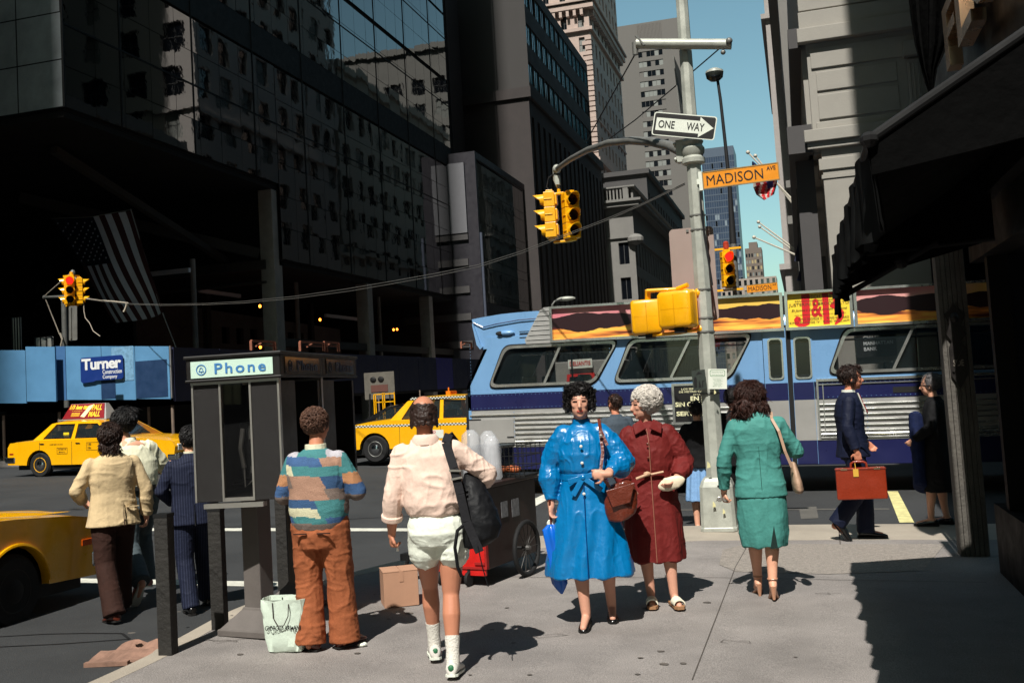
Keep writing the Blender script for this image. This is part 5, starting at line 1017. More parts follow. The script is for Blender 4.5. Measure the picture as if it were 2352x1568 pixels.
# roof, rear slope, fin, floor, interior
b = MB(); rg = [[Vector((x, y, z)) for y, z in ((.02, 2.60), (.05, 2.78), (.22, 2.96), (.7, 3.03), (1.9, 3.03), (2.38, 2.96), (2.55, 2.78), (2.58, 2.6), (2.5, 2.58), (.1, 2.58))] for x in (.32, BL)]; b.ring(rg); b.build('roof', bl, BUS, smooth=40)
side = smooth_poly([(.30, 2.50), (.22, 2.58), (.16, 2.80), (.10, 3.02), (.13, 3.055), (.42, 3.09), (.8, 3.12), (1.45, 3.11), (1.5, 2.9), (1.45, 2.62), (.9, 2.60), (.5, 2.58)], 3)
b = MB(); b.T = XZ(2.58); b.plate(side, (), 2.56); b.build('rear_fin', bl, BUS, smooth=35, bevel=.02)
b = MB(); b.T = XZ(.02); b.plate([(.125, 2.98), (.24, 2.62), (.29, 2.56), (.24, 2.52), (.18, 2.60), (.11, 2.95)], (), .05); b.build('visor', bl, BUS, bevel=.01)
b = MB(); b.T = Matrix.Identity(4); b.tube([(.12, .0, 2.99), (.3, -.008, 2.9), (.55, -.01, 2.945), (.95, -.01, 2.99), (1.25, -.01, 3.0)], .009, 5); b.build('seam', nv, BUS)
b = MB(); b.ell((.72, -.005, 2.78), (.15, .05, .045), 12); b.build('marker_housing', bl, BUS, smooth=60)
b = MB(); [b.box(.95, 1.17, -.006, .0, z, z+.015) for z in (2.68, 2.73, 2.78)]; b.ell((.60, -.03, 2.775), (.07, .02, .04), 8); b.build('vent_slot', rub, BUS)
b = MB(); b.prism([(-.03, .0, .6), (-.03, .0, 1.9), (.30, .0, 2.52), (.36, .0, 2.52), (.03, 0, 1.9), (.03, 0, .6)], (0, 2.6, 0)); b.build('rear_end', bl, BUS)
b = MB(); b.box(-.06, -.02, -.02, .1, .75, 1.75); b.build('rear_post', rub, BUS)
for z, r_ in ((1.62, .06), (1.16, .05)): b = MB(); b.ell((-.06, .12, z), (.06, .07, r_*1.1), 10); b.build('tail_lamp', alumb, BUS, smooth=60)
b = MB(); b.ell((-.07, .12, .9), (.05, .07, .06), 10); b.build('tail_lamp', mat('amber lamp', (230, 120, 20), rough=.3), BUS, smooth=60)
b = MB(); b.box(BL-.05, BL, 0, 2.6, .45, 1.4); b.box(BL-.1, BL, 0, 2.6, 2.5, 3.0); b.box(BL-.05, BL, 1.25, 1.35, 1.4, 2.5); b.build('front_end', bl, BUS)
intm = mat('dim bus interior', (50, 54, 54), rough=.8)
b = MB(); b.box(0, BL, .06, 2.54, .78, .84); b.box(.2, BL, .06, .12, .84, 1.86); b.build('floor', intm, BUS)
seatm = mat('dark green vinyl seat', (22, 34, 32), rough=.5)
for k in range(8):
    x = .9+1.0*k
    if 4.5 < x < 6: continue
    b = MB(); b.box(x, x+.06, .15, 1.0, .9, 2.02); b.box(x, x+.45, .15, 1.0, 1.2, 1.3); b.build('bus_seat', seatm, BUS, bevel=.02); b = MB(); b.box(x, x+.06, 1.6, 2.45, .9, 2.02); b.box(x, x+.45, 1.6, 2.45, 1.2, 1.3); b.build('bus_seat', seatm, BUS, bevel=.02)
b = MB(); [b.tube([(x, 1.1, .84), (x, 1.1, 2.6)], .018, 6) for x in (1.6, 3.1, 5.0, 5.9, 7.4)]; b.tube([(.8, .6, 2.4), (9, .6, 2.4)], .015, 6); b.build('grab_rail', alumb, BUS)
for x in (3.25, 9.6):
    b = MB(); b.lathe([(.2, -.13), (.47, -.14), (.5, -.08), (.5, .12), (.2, .12)], (x, .22, .49), 28, 'y'); w_ = b.build('wheel', rub, BUS, smooth=40); b = MB(); b.lathe([(.001, -.13), (.07, -.13), (.1, -.08), (.2, -.04), (.28, -.10), (.31, -.14), (.31, -.10), (.001, -.02)], (x, .2, .49), 20, 'y'); b.build('rim', galv, w_, smooth=40)
    b = MB(); b.lathe([(.2, -.13), (.47, -.14), (.5, -.08), (.5, .12), (.2, .12)], (x, 2.35, .49), 20, 'y'); b.build('wheel', rub, BUS, smooth=40)
b = MB(); b.box(.1, 2.6, .15, 2.45, .38, .78); b.box(4, 8.9, .3, 2.3, .42, .78); b.build('undercarriage', blk, BUS)
# roof advert boxes
def sunset(name, seed, x0, x1):
    if name in MATS: return MATS[name]
    M = bpy.data.materials.new(name); M.use_nodes = True; t = M.node_tree; bs = t.nodes['Principled BSDF']; N = t.nodes.new; L = t.links.new
    bs.inputs['Roughness'].default_value = .4
    tc = N('ShaderNodeTexCoord'); sp = N('ShaderNodeSeparateXYZ'); L(tc.outputs['Object'], sp.inputs[0])
    def math_(op, a, b_=None, c=None):
        n = N('ShaderNodeMath'); n.operation = op
        for i, v in enumerate((a, b_, c)):
            if v is None: continue
            if isinstance(v, (int, float)): n.inputs[i].default_value = v
            else: L(v, n.inputs[i])
        return n.outputs[0]
    X, Z = sp.outputs[0], sp.outputs[2]
    v = math_('DIVIDE', math_('SUBTRACT', Z, 2.62), .52)     # 0 bottom .. 1 top
    def noise(sx, sz, det=3):
        mp = N('ShaderNodeMapping'); mp.inputs['Scale'].default_value = (sx, 1, sz); mp.inputs['Location'].default_value = (seed*3.7, 0, seed); L(tc.outputs['Object'], mp.inputs[0])
        n = N('ShaderNodeTexNoise'); n.inputs['Scale'].default_value = 1; n.inputs['Detail'].default_value = det; L(mp.outputs[0], n.inputs['Vector']); return n.outputs['Fac']
    n1 = noise(1.3, .01, 5); n2 = noise(1.2, 14, 3); n3 = noise(.8, 3, 2)
    sky_ = N('ShaderNodeValToRGB'); e = sky_.color_ramp.elements
    e[0].position = .3; e[0].color = lin((206, 120, 130)); e[1].position = .7; e[1].color = lin((228, 188, 84)); m_ = sky_.color_ramp.elements.new(.5); m_.color = lin((214, 160, 150))
    L(math_('ADD', math_('MULTIPLY', math_('SUBTRACT', X, (x0+x1)/2-1.2*(seed-1)), .12 if seed < 3 else -.1), math_('ADD', math_('MULTIPLY', n3, .8), .1)), sky_.inputs[0])
    wat = N('ShaderNodeValToRGB'); e = wat.color_ramp.elements
    e[0].position = .36; e[0].color = lin((90, 30, 30)); e[1].position = .62; e[1].color = lin((236, 190, 78)); m_ = wat.color_ramp.elements.new(.48); m_.color = lin((226, 138, 60)); L(n2, wat.inputs[0])
    ridge = math_('ADD', math_('MULTIPLY', n1, .5), .50); shore = math_('ADD', math_('MULTIPLY', n1, -.7), .66)
    hill = math_('MULTIPLY', math_('LESS_THAN', v, ridge), math_('GREATER_THAN', v, shore)); below = math_('LESS_THAN', v, .40)
    mix1 = N('ShaderNodeMix'); mix1.data_type = 'RGBA'; L(below, mix1.inputs[0]); L(sky_.outputs[0], mix1.inputs[6]); L(wat.outputs[0], mix1.inputs[7])
    mix2 = N('ShaderNodeMix'); mix2.data_type = 'RGBA'; L(hill, mix2.inputs[0]); L(mix1.outputs[2], mix2.inputs[6]); mix2.inputs[7].default_value = lin((40, 18, 22)); L(mix2.outputs[2], bs.inputs['Base Color'])
    MATS[name] = M; return M
def adbox(x0, x1, m, nm, pr=.06):
    b = MB(); b.T = XZ(.02); b.plate([(x0, 2.57), (x1, 2.57), (x1, 3.18), (x0, 3.18)], [[(x0+.045, 2.615), (x1-.045, 2.615), (x1-.045, 3.14), (x0+.045, 3.14)]], .06+pr); b.T = Matrix.Identity(4); f = b.build('advert_frame', alumb, BUS, bevel=.008)
    b = MB(); b.box(x0+.03, x1-.03, -.035-(pr-.06), .1, 2.6, 3.15); return b.build('advert', m, BUS)
adbox(1.51, 5.33, sunset('sunset poster', 1, 1.5, 5.3), 'a'); adbox(6.40, 10.4, sunset('second sunset poster', 2, 6.4, 10.4), 'b')
adbox(5.36, 6.38, mat('yellow poster', (240, 206, 60), rough=.4, var=.08, vs=3), 'c', .09)
b = MB(); b.box(1.5, 10.4, .1, .2, 2.6, 3.14); b.build('advert_back', blk, BUS)
redl = mat('red poster lettering', (204, 26, 34), rough=.5, var=0); ptx = mat('brown poster lettering', (74, 58, 30), rough=.5, var=0)
b = MB(); b.T = XZ(-.066)
b.plate([(5.62, 3.13), (5.745, 3.13), (5.74, 2.72), (5.72, 2.65), (5.66, 2.62), (5.56, 2.62), (5.50, 2.66), (5.49, 2.74), (5.53, 2.79), (5.59, 2.77), (5.60, 2.72), (5.57, 2.68), (5.62, 2.67)], (), .003)
b.text('&', 5.76, 5.93, 2.76, 3.05, .003, bold=.03); b.box(5.935, 6.03, 2.64, 3.13, 0, .003)
b.plate(smooth_poly([(6.02, 3.13), (6.16, 3.13), (6.22, 3.04), (6.17, 2.93), (6.25, 2.82), (6.22, 2.70), (6.13, 2.63), (6.10, 2.64), (6.15, 2.74), (6.14, 2.84), (6.06, 2.90), (6.04, 2.92), (6.10, 3.0), (6.09, 3.09)], 2), (), .003); b.build('lettering', redl, BUS)
b = MB(); b.T = XZ(-.070); b.text('SCOTCH WHISKY', 5.62, 6.2, 3.06, 3.11, .002); b.text('RENOWNED BOTTLED', 5.52, 6.1, 3.01, 3.035, .002); b.text('JUSTERINI & BROOKS LTD', 5.42, 6.33, 2.93, 2.99, .002); b.text("St James's Street London England", 5.46, 6.3, 2.85, 2.90, .002, shear=.3)
b.text('WINE MERCHANTS BY APPOINTMENT TO HIS LATE MAJESTY', 5.5, 6.28, 2.79, 2.81, .002); b.text('KING GEORGE III     KING EDWARD', 5.56, 6.32, 2.72, 2.755, .002); b.text('KING GEORGE IV   KING WILLIAM', 5.42, 6.32, 2.665, 2.70, .002); b.build('lettering', ptx, BUS)
# ribbed aluminium end cap of the advert rack
b = MB(); b.T = XZ(.05); b.plate([(1.07, 2.57), (1.5, 2.57), (1.5, 3.18), (1.40, 3.175), (1.34, 3.13), (1.05, 2.64)], (), .09); b.T = Matrix.Identity(4)
for k in range(7): z = 2.64+.08*k; b.tube([(1.06+.28*(z-2.6)/.55, -.045, z), (1.5, -.045, z)], .009, 5)
b.build('rack_end', alum, BUS, bevel=.006)
# dark poster on the bus side
b = MB(); b.T = XZ(-.014); b.plate([(3.50, 1.13), (4.16, 1.13), (4.16, 1.80), (3.50, 1.80)], [[(3.54, 1.17), (4.12, 1.17), (4.12, 1.76), (3.54, 1.76)]], .02); f = b.build('poster_frame', alumb, BUS)
b = MB(); b.box(3.53, 4.13, -.024, -.008, 1.16, 1.77); pp = b.build('poster', blk, BUS)
b = MB(); b.T = XZ(-.026)
for i, (s, x0, x1, z, h, bo) in enumerate((('LOS SERVICIOS', 3.66, 4.05, 1.69, .03, .01), ('DE METRO CARD', 3.62, 4.08, 1.645, .03, .01), ('ESTAN', 3.85, 4.0, 1.60, .02, 0), ('EN SU', 3.80, 4.10, 1.51, .075, .03), ('SIN COSTO', 3.55, 4.10, 1.42, .075, .03), ('ALGUNO', 3.82, 4.06, 1.375, .03, .01), ('SERVICIO', 3.56, 4.10, 1.27, .075, .03))): b.text(s, x0, x1, z, z+h, .002, bold=bo)
b.build('lettering', mat('cream lettering', (226, 222, 180), rough=.5, var=0), pp)

# ================= cars =================
yelc = mat('taxi yellow paint', (238, 172, 6), rough=.28, var=.06, vs=2, coat=.6); tyre = mat('tyre rubber', (24, 24, 25), rough=.85, var=.2, vs=8); chrome = mat('chrome', (190, 192, 194), rough=.15, metal=1, var=.05)
cgl = glass('car glass', (40, 48, 50), .45, .02); grime = mat('road grime on yellow', (150, 112, 30), rough=.7, var=.3, vs=3); red_l = mat('red tail lens', (150, 20, 20), rough=.3); orl = mat('orange marker lens', (220, 90, 10), rough=.3)
cint = mat('dark car interior', (26, 25, 24), rough=.8)
def archp(xc, zc, r, n=12, a0=0, a1=math.pi): return [(xc-r*math.cos(a0+(a1-a0)*k/n), zc+r*math.sin(a0+(a1-a0)*k/n)) for k in range(n+1)]
def car(name, label, cat, loc, rz, P, paint=yelc, group=None, parts=()):
    """local: front toward +X, x from 0 (rear bumper) to L; y from -W/2 (right side) to W/2; z from road"""
    t = thing(name, label, cat, loc, rz, group, .02*math.cos(rz)); W, L, wx = P['W'], P['L'], P['wheels']; wr = P.get('wr', .33)
    # body: outline with wheel arches, sections pulled in towards sills and shoulders
    low = []
    for xc in wx: low += archp(xc, wr, wr+.06)
    out = [(P['rear'][0], .34)]+[(x, max(z, .22)) for x, z in low]+[(L-.1, .30)]+P['front']+P['top']
    b = MB(); N = 7; cols = []
    for k in range(N):
        f = k/(N-1)*2-1; y = f*W/2; tuck = .0 if abs(f) < .9 else .05
        cols.append((y, tuck))
    inner = W/2-.09
    # two flanks (plates) and an upper skin following the top profile
    for s in (-1, 1):
        b.T = basis((0, s*(W/2), 0), (1, 0, 0), (0, 0, 1)) if s < 0 else basis((0, s*(W/2)-.08, 0), (1, 0, 0), (0, 0, 1))
        b.T = Matrix.Translation((0, s*W/2-(0 if s > 0 else -.08), 0)) @ basis((0, 0, 0), (1, 0, 0), (0, 0, 1)); b.plate(out, (), .08)
    b.T = Matrix.Identity(4); top = P['top'][::-1]; top = [P['rear']]+top+P['front'][::-1]; top = sorted(set(top), key=lambda p: 0) if False else top
    prof = [(P['rear'][0], .36)]+[p for p in P['top'][::-1]]+P['front'][::-1]+[(L-.1, .32)]
    rg = []
    for (x, z) in prof: rg.append([Vector((x, -W/2+.04, z-.012)), Vector((x, -W/2+.16, z+.012*(z > .5))), Vector((x, -W/4, z+.03*(z > .5))), Vector((x, 0, z+.035*(z > .5))), Vector((x, W/4, z+.03*(z > .5))), Vector((x, W/2-.16, z+.012*(z > .5))), Vector((x, W/2-.04, z-.012))])
    b.ring(rg, cap=False, close=False); body = b.build('body', paint, t, smooth=38, bevel=.018)
    b = MB(); b.box(.3, L-.3, -W/2+.1, W/2-.1, .2, .5); b.build('underbody', blk, t)
    # greenhouse
    gh, tum = P['cabin'], P.get('tumble', .16); zb = gh[0][1]; zt = max(p[1] for p in gh)
    def side_pt(x, z, s, d=0): return Vector((x, s*(W/2-.04-tum*(z-zb)/(zt-zb)+d), z))
    for s in (-1, 1):
        b = MB(); b.plate(gh, P['glass'], .03); b.v = [tuple(side_pt(v[0], v[1], s, v[2]-.03)) for v in b.v]; b.build('cabin_side', paint, t, bevel=.006)
        for g in P['glass']: b = MB(); b.plate(g, (), .004); b.v = [tuple(side_pt(v[0], v[1], s, v[2]-.02)) for v in b.v]; o = b.build('window', cgl, t); b = MB(); b.plate(scale_poly(g, .012), [scale_poly(g, -.004)], .008); b.v = [tuple(side_pt(v[0], v[1], s, v[2]-.002)) for v in b.v]; b.build('window_trim', chrome, o)
    rf = [p for p in gh if p[1] > zt-.06]; rf.sort(); b = MB(); b.ring([[side_pt(x, z, -1), Vector((x, -W/4, z+.035)), Vector((x, 0, z+.045)), Vector((x, W/4, z+.035)), side_pt(x, z, 1), Vector((x, 0, z-.03))] for x, z in rf]); b.build('roof', paint, t, smooth=50)
    xf, xr = rf[-1], rf[0]; fb_, rb_ = gh[1], gh[0]
    b = MB(); b.quad(side_pt(fb_[0], fb_[1], -1, -.03), side_pt(fb_[0], fb_[1], 1, -.03), side_pt(xf[0], xf[1], 1, -.03), side_pt(xf[0], xf[1], -1, -.03)); b.build('windscreen', cgl, t)
    b = MB(); b.quad(side_pt(rb_[0], rb_[1], 1, -.03), side_pt(rb_[0], rb_[1], -1, -.03), side_pt(xr[0], xr[1], -1, -.03), side_pt(xr[0], xr[1], 1, -.03)); b.build('rear_window', cgl, t)
    b = MB(); m = (gh[0][0]+gh[1][0])/2
    for x in (m-.9, m+.15): b.box(x, x+.16, -W/2+.2, W/2-.2, .5, zb+.22); b.box(x, x+.6, -W/2+.2, W/2-.2, .45, .6)
    b.box(.9, L-.9, -W/2+.1, W/2-.1, .42, .5); b.tube([(gh[1][0]-.55, W/4+.17*math.cos(a), zb+.02+.17*math.sin(a)) for a in [2*math.pi*k/12 for k in range(13)]], .015, 5); b.build('interior', cint, t, bevel=.02)
    for xc in wx:
        for s in (-1, 1):
            b = MB(); b.lathe([(.19, -.09), (wr-.04, -.10), (wr, -.06), (wr, .06), (wr-.04, .10), (.19, .09)], (xc, s*(W/2-.12), wr), 28, 'y'); w = b.build('wheel', tyre, t, smooth=40)
            b = MB(); q = 1 if s < 0 else -1; b.lathe([(.001, -.115*q), (.07, -.11*q), (.115, -.085*q), (.12, -.05*q), (.001, -.05*q)], (xc, s*(W/2-.12), wr), 20, 'y'); b.build('hubcap', P.get('hub', chrome), w, smooth=40)
            b = MB(); b.lathe([(.11, -.045*q), (.15, -.075*q), (.185, -.095*q), (.195, -.09*q), (.19, -.03*q), (.11, -.03*q)], (xc, s*(W/2-.12), wr), 24, 'y'); b.build('rim', P.get('rim', paint), w, smooth=40)
    b = MB(); z0, z1 = P.get('bump', (.38, .56)); b.box(-.06, .09, -W/2+.0, W/2-.0, z0, z1); b.box(.0, .28, -W/2-.02, -W/2+.06, z0, z1-.02); b.box(.0, .28, W/2-.06, W/2+.02, z0, z1-.02); b.build('rear_bumper', chrome, t, bevel=.03)
    b = MB(); b.box(L-.08, L+.07, -W/2, W/2, z0, z1); b.box(L-.26, L, -W/2-.02, -W/2+.06, z0, z1-.02); b.box(L-.26, L, W/2-.06, W/2+.02, z0, z1-.02); b.build('front_bumper', chrome, t, bevel=.03)
    for s in (-1, 1):
        b = MB(); b.box(L-.1, L-.03, s*W*.38-.1, s*W*.38+.1, .62, .78); b.build('headlight', mat('headlight glass', (200, 205, 205), rough=.1), t, bevel=.02)
        for hx in P['handles']: b = MB(); b.cbox((hx, s*(W/2+.012), P.get('hz', .82)), (.13, .02, .025)); b.build('door_handle', chrome, t, bevel=.006)
    b = MB()
    for s in (-1, 1):
        for sx in P['seams']: b.cbox((sx, s*(W/2+.001), .60), (.009, .006, .62))
        b.box(wx[0]+.45, wx[1]-.45, s*(W/2+.003)-.003, s*(W/2+.003)+.003, .235, .25)
    b.build('door_seam', rub, t)
    return t
sedan = dict(W=1.86, L=5.12, wheels=(1.02, 3.90), wr=.325, rear=(.04, .62), top=[(4.98, .86), (4.3, .93), (3.55, .975), (1.25, .965), (.7, .94), (.12, .90), (.04, .78)], front=[(5.05, .52), (5.08, .72)],
             cabin=[(.80, .955), (3.50, .965), (2.76, 1.36), (2.45, 1.40), (1.95, 1.415), (1.5, 1.405), (1.28, 1.37)],
             glass=[[(1.12, 1.0), (1.97, 1.0), (2.0, 1.345), (1.44, 1.345)], [(2.10, 1.0), (3.12, 1.0), (2.68, 1.34), (2.11, 1.345)]], handles=(1.12, 2.22), hz=.87, seams=(1.04, 2.03, 3.22))
g2 = G(90, 1095, -.15)
TX = car('taxi', 'yellow sedan taxi with a lit-cigarette style roof advert, side on at the left, facing right', 'taxi', (g2.x-1.02, g2.y+.93, gz(g2.x, -.15)), 0, sedan); TX['label'] = 'yellow sedan taxi side-on at the left, with a maroon roof advert board'
b = MB(); b.prism([(1.12, -.30, 1.43), (2.6, -.30, 1.43), (2.6, .30, 1.43), (1.12, .30, 1.43)], (0, 0, .03)); b.build('advert_base', alum, TX)
b = MB(); b.add([(1.18, -.26, 1.46), (2.56, -.26, 1.46), (2.56, .26, 1.46), (1.18, .26, 1.46), (1.32, -.06, 1.86), (2.40, -.06, 1.86), (2.40, .06, 1.86), (1.32, .06, 1.86)], [(0, 1, 5, 4), (2, 3, 7, 6), (1, 2, 6, 5), (3, 0, 4, 7), (4, 5, 6, 7)]); b.build('advert_housing', alum, TX)
nrm = Vector((0, -.33, .2)).normalized(); T = basis((1.20, -.262, 1.466), (1, 0, 0), (0, .2, .40))
b = MB(); b.T = T; b.plate([(0, 0), (1.30, 0), (1.18, .43), (.13, .43)], (), .012); adb = b.build('advert', mat('maroon poster', (128, 18, 26), rough=.4), TX)
b = MB(); b.T = T @ Matrix.Translation((0, 0, .013)) @ Matrix.Diagonal((1.1, 1.18, 1, 1)); b.text('1/3 less tar', .12, .66, .23, .34, .002, bold=.04, shear=.2); b.text('PALL', .76, 1.04, .2, .34, .002, bold=.03); b.text('MALL', .72, 1.04, .04, .17, .002, bold=.03); b.text('than the leading filter king', .2, .5, .18, .205, .002); [b.box(.22, .46, .06+.025*k, .07+.025*k, 0, .002) for k in range(4)]; b.build('lettering', mat('poster yellow', (240, 200, 40), rough=.5), adb)
b = MB(); b.T = T @ Matrix.Translation((0, 0, .015)) @ Matrix.Diagonal((1.1, 1.18, 1, 1)); b.plate([(.50, .05), (.62, .03), (.76, .28), (.78, .35), (.74, .33), (.66, .31)], (), .003); b.build('print', mat('pale yellow print', (240, 232, 170), rough=.5), adb)
b = MB(); b.T = basis((0, -.934, 0), (1, 0, 0), (0, 0, 1)); b.text('CABP SERV CO INC', 1.36, 1.76, .83, .86, .002); b.text('302 RIDER AVE', 1.62, 1.86, .70, .735, .002); b.text('BRONX N.Y.', 1.64, 1.84, .63, .665, .002); b.plate([(1.58, .6), (1.9, .6), (1.9, .76), (1.58, .76)], [[(1.588, .608), (1.892, .608), (1.892, .752), (1.588, .752)]], .002)
b.text('1.00', 2.52, 2.62, .80, .86, .002, bold=.02); b.text('10c', 2.52, 2.62, .71, .77, .002, bold=.02); b.plate([(2.48, .68), (2.84, .68), (2.84, .88), (2.48, .88)], [[(2.487, .687), (2.833, .687), (2.833, .873), (2.487, .873)]], .002); b.text('157', 1.42, 1.56, 1.1, 1.13, .002); b.build('lettering', mat('faded black lettering', (70, 56, 14), rough=.6), TX)
b = MB(); b.box(.10, .22, -.936, -.93, .60, .64); b.build('side_marker', red_l, TX); b = MB(); b.box(1.7, 1.87, -.83, -.82, 1.03, 1.14); b.build('licence_card', mat('yellow card', (230, 200, 30), rough=.6), TX)
# second, near taxi: only its front quarter shows at the lower left
near = dict(sedan); near['rim'] = blk; near['hub'] = rub; near['top'] = [(4.98, .84), (4.6, .90), (3.9, .95), (3.45, .965), (1.25, .965), (.7, .94), (.12, .90), (.04, .78)]  # rims and hubs blackened to stand for wheel-arch shade
T1 = car('taxi', 'close yellow taxi cut off by the left edge, only its bonnet and front wing showing', 'taxi', (-7.65, 8.55-5.1, gz(-7.65, -.15)), math.pi/2, near); T1.rotation_euler = (0, .02, math.pi/2)
b = MB(); b.box(4.72, 4.86, -.938, -.93, .60, .66); b.build('side_marker', orl, T1, bevel=.004)
b = MB(); b.ring([[Vector((x, y, z)) for y, z in ((-.66, .93+h*.3), (-.60, .955+h), (-.2, .985+h), (.2, .985+h), (.6, .955+h), (.66, .93+h*.3))] for x, h in ((3.5, .03), (4.2, .012), (4.9, -.05))], cap=True); b.build('bonnet_bulge', yelc, T1, smooth=40)
b = MB()
for xc in sedan['wheels']: rr_ = archp(xc, .325, .40, 16, .1, math.pi-.1); b.tube([(x, -.935, z) for x, z in rr_], .018, 6)
b.build('wheel_arch_lip', yelc, T1, smooth=60)
# checker taxi beyond the bus tail, nose to the left
chk = dict(W=1.93, L=5.05, wheels=(.98, 4.03), wr=.345, rear=(.04, .62), top=[(4.95, .88), (4.3, .99), (3.72, 1.05), (1.35, 1.03), (.8, 1.0), (.16, .94), (.04, .8)], front=[(5.0, .52), (5.04, .74)],
           cabin=[(.95, 1.02), (3.62, 1.04), (3.18, 1.50), (2.85, 1.56), (2.2, 1.585), (1.7, 1.57), (1.35, 1.50)], glass=[[(1.45, 1.07), (2.2, 1.07), (2.22, 1.50), (1.62, 1.48)], [(2.32, 1.07), (3.30, 1.07), (3.02, 1.49), (2.33, 1.51)]], handles=(1.5, 2.42), hz=.93, seams=(1.3, 2.27, 3.35), rim=galvd, bump=(.40, .58))
g3 = G(897, 1063, -.15)
T3 = car('taxi', 'roomy old-style yellow taxi with checkered stripes, half hidden behind the bus tail', 'taxi', (g3.x+4.03, g3.y+.0, gz(g3.x, -.15)), math.pi, chk); T3.rotation_euler = (0, -.02, math.pi)
b = MB()
def checks(x0, x1, z, y, n):
    w = (x1-x0)/n
    for i in range(n):
        for j in (0, 1): b.m = (i+j) % 2; b.box(x0+w*i, x0+w*(i+1), y, y+.003, z+.028*j, z+.028*(j+1))
checks(.9, 4.98, .885, .967, 90); checks(1.5, 3.1, 1.53, .80, 40); b.build('checker_stripe', [blk, whites], T3)
b = MB(); b.box(2.2, 2.7, .968, .971, .58, .78); b.build('fare_panel', whites, T3); b = MB(); b.T = basis((2.7, .972, .6), (-1, 0, 0), (0, 0, 1)); b.text('1.00', .05, .3, .1, .16, .002); b.text('10c', .05, .25, .02, .08, .002); b.build('lettering', redl, T3)
b = MB(); b.cbox((2.3, 0, 1.66), (.12, .5, .1)); b.tube([(2.3, .2, 1.6), (2.3, .2, 1.8)], .02); b.build('roof_light', mat('amber lamp', (230, 120, 20)), T3, bevel=.01)
# dark car nose behind the checker's bonnet
dk = dict(sedan); dkp = mat('black car paint', (14, 14, 16), rough=.2, coat=.6)
q = G(838, 1030, -.15); T4 = car('parked_car', 'black car whose windscreen shows behind the bonnet of the checkered taxi', 'car', (g3.x+1.9, g3.y+2.6, gz(g3.x, -.15)), math.pi, dk, dkp); T4.rotation_euler = (0, -.02, math.pi)
T5 = car('taxi', 'pale yellow car roof just peeping behind the black car', 'car', (g3.x+3.4, g3.y+5.6, gz(g3.x, -.15)), math.pi, dk, yelc); T5.rotation_euler = (0, -.02, math.pi)
# street clutter behind the checker: barricades and board
bz_ = AY(858, 895, 29.5); t = thing('construction_barricade', 'yellow steel barricade frame standing behind the checkered taxi', 'barricade', (bz_.x, bz_.y, gz(bz_.x))); zt = bz_.z-gz(bz_.x)+.1
b = MB()
for x in (0, .06, .3, .36, .7): b.bar((x, 0, 0), (x, 0, zt-.25+(0 if x < .2 else .04)), .03)
for z in (zt-.25, zt-.5): b.bar((0, 0, z), (.7, 0, z), .03)
b.build('frame', yelc, t)
bz_ = AY(838, 905, 33); t = thing('notice_board', 'grey portable notice board on legs left of the yellow barricade', 'board', (bz_.x, bz_.y, gz(bz_.x))); zt = bz_.z-gz(bz_.x)
b = MB(); b.box(0, 1.15, 0, .06, zt-.2, zt+.75); b.build('board', mat('dull grey board', (96, 92, 84), rough=.8, var=.3, vs=3), t); b = MB(); b.bar((.1, 0, 0), (.2, 0, zt), .05); b.bar((1.05, 0, 0), (.95, 0, zt), .05); b.build('leg', blk, t)
b = MB(); b.box(.25, .9, -.02, 0, zt+.05, zt+.3); b.build('panel', mat('faded brown red board', (92, 58, 50), rough=.8), t); b = MB(); b.ell((.35, -.02, zt+.5), (.12, .03, .1), 10); b.ell((.65, -.02, zt+.5), (.12, .03, .1), 10); b.build('lamp', blk, t)
# ================= people =================
SK = {}
def skin(nm, c): return mat('skin '+nm, c, rough=.5, var=.06, vs=12, spec=.4)
sk1 = skin('fair', (214, 158, 130)); sk2 = skin('tan', (188, 126, 98)); sk3 = skin('pale', (204, 150, 126)); sk4 = skin('ruddy', (196, 128, 100))
lipm = mat('lips', (188, 92, 78), rough=.4, var=0); eyem = mat('dark eye', (46, 30, 26), rough=.3, var=0); browm = mat('brow', (84, 52, 40), rough=.8, var=0)
def hairm(nm, c): return mat('hair '+nm, c, rough=.5, var=.4, vs=40, bump=.4, bs=70, spec=.4)
V3 = Vector
def cone(b, p, q, r0, r1, n=3, bulge=0, seg=12):
    p, q = V3(p), V3(q); pts = [p.lerp(q, i/n) for i in range(n+1)]; rs = [r0+(r1-r0)*i/n+bulge*math.sin(math.pi*i/n) for i in range(n+1)]
    b.tube(pts, rs, seg); b.ell(p, (r0, r0, r0), 10); b.ell(q, (r1, r1, r1), 10)
def hand(b, w, d, n, side, curl=.5, spread=1):
    """w wrist, d finger direction, n palm normal; side +1 right hand"""
    w, d, n = V3(w), V3(d).normalized(), V3(n); n = (n-d*n.dot(d)).normalized(); l = n.cross(d).normalized()*side
    rot = Matrix((l, n, d)).transposed(); b.ell(w+d*.045, (.040, .017, .055), 12, rot); cone(b, w-d*.03, w+d*.02, .026, .026, 1)
    for k, (o, L) in enumerate(((-.030, .058), (-.010, .072), (.010, .078), (.029, .070))):
        p = w+d*.078+l*o; a = curl*(1.0+.15*k)+.1*(k % 2); d1 = d*math.cos(a)+n*math.sin(a); q = p+d1*L*.5; d2 = d*math.cos(a*2.1)+n*math.sin(a*2.1); r = q+d2*L*.48
        b.tube([p-d*.01, p, q, r], [.0095, .0095, .0085, .0065], 8); b.ell(r, (.0065,)*3, 6)
    p = w+d*.02+l*.030; q = p+(l*.7+d*.6+n*.3).normalized()*.038; r = q+(l*.1+d*.85+n*.5).normalized()*.032; b.tube([p, q, r], [.013, .011, .008], 8); b.ell(r, (.008,)*3, 6)
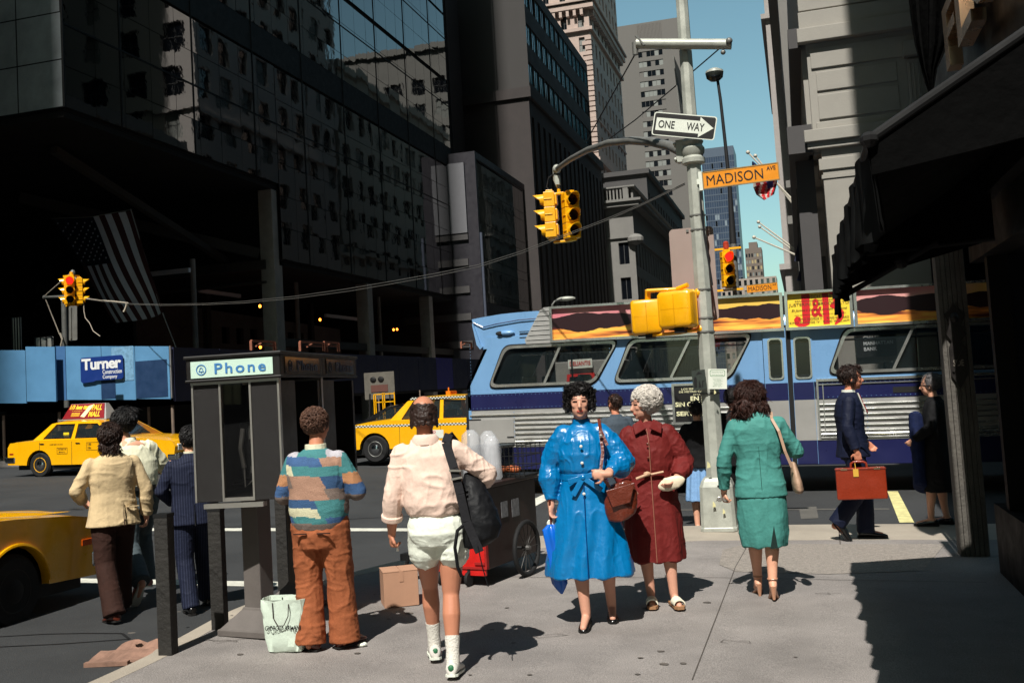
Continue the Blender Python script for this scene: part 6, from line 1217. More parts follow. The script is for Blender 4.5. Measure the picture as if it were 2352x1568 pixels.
DEF = dict(hip=.92, hr=.09, kR=(.095, .03, .50), kL=(-.095, .03, .50), aR=(.10, -.03, .09), aL=(-.10, -.03, .09), tR=None, tL=None, waist=(0, 0, 1.08), chest=(0, -.01, 1.30), neck=(0, -.015, 1.46), head=(0, .02, 1.612),
           sR=(.165, -.01, 1.39), sL=(-.165, -.01, 1.39), eR=(.25, -.05, 1.13), eL=(-.25, -.05, 1.13), wR=(.27, .03, .88), wL=(-.27, .03, .88), hdR=None, hdL=None, hnR=None, hnL=None, cR=.5, cL=.5, yaw=0, nod=0, fat=1.0, sh=1.0, shoe=0)
def J(**k): d = dict(DEF); d.update(k); return d
def headrot(j): return Matrix.Rotation(R(j['yaw']), 3, 'Z') @ Matrix.Rotation(R(j['nod']), 3, 'X')
def body(root, j, skinm, vox=.0075, extra=None):
    b = MB(); f = j['fat']; cx, cy, cz = j['chest']; wx, wy, wz = j['waist']; nk = V3(j['neck'])
    b.loft([(.84, 0, 0, .13, .09), (.92, 0, 0, .165*f, .11*f), (wz, wx, wy, .135*f, .095*f), (cz-.08, cx, cy, .15, .105), (cz+.04, cx, cy, .16, .10), (1.42, (cx+nk.x)/2, cy, .12, .08), (1.46, nk.x, nk.y, .065, .06)], 20)
    h = V3(j['head']); cone(b, nk-V3((0, 0, .04)), h-V3((0, .01, .06)), .058, .052, 2)
    Rm = headrot(j); P = lambda x, y, z: h+Rm @ V3((x, y, z))
    b.ell(P(0, -.012, .028), (.079, .097, .100), 18, Rm); b.ell(P(0, .030, -.045), (.061, .060, .070), 14, Rm); b.ell(P(0, .058, -.092), (.026, .024, .022), 10, Rm); b.ell(P(0, .052, .0), (.064, .042, .07), 12, Rm)
    b.tube([P(0, .082, .018), P(0, .100, -.012), P(0, .112, -.030), P(0, .090, -.040)], [.009, .012, .015, .012], 8); b.ell(P(.0, .084, .022), (.045, .014, .010), 8, Rm)
    b.ell(P(0, .082, -.064), (.024, .016, .012), 10, Rm); b.ell(P(.036, .068, -.02), (.022, .02, .02), 8, Rm); b.ell(P(-.036, .068, -.02), (.022, .02, .02), 8, Rm)
    for s in (-1, 1): b.ell(P(s*.080, -.008, -.012), (.010, .020, .032), 10, Rm)
    for s in 'RL':
        q = 1 if s == 'R' else -1; S_, E, W = V3(j['s'+s]), V3(j['e'+s]), V3(j['w'+s]); b.ell(S_, (.058, .055, .06), 12); cone(b, S_, E, .052, .042, 3, .004); cone(b, E, W, .042, .027, 3, .006)
        d = V3(j['hd'+s]) if j['hd'+s] else (W-E); n = V3(j['hn'+s]) if j['hn'+s] else V3((-q, .3, 0)); hand(b, W, d, n, q, j['c'+s])
        Hp = V3((q*j['hr'], 0, j['hip'])); K, A = V3(j['k'+s]), V3(j['a'+s]); cone(b, Hp, K, .088*f, .056, 3, .008, 14); m = K.lerp(A, .33); bk = V3((0, -.012, 0)); b.tube([K, m+bk, K.lerp(A, .7), A], [.052, .058, .042, .036], 12); b.ell(K, (.055,)*3, 10); b.ell(A, (.037,)*3, 8)
        T = V3(j['t'+s]) if j['t'+s] else A+V3((q*.02, .15, -.055)); cone(b, A-V3((0, .02, .02)), T, .034, .024, 2); b.ell(A+V3((0, -.035, -.04)), (.03, .035, .035), 8)
    if extra: extra(b)
    nm, co = remesh(b, vox, 3, .5)
    Ri = Rm.inverted(); Rn = np.array(Ri)
    def pf(c):
        q = (c-np.array(h)) @ Rn.T; x, y, z = q[:, 0], q[:, 1], q[:, 2]; ax = np.abs(x); out = np.zeros(len(c), int); fr = y > .055
        out[fr & (ax < .022) & (np.abs(z+.064) < .0095)] = 1
        out[fr & (np.abs(ax-.034) < .016) & (np.abs(z-.007) < .0075)] = 2; out[fr & (np.abs(ax-.035) < .022) & (np.abs(z-.029) < .0055)] = 3
        return out
    paint(nm, pf); return link(nm, 'body', [skinm, lipm, eyem, browm], root)
def folds(A, f, seed=0, A2=0, f2=(6, 6, 6), ridge=True):
    """long narrow creases: domain-warped ridge noise, stretched along the axis with the smaller frequency"""
    def fn(P, N):
        w = np.stack([vnoise(P*5+k*9.1+seed, seed+k) for k in range(3)], 1); F = np.array(f)*1.35
        n = vnoise(P*F+seed*7.3+w*.9, seed); n2 = vnoise(P*F*1.9+3.1+w*1.2, seed+5)
        r1 = np.clip(1-np.abs(n)*2.6, 0, 1); r2 = np.clip(1-np.abs(n2)*2.6, 0, 1); m = np.clip(.5+1.2*vnoise(P*3.3+seed, seed+2), 0, 1)
        A_ = A*.72; o = A_*(.95*r1**1.6*m+.55*r2**1.6*(1-m)-.22)
        if A2: r3 = np.clip(1-np.abs(vnoise(P*np.array(f2)*1.2+w*.7+seed, seed+9))*2.8, 0, 1); o = o+A2*1.3*(r3**1.6-.25)*np.clip(.4+1.4*vnoise(P*4+seed*2, seed+12), 0, 1)
        return o
    return fn
def garment(root, name, m, prims, vox=.012, disp=None, it=4):
    vox = vox*.8; b = MB(); prims(b); nm, co = remesh(b, vox, it, .5, disp); return link(nm, name, m, root)
def torso(b, j, secs, seg=26, pw=2.3):
    """secs: (z, rx, ry[, dy]); centre line follows pelvis - waist - chest - neck"""
    pts = [(0, 0, .8), tuple(j['waist']), tuple(j['chest']), tuple(j['neck'])]
    def ctr(z):
        if z <= .8: return (0, 0)
        for a, c in zip(pts, pts[1:]):
            if z <= c[2]: t = (z-a[2])/(c[2]-a[2]); return (a[0]+(c[0]-a[0])*t, a[1]+(c[1]-a[1])*t)
        return pts[-1][:2]
    L = []
    for s in secs: c = ctr(s[0]); L.append((s[0], c[0], c[1]+(s[3] if len(s) > 3 else 0), s[1], s[2]))
    b.loft(L, seg, pw)
def sleeve(b, j, s, r=(.072, .064, .05), short=.02, puff=0, upto=1.0):
    S_, E, W = V3(j['s'+s]), V3(j['e'+s]), V3(j['w'+s]); q = 1 if s == 'R' else -1; r0 = r[0]*.86; b.ell(S_-V3((q*.012, 0, 0)), (r0*1.02, r0, r0), 14); b.ell(S_-V3((q*.07, 0, -.012)), (r0*1.0, r0*.9, r0*.80), 12); cone(b, S_, E, r0, r[1]*.95, 4, puff, 14)
    if upto > .01: e = E.lerp(W, upto)-(W-E).normalized()*short; b.tube([E, E.lerp(e, .4), E.lerp(e, .8), e], [r[1], r[1]+puff, r[2]+puff*.8, r[2]], 14); b.ell(E, (r[1],)*3, 10)
def leg(b, j, s, r=(.105, .082, .085), foot=.03, dz=0):
    q = 1 if s == 'R' else -1; Hp = V3((q*j['hr'], 0, j['hip'])); K, A = V3(j['k'+s]), V3(j['a'+s]); cone(b, Hp, K, r[0], r[1], 4, 0, 16); E = A+(A-K).normalized()*foot; b.tube([K, K.lerp(E, .5), E], [r[1], (r[1]+r[2])/2*.97, r[2]], 16); b.ell(K, (r[1],)*3, 12)
def shoe(root, j, s, m, sole=None, L=.27, h=.075, w=.045, heel=0, name='shoe', ang=0):
    A = V3(j['a'+s]); q = 1 if s == 'R' else -1; T = V3(j['t'+s]) if j['t'+s] else A+V3((q*.02, .15, -.055)); d = (T-A); pitch = math.atan2(d.z+.055, math.hypot(d.x, d.y)); yaw = math.atan2(d.y, d.x)
    M = Matrix.Translation((A.x, A.y, A.z-.085)) @ Matrix.Rotation(yaw+R(ang), 4, 'Z') @ Matrix.Rotation(-pitch, 4, 'Y'); b = MB(); rg = []
    for x, ww, hh in ((-.075, .022, .055), (-.068, w*.75, h*.95), (-.03, w*.85, h), (.03, w*.85, h*.95), (.09, w, h*.68), (.14, w*.98, h*.5), (.175, w*.72, h*.38), (.19, w*.35, h*.25)):
        rg.append([V3((x*L/.265, ww*math.cos(a), .006+max(0, hh*(.5+.5*math.sin(a))))) for a in [2*math.pi*k/14 for k in range(14)]])
    b.T = M; b.ring(rg); o = b.build(name, m, root, smooth=60)
    b = MB(); b.T = M; pl = [(x*L/.265, ww*s_) for s_ in (1,) for x, ww in ((-.08, w*.5), (-.06, w*.85), (.0, w*.8), (.09, w*1.06), (.15, w*.98), (.19, w*.5))]; pl = pl+[(x, -y) for x, y in pl[::-1]]; b.plate(pl, (), .014); b.build('sole', sole or mat('black sole', (18, 16, 15), rough=.7), o)
    if heel: b = MB(); b.T = M; b.tube([(-.05, 0, .05), (-.06, 0, -heel)], [.025, .009], 8); b.build('heel', m, o)
    return o
def hair(root, j, m, r=(.092, .108, .105), c=(0, -.024, .035), curls=120, cr=(.012, .022), vox=.008, face=(.050, .02), extra=None, seed=1, wav=.004, style='curly', n=0, L=.034):
    """scalp cap covered with many fine curved locks; nothing in front of the face"""
    rg = random.Random(seed); Rm = headrot(j); h = V3(j['head']); b = MB(); P = lambda x, y, z: h+Rm @ V3((x, y, z)); s0 = .93; b.ell(P(*c), (r[0]*s0, r[1]*s0, r[2]*s0), 20, Rm)
    if extra: extra(b, P, rg)
    nm, co = remesh(b, vox, 1, .4, folds(wav*.6, (38, 38, 22), seed)) ; cap = link(nm, 'hair', m, root)
    b = MB(); n = n or int(800+curls*6); roots = []
    tries = 0
    while len(roots) < n*.72 and tries < n*6:
        tries += 1; u = rg.uniform(-1, 1); a = rg.uniform(0, 2*math.pi); s = math.sqrt(1-u*u); q = V3((c[0]+r[0]*.95*s*math.cos(a), c[1]+r[1]*.95*s*math.sin(a), c[2]+r[2]*.95*u))
        if q.y > face[0] and q.z < face[1]+.045: continue
        if q.y > .0 and q.z < -.03: continue
        roots.append((h+Rm @ q, (Rm @ V3((s*math.cos(a)/r[0], s*math.sin(a)/r[1], u/r[2]))).normalized()))
    co = co.reshape(-1, 3); N_ = np.empty(len(nm.vertices)*3); nm.vertices.foreach_get('normal', N_); N_ = N_.reshape(-1, 3)
    if extra:
        for _ in range(int(n*.45)): q = rg.randrange(len(co)); roots.append((V3(co[q]), V3(N_[q])))
    for p, nn in roots:
        if style == 'curly': t = V3((rg.gauss(0, 1), rg.gauss(0, 1), rg.gauss(-.5, 1))); ll = L*rg.uniform(.5, 1.35)
        else: t = V3((rg.gauss(0, .25), rg.gauss(0, .25), -1)); ll = L*rg.uniform(1.0, 2.0)
        t = t-nn*t.dot(nn)
        if t.length < 1e-3: continue
        t.normalize(); sd_ = nn.cross(t)*rg.choice((-1, 1)); pts = []; kc = 1.0 if style == 'curly' else .28
        for i_ in range(5): a = i_/4*2.6*kc; pts.append(p+(t*math.sin(a)+sd_*(1-math.cos(a))*.8)*ll/(1.6 if style == 'curly' else .75)+nn*(.004+.011*math.sin(i_/4*math.pi*(1 if style == 'curly' else .7))*rg.uniform(.3, 1.1)))
        w = rg.uniform(.0026, .0046); b.tube(pts, [w*.8, w, w, w*.8, w*.25], 3, False)
    b.build('locks', m, cap, smooth=180); return cap
def person(label, x, y, H, rel, group=None, yy=None, Y=None):
    p = G(x, y, -.15 if (yy is not None and x < 500) else 0) if Y is None else AY(x, 1000, Y)
    px_, py_ = p.x, p.y; z = gz(px_) if yy is None else yy; ang = math.atan2(py_, px_)-math.pi/2+R(rel)
    t = thing('person', label, 'person', (px_, py_, z), ang, group); t.scale = (H/1.75,)*3; return t
def sub(mb_fn, name, m, root, **k): b = MB(); mb_fn(b); return b.build(name, m, root, **k)
def cloth(nm, c, **k): d = dict(rough=.85, var=.10, vs=6, fine=.05, spec=.25, bump=.5, bs=13); d.update(k); return mat(nm, c, **d)
shoeblk = mat('black shoe leather', (14, 13, 13), rough=.25, var=.1, coat=.3); shoebr = mat('brown shoe leather', (84, 34, 20), rough=.35, var=.2, coat=.3)
def button(root, pts, m, r=.011):
    for p in pts: b = MB(); b.ell(p, (r, r*.5, r), 8); b.build('button', m, root, smooth=60)

# 1 beige jacket
p = person('man in a beige jacket and dark brown trousers walking away across the street', 268, 1420, 1.71, 14, yy=gz(-5.8, -.15))
j = J(aL=(-.07, -.20, .10), kL=(-.09, -.03, .50), aR=(.12, .30, .09), kR=(.11, .18, .50), eR=(.285, -.04, 1.13), wR=(.30, .04, .87), eL=(-.30, .02, 1.16), wL=(-.20, .25, 1.05), yaw=-18, fat=1.08, sh=1.05, sR=(0.185, -.01, 1.380), sL=(-0.185, -.01, 1.380), cR=.7, tL=(-.09, -.08, .03))
body(p, j, sk1, .009); bj = cloth('beige wool', (204, 180, 140)); btr = cloth('dark brown corduroy', (52, 32, 26), var=.2)
def f(b): torso(b, j, [(.83, .235, .165), (.92, .215, .15), (1.02, .20, .135), (1.12, .188, .128), (1.25, .205, .135), (1.36, 0.203, .13), (1.42, 0.170, .11), (1.46, 0.100, .085), (1.49, 0.070, .07)]); sleeve(b, j, 'R', (.074, .062, .055)); sleeve(b, j, 'L', (.074, .062, .055))
jk = garment(p, 'jacket', bj, f, .011, folds(.009, (9, 9, 3.5), 1, .008, (3, 3, 13)))
sub(lambda b: b.prism([(.045, -.175, .83), (.052, -.175, .83), (.05, -.142, 1.04)], (0, -.012, 0)), 'vent', btr, jk); sub(lambda b: [b.cbox((.13, -.145, .99), (.11, .02, .006))], 'pocket_flap', bj, jk)
button(jk, [(.345, .0+.012*k, .915+.022*k) for k in range(4)], mat('brown button', (60, 44, 30)), .008)
def f(b): torso(b, j, [(.80, .17, .12), (.90, .18, .125), (1.0, .165, .11)]); leg(b, j, 'R', (.112, .088, .098)); leg(b, j, 'L', (.112, .088, .098))
garment(p, 'trousers', btr, f, .011, folds(.006, (5, 5, 12), 2, .005, (12, 12, 3))); [shoe(p, j, s, shoebr) for s in 'RL']
hair(p, j, hairm('dark brown', (44, 24, 15)), (.095, .112, .108), (0, -.03, .025), 130, (.012, .024), extra=lambda b, P, rg: [b.ell(P(rg.uniform(-.07, .07), -.09+rg.uniform(-.02, .02), -.07-rg.uniform(0, .06)), (.022, .018, .035), 8) for _ in range(26)], seed=3, wav=.006, style='wavy')
# 2 pale shirt
p = person('young man with wind-blown black hair and pale loose shirt stepping off the kerb', 326, 1375, 1.82, 22, yy=gz(-6.1, -.15))
j = J(waist=(.0, .03, 1.08), chest=(.0, .05, 1.30), neck=(-.045, .08, 1.45), head=(-.10, .11, 1.60), sR=(0.135, .05, 1.380), sL=(-0.175, .07, 1.380), eR=(.30, .10, 1.18), wR=(.18, .32, 1.10), eL=(-.24, .16, 1.15), wL=(-.14, .36, 1.12), aL=(-.16, -.38, .24), kL=(-.12, -.05, .50), kR=(.13, .26, .58), aR=(.14, .20, .16), yaw=25, tL=(-.17, -.33, .10), fat=.95)
body(p, j, sk1, .009); sh_ = cloth('pale cream shirt', (220, 218, 190)); gt = cloth('slate grey trousers', (70, 80, 84))
def f(b): torso(b, j, [(1.0, .165, .125), (1.05, .185, .145), (1.14, .19, .15, -.01), (1.26, .19, .14, -.01), (1.38, 0.158, .12), (1.43, 0.070, .085), (1.48, 0.060, .06)]); sleeve(b, j, 'R', (.08, .075, .05), 0, .0, .1); sleeve(b, j, 'L', (.08, .075, .05), 0, 0, .1)
garment(p, 'shirt', sh_, f, .011, folds(.012, (9, 9, 3.2), 4, .006, (4, 4, 14)))
def f(b): torso(b, j, [(.82, .15, .115), (.92, .168, .12), (1.03, .15, .11)]); leg(b, j, 'R', (.11, .085, .08)); leg(b, j, 'L', (.11, .085, .085))
garment(p, 'trousers', gt, f, .011, folds(.007, (8, 8, 14), 5)); sub(lambda b: b.lathe([(.158, 0), (.162, .0), (.162, .035), (.158, .035)], (0, .01, 1.0), 24), 'belt', blk, p)
[shoe(p, j, s, mat('pinkish canvas shoe', (170, 110, 100), rough=.8), whites) for s in 'RL']
hair(p, j, hairm('black', (16, 13, 13)), (.098, .112, .105), (.01, -.03, .045), 150, (.014, .026), extra=lambda b, P, rg: [b.ell(P(.05+rg.uniform(-.03, .08), -.02+rg.uniform(-.06, .05), .12+rg.uniform(-.02, .03)), (.03, .022, .016), 8) for _ in range(24)], seed=5, wav=.007, style='wavy')
# 3 navy pinstripe
p = person('man in a navy pinstripe suit partly hidden by the phone booth', 452, 1404, 1.65, 6, yy=gz(-5.2, -.15))
j = J(aL=(-.06, -.10, .09), kL=(-.09, .0, .50), aR=(.13, .28, .09), kR=(.10, .16, .5), eL=(-.28, .0, 1.15), wL=(-.16, .2, 1.02), eR=(.27, .0, 1.14), wR=(.2, .2, .98), yaw=30, sR=(0.175, -.01, 1.380), sL=(-0.175, -.01, 1.380))
nav = mat('navy pinstripe', (22, 27, 46), rough=.8, var=.1, vs=5, fine=.05, spec=.25)
def stripes(M, sc, c2, w=.06):
    t = M.node_tree; bs = t.nodes['Principled BSDF']; tc = t.nodes.new('ShaderNodeTexCoord'); sp = t.nodes.new('ShaderNodeSeparateXYZ'); t.links.new(tc.outputs['Object'], sp.inputs[0])
    mu = t.nodes.new('ShaderNodeMath'); mu.operation = 'MULTIPLY'; mu.inputs[1].default_value = sc; t.links.new(sp.outputs[0], mu.inputs[0]); fr = t.nodes.new('ShaderNodeMath'); fr.operation = 'FRACT'; t.links.new(mu.outputs[0], fr.inputs[0])
    lt = t.nodes.new('ShaderNodeMath'); lt.operation = 'LESS_THAN'; lt.inputs[1].default_value = w; t.links.new(fr.outputs[0], lt.inputs[0]); mx = t.nodes.new('ShaderNodeMix'); mx.data_type = 'RGBA'
    src = bs.inputs['Base Color'].links[0].from_socket; t.links.new(lt.outputs[0], mx.inputs[0]); t.links.new(src, mx.inputs[6]); mx.inputs[7].default_value = lin(c2); t.links.new(mx.outputs[2], bs.inputs['Base Color'])
stripes(nav, 45, (56, 62, 84), .12)
body(p, j, sk1, .009)
def f(b): torso(b, j, [(.82, .215, .15), (.95, .20, .14), (1.1, .185, .125), (1.25, .20, .13), (1.37, 0.193, .125), (1.42, 0.150, .105), (1.46, 0.090, .08), (1.49, 0.065, .065)]); sleeve(b, j, 'R', (.072, .060, .053)); sleeve(b, j, 'L', (.072, .060, .053))
jk = garment(p, 'jacket', nav, f, .011, folds(.009, (7, 7, 9), 7, .004, (3, 3, 18))); sub(lambda b: b.prism([(-.005, -.158, .82), (.003, -.158, .82), (.0, -.13, 1.02)], (0, -.01, 0)), 'vent', blk, jk); sub(lambda b: b.lathe([(.062, 0), (.066, 0), (.068, .03), (.062, .03)], (0, -.012, 1.475), 20), 'collar', sh_, p)
def f(b): torso(b, j, [(.80, .165, .115), (.92, .17, .12), (1.0, .15, .11)]); leg(b, j, 'R', (.108, .085, .08)); leg(b, j, 'L', (.108, .085, .08))
garment(p, 'trousers', nav, f, .011, folds(.006, (8, 8, 12), 8)); [shoe(p, j, s, shoeblk) for s in 'RL']
hair(p, j, MATS['hair black'], (.094, .110, .104), (0, -.025, .035), 130, (.012, .022), seed=8, wav=.006, style='wavy')
# 4 sweater man at the phone
p = person('man in a colour-block sweater and rust trousers standing at the phone booth', 748, 1490, 1.63, -22)
j = J(aL=(-.10, -.03, .09), kL=(-.11, .02, .49), aR=(.13, .06, .09), kR=(.12, .05, .49), tL=(-.24, .04, .035), tR=(.20, .2, .035), eR=(.29, .03, 1.13), wR=(.14, .30, 1.18), eL=(-.29, .03, 1.12), wL=(-.14, .30, 1.15), fat=1.15, head=(.0, .03, 1.63), nod=-8, yaw=-22, sR=(0.175, -.01, 1.380), sL=(-0.175, -.01, 1.380), hr=.10)
body(p, j, sk2, .009)
cw = [(178, 174, 180), (70, 128, 130), (66, 96, 138), (164, 128, 108), (204, 200, 168), (122, 108, 100), (186, 134, 96), (56, 84, 120)]
CW = [cloth('knit %d' % i, c, bump=.4, bs=160, fine=.12) for i, c in enumerate(cw)]
def f(b): torso(b, j, [(.87, .185, .145), (.92, .205, .165), (1.02, .225, .175), (1.14, .215, .165), (1.26, .215, .155), (1.36, 0.193, .14), (1.42, 0.140, .115), (1.46, 0.090, .08)]); sleeve(b, j, 'R', (.078, .070, .05), .03, .006); sleeve(b, j, 'L', (.078, .070, .05), .03, .006)
b = MB(); f(b); nm, co = remesh(b, .010, 4, .5, folds(.008, (4, 4, 11), 11, .005, (10, 10, 3)))
def pf(c):
    x, y, z = c[:, 0], c[:, 1], c[:, 2]; a = np.arctan2(x, -y); zz = z+.06*x+.004*np.sin(x*30); out = np.full(len(c), 5)
    rows = [(1.405, 2, 0, 1, 0, -.12, .12), (1.34, 2, 2, 2, 3, .08, 9), (1.27, 1, 4, 1, 1, -.13, 9), (1.18, 5, 5, 3, 7, .1, 9), (1.10, 3, 3, 3, 5, .12, 9), (1.04, 5, 7, 7, 1, .04, 9), (.975, 1, 4, 4, 1, .06, 9), (.93, 2, 2, 1, 2, .1, 9), (.0, 5, 5, 5, 5, 0, 0)]
    for lo, _, c0, c1, c2, x0, x1 in rows[::-1]:
        m = zz >= lo; sl = x+.5*(zz-lo); out[m] = c1; out[m & (sl < x0 if x0 < 0 else sl < -.14)] = c0; out[m & (sl > (x1 if x1 < 1 else x0+.02))] = c2
    out[z < .925] = 5; arm = np.abs(x) > .215; out[arm & (z > 1.28)] = 1; out[arm & (z <= 1.28) & (z > 1.2)] = 6; out[arm & (z <= 1.2) & (z > 1.12)] = 2; out[arm & (z <= 1.12)] = 5
    return out
paint(nm, pf); link(nm, 'sweater', CW, p)
rust = cloth('rust corduroy', (150, 86, 54), var=.16, vs=9, fine=.1)
def f(b): torso(b, j, [(.74, .17, .135), (.84, .195, .15, -.01), (.92, .19, .14)]); leg(b, j, 'R', (.125, .10, .115), .045); leg(b, j, 'L', (.125, .10, .115), .045)
garment(p, 'trousers', rust, f, .010, folds(.010, (5, 5, 13), 13, .007, (12, 12, 3.5)))
sub(lambda b: [b.cbox((s*.09, -.165, .86), (.10, .012, .008)) for s in (-1, 1)], 'pocket_edge', btr, p); sub(lambda b: b.lathe([(.068, -.015), (.082, -.02), (.078, .045), (.068, .045)], (0, -.012, 1.45), 20), 'collar', sh_, p)
shoe(p, j, 'L', shoebr, L=.29); shoe(p, j, 'R', shoebr, L=.29); hair(p, j, hairm('brown curls', (92, 64, 50)), (.088, .104, .098), (0, -.026, .032), 230, (.012, .02), seed=11, wav=.006)
# 5 pink shirt, white shorts
p = person('balding man in a pink shirt and white shorts walking with a black duffel bag', 1024, 1545, 1.71, -4)
j = J(aL=(-.085, .30, .11), kL=(-.09, .24, .51), aR=(.055, -.10, .10), kR=(.06, .0, .50), tR=(.075, .05, .03), tL=(-.10, .43, .05), waist=(-.02, 0, 1.08), chest=(-.03, .0, 1.30), neck=(-.05, .01, 1.45), head=(-.055, .05, 1.61), sR=(0.125, .0, 1.390), sL=(-0.205, .0, 1.380), eR=(.33, .04, 1.22), wR=(.26, .27, 1.14), eL=(-.275, -.02, 1.12), wL=(-.30, .06, .88), cL=.9, nod=-12, fat=1.0, hr=.085, hnL=(1, .2, 0))
body(p, j, sk2, .0075)
pinkm = cloth('pale pink cotton', (224, 196, 180), var=.06); wsh = cloth('white satin shorts', (222, 226, 212), rough=.45, var=.05)
def f(b): torso(b, j, [(.985, .15, .12), (1.0, .175, .14), (1.06, .195, .16), (1.14, .19, .155), (1.26, .195, .14), (1.36, 0.183, .128), (1.41, 0.140, .11), (1.455, 0.090, .08), (1.475, 0.070, .07)]); sleeve(b, j, 'R', (.078, .068, .055), .0, .004); sleeve(b, j, 'L', (.078, .062, .058), .0, .003, .62)
sh5 = garment(p, 'shirt', pinkm, f, .0095, folds(.012, (11, 11, 3.2), 17, .008, (4, 4, 13)))
E_, W_ = V3(j['eL']), V3(j['wL']); c_ = E_.lerp(W_, .60); d_ = (W_-E_).normalized(); sub(lambda b: b.tube([c_-d_*.028, c_+d_*.012], [.070, .068], 16), 'cuff', pinkm, sh5, bevel=.008, smooth=60)
sub(lambda b: b.lathe([(.064, .0), (.088, -.018), (.085, .022), (.066, .045)], (-.05, -.005, 1.45), 20), 'collar', pinkm, sh5, smooth=60)
def f(b): torso(b, j, [(.80, .165, .13), (.88, .185, .145, -.015), (.95, .175, .135, -.01), (1.01, .15, .12)]); [cone(b, (q*.088, -.005, .90), (q*.092+.0, .02*(-q), .745), .108, .104, 2, 0, 18) for q in (1, -1)]
garment(p, 'shorts', wsh, f, .0095, folds(.011, (9, 9, 8), 19, .003, (5, 5, 20)))
sock = cloth('white ribbed sock', (214, 210, 200), bump=.5, bs=90); sneak = mat('white leather trainer', (206, 202, 194), rough=.45, var=.08); gr = mat('green heel tab', (44, 104, 70), rough=.5)
for s in 'LR':
    A, K = V3(j['a'+s]), V3(j['k'+s]); u = (K-A).normalized(); sub(lambda b: b.tube([A-u*.03, A+u*.03, A+u*.06, A+u*.12, A+u*.15], [.042, .043, .041, .047, .048], 16), 'sock', sock, p, smooth=60)
    so_ = shoe(p, j, s, sneak, whites, .28, .085, .047); T = V3(j['t'+s]); dd = (T-A); dd.z = 0; dd.normalize(); sub(lambda b: b.ell(A-dd*.068+V3((0, 0, -.028)), (.022, .014, .022), 8), 'heel_tab', gr, so_, smooth=60)
def ex5(b, P, rg):
    for k in range(260):
        a = rg.uniform(math.pi*.92, math.pi*2.08); zz = rg.uniform(-.075, .062); b.ell(P(.083*math.cos(a)*(1-.2*max(0, zz)/.06*.3), -.012+.100*math.sin(a)*(.98 if zz > -.04 else .9), zz), (.011,)*3, 6)
Rm5 = headrot(j); hair(p, j, hairm('dark short', (46, 30, 24)), (.079, .094, .070), (0, -.022, .005), 0, vox=.007, extra=ex5, seed=4, wav=.002, style='wavy', n=1, L=.014)
sub(lambda b: b.lathe([(.011, -.006), (.022, -.006), (.022, .006), (.011, .006)], V3(j['wL'])+V3((.028, .03, -.10)), 14, 'x'), 'wrist_ring', whites, p)
bagb = cloth('black nylon', (16, 17, 20), rough=.6, var=.2)
def f(b):
    b.ring([[V3((cx+rx*math.cos(a), cy+ry*math.sin(a), z+.35*rx*math.cos(a)*tl)) for a in [2*math.pi*k/20 for k in range(20)]] for z, cx, cy, rx, ry, tl in ((1.24, .22, .04, .03, .03, 0), (1.18, .24, .02, .07, .07, -.5), (1.06, .255, -.01, .115, .10, -.9), (.94, .275, -.03, .135, .12, -.8), (.84, .26, -.04, .12, .11, -.4), (.78, .22, -.04, .075, .08, 0), (.77, .22, -.04, .03, .03, 0))])
nm, co = remesh((lambda b: (f(b), b)[1])(MB()), .011, 3, .5, folds(.016, (8, 8, 7), 23)); DB = thing('duffel_bag', 'black nylon duffel bag hanging on a wide strap from the man in shorts', 'bag', p.location, p.rotation_euler[2]); DB.scale = p.scale; link(nm, 'bag', bagb, DB)
sub(lambda b: [b.bar(a, c, .055, .012, (0, 1, 0)) for a, c in (((.085, -.10, 1.44), (.13, -.155, 1.28)), ((.13, -.155, 1.28), (.16, -.165, 1.12)), ((.16, -.165, 1.12), (.19, -.16, .95)), ((.19, -.16, .95), (.26, -.165, .76)), ((.085, -.10, 1.44), (.10, .02, 1.485)), ((.10, .02, 1.485), (.15, .12, 1.40)))], 'strap', cloth('charcoal webbing', (34, 34, 37)), DB, bevel=.003)
sub(lambda b: [b.bar((.10, -.167, 1.27), (.175, -.172, 1.265), .012), b.bar((.11, -.172, 1.215), (.18, -.176, 1.225), .012)], 'buckle', alu, DB); sub(lambda b: b.tube([(.20, -.10, .95), (.13, -.17, .9), (.11, -.18, .80), (.12, -.17, .68), (.14, -.16, .62)], .012, 6), 'loose_strap', bagb, DB); sub(lambda b: b.tube([(.25, -.17, .80), (.27, -.18, .68), (.30, -.17, .55)], .004, 5), 'cord', bagb, DB)
# 6 blue coat woman
p = person('curly black-haired woman in a shiny bright blue raincoat walking towards us', 1364, 1432, 1.73, 176)
j = J(aR=(.045, .10, .10), kR=(.07, .10, .50), aL=(-.13, -.16, .10), kL=(-.12, -.04, .50), tR=(.06, .25, .03), tL=(-.14, -.02, .03), eR=(.255, -.03, 1.15), wR=(.255, .04, .88), eL=(-.30, .02, 1.16), wL=(-.17, .24, 1.10), hdL=(1, .15, .05), hnL=(0, -1, -.2), cL=.9, cR=.7, sR=(0.140, -.01, 1.390), sL=(-0.140, -.01, 1.390), nod=2, yaw=3, fat=.95)
body(p, j, sk3, .0068)
vin = mat('blue vinyl raincoat', (0, 108, 166), rough=.36, var=.10, vs=4, coat=.18, spec=.55, bump=.35, bs=14)
def f(b):
    torso(b, j, [(.36, .33, .22), (.45, .315, .21), (.62, .275, .19), (.82, .225, .165), (.98, .185, .14), (1.06, .16, .125), (1.09, .158, .125), (1.13, .18, .145), (1.24, .195, .155), (1.34, 0.168, .135), (1.41, 0.125, .105), (1.44, 0.085, .078), (1.47, .064, .064)]); sleeve(b, j, 'R', (.080, .078, .045), .03, .012); sleeve(b, j, 'L', (.082, .082, .042), .055, .016)
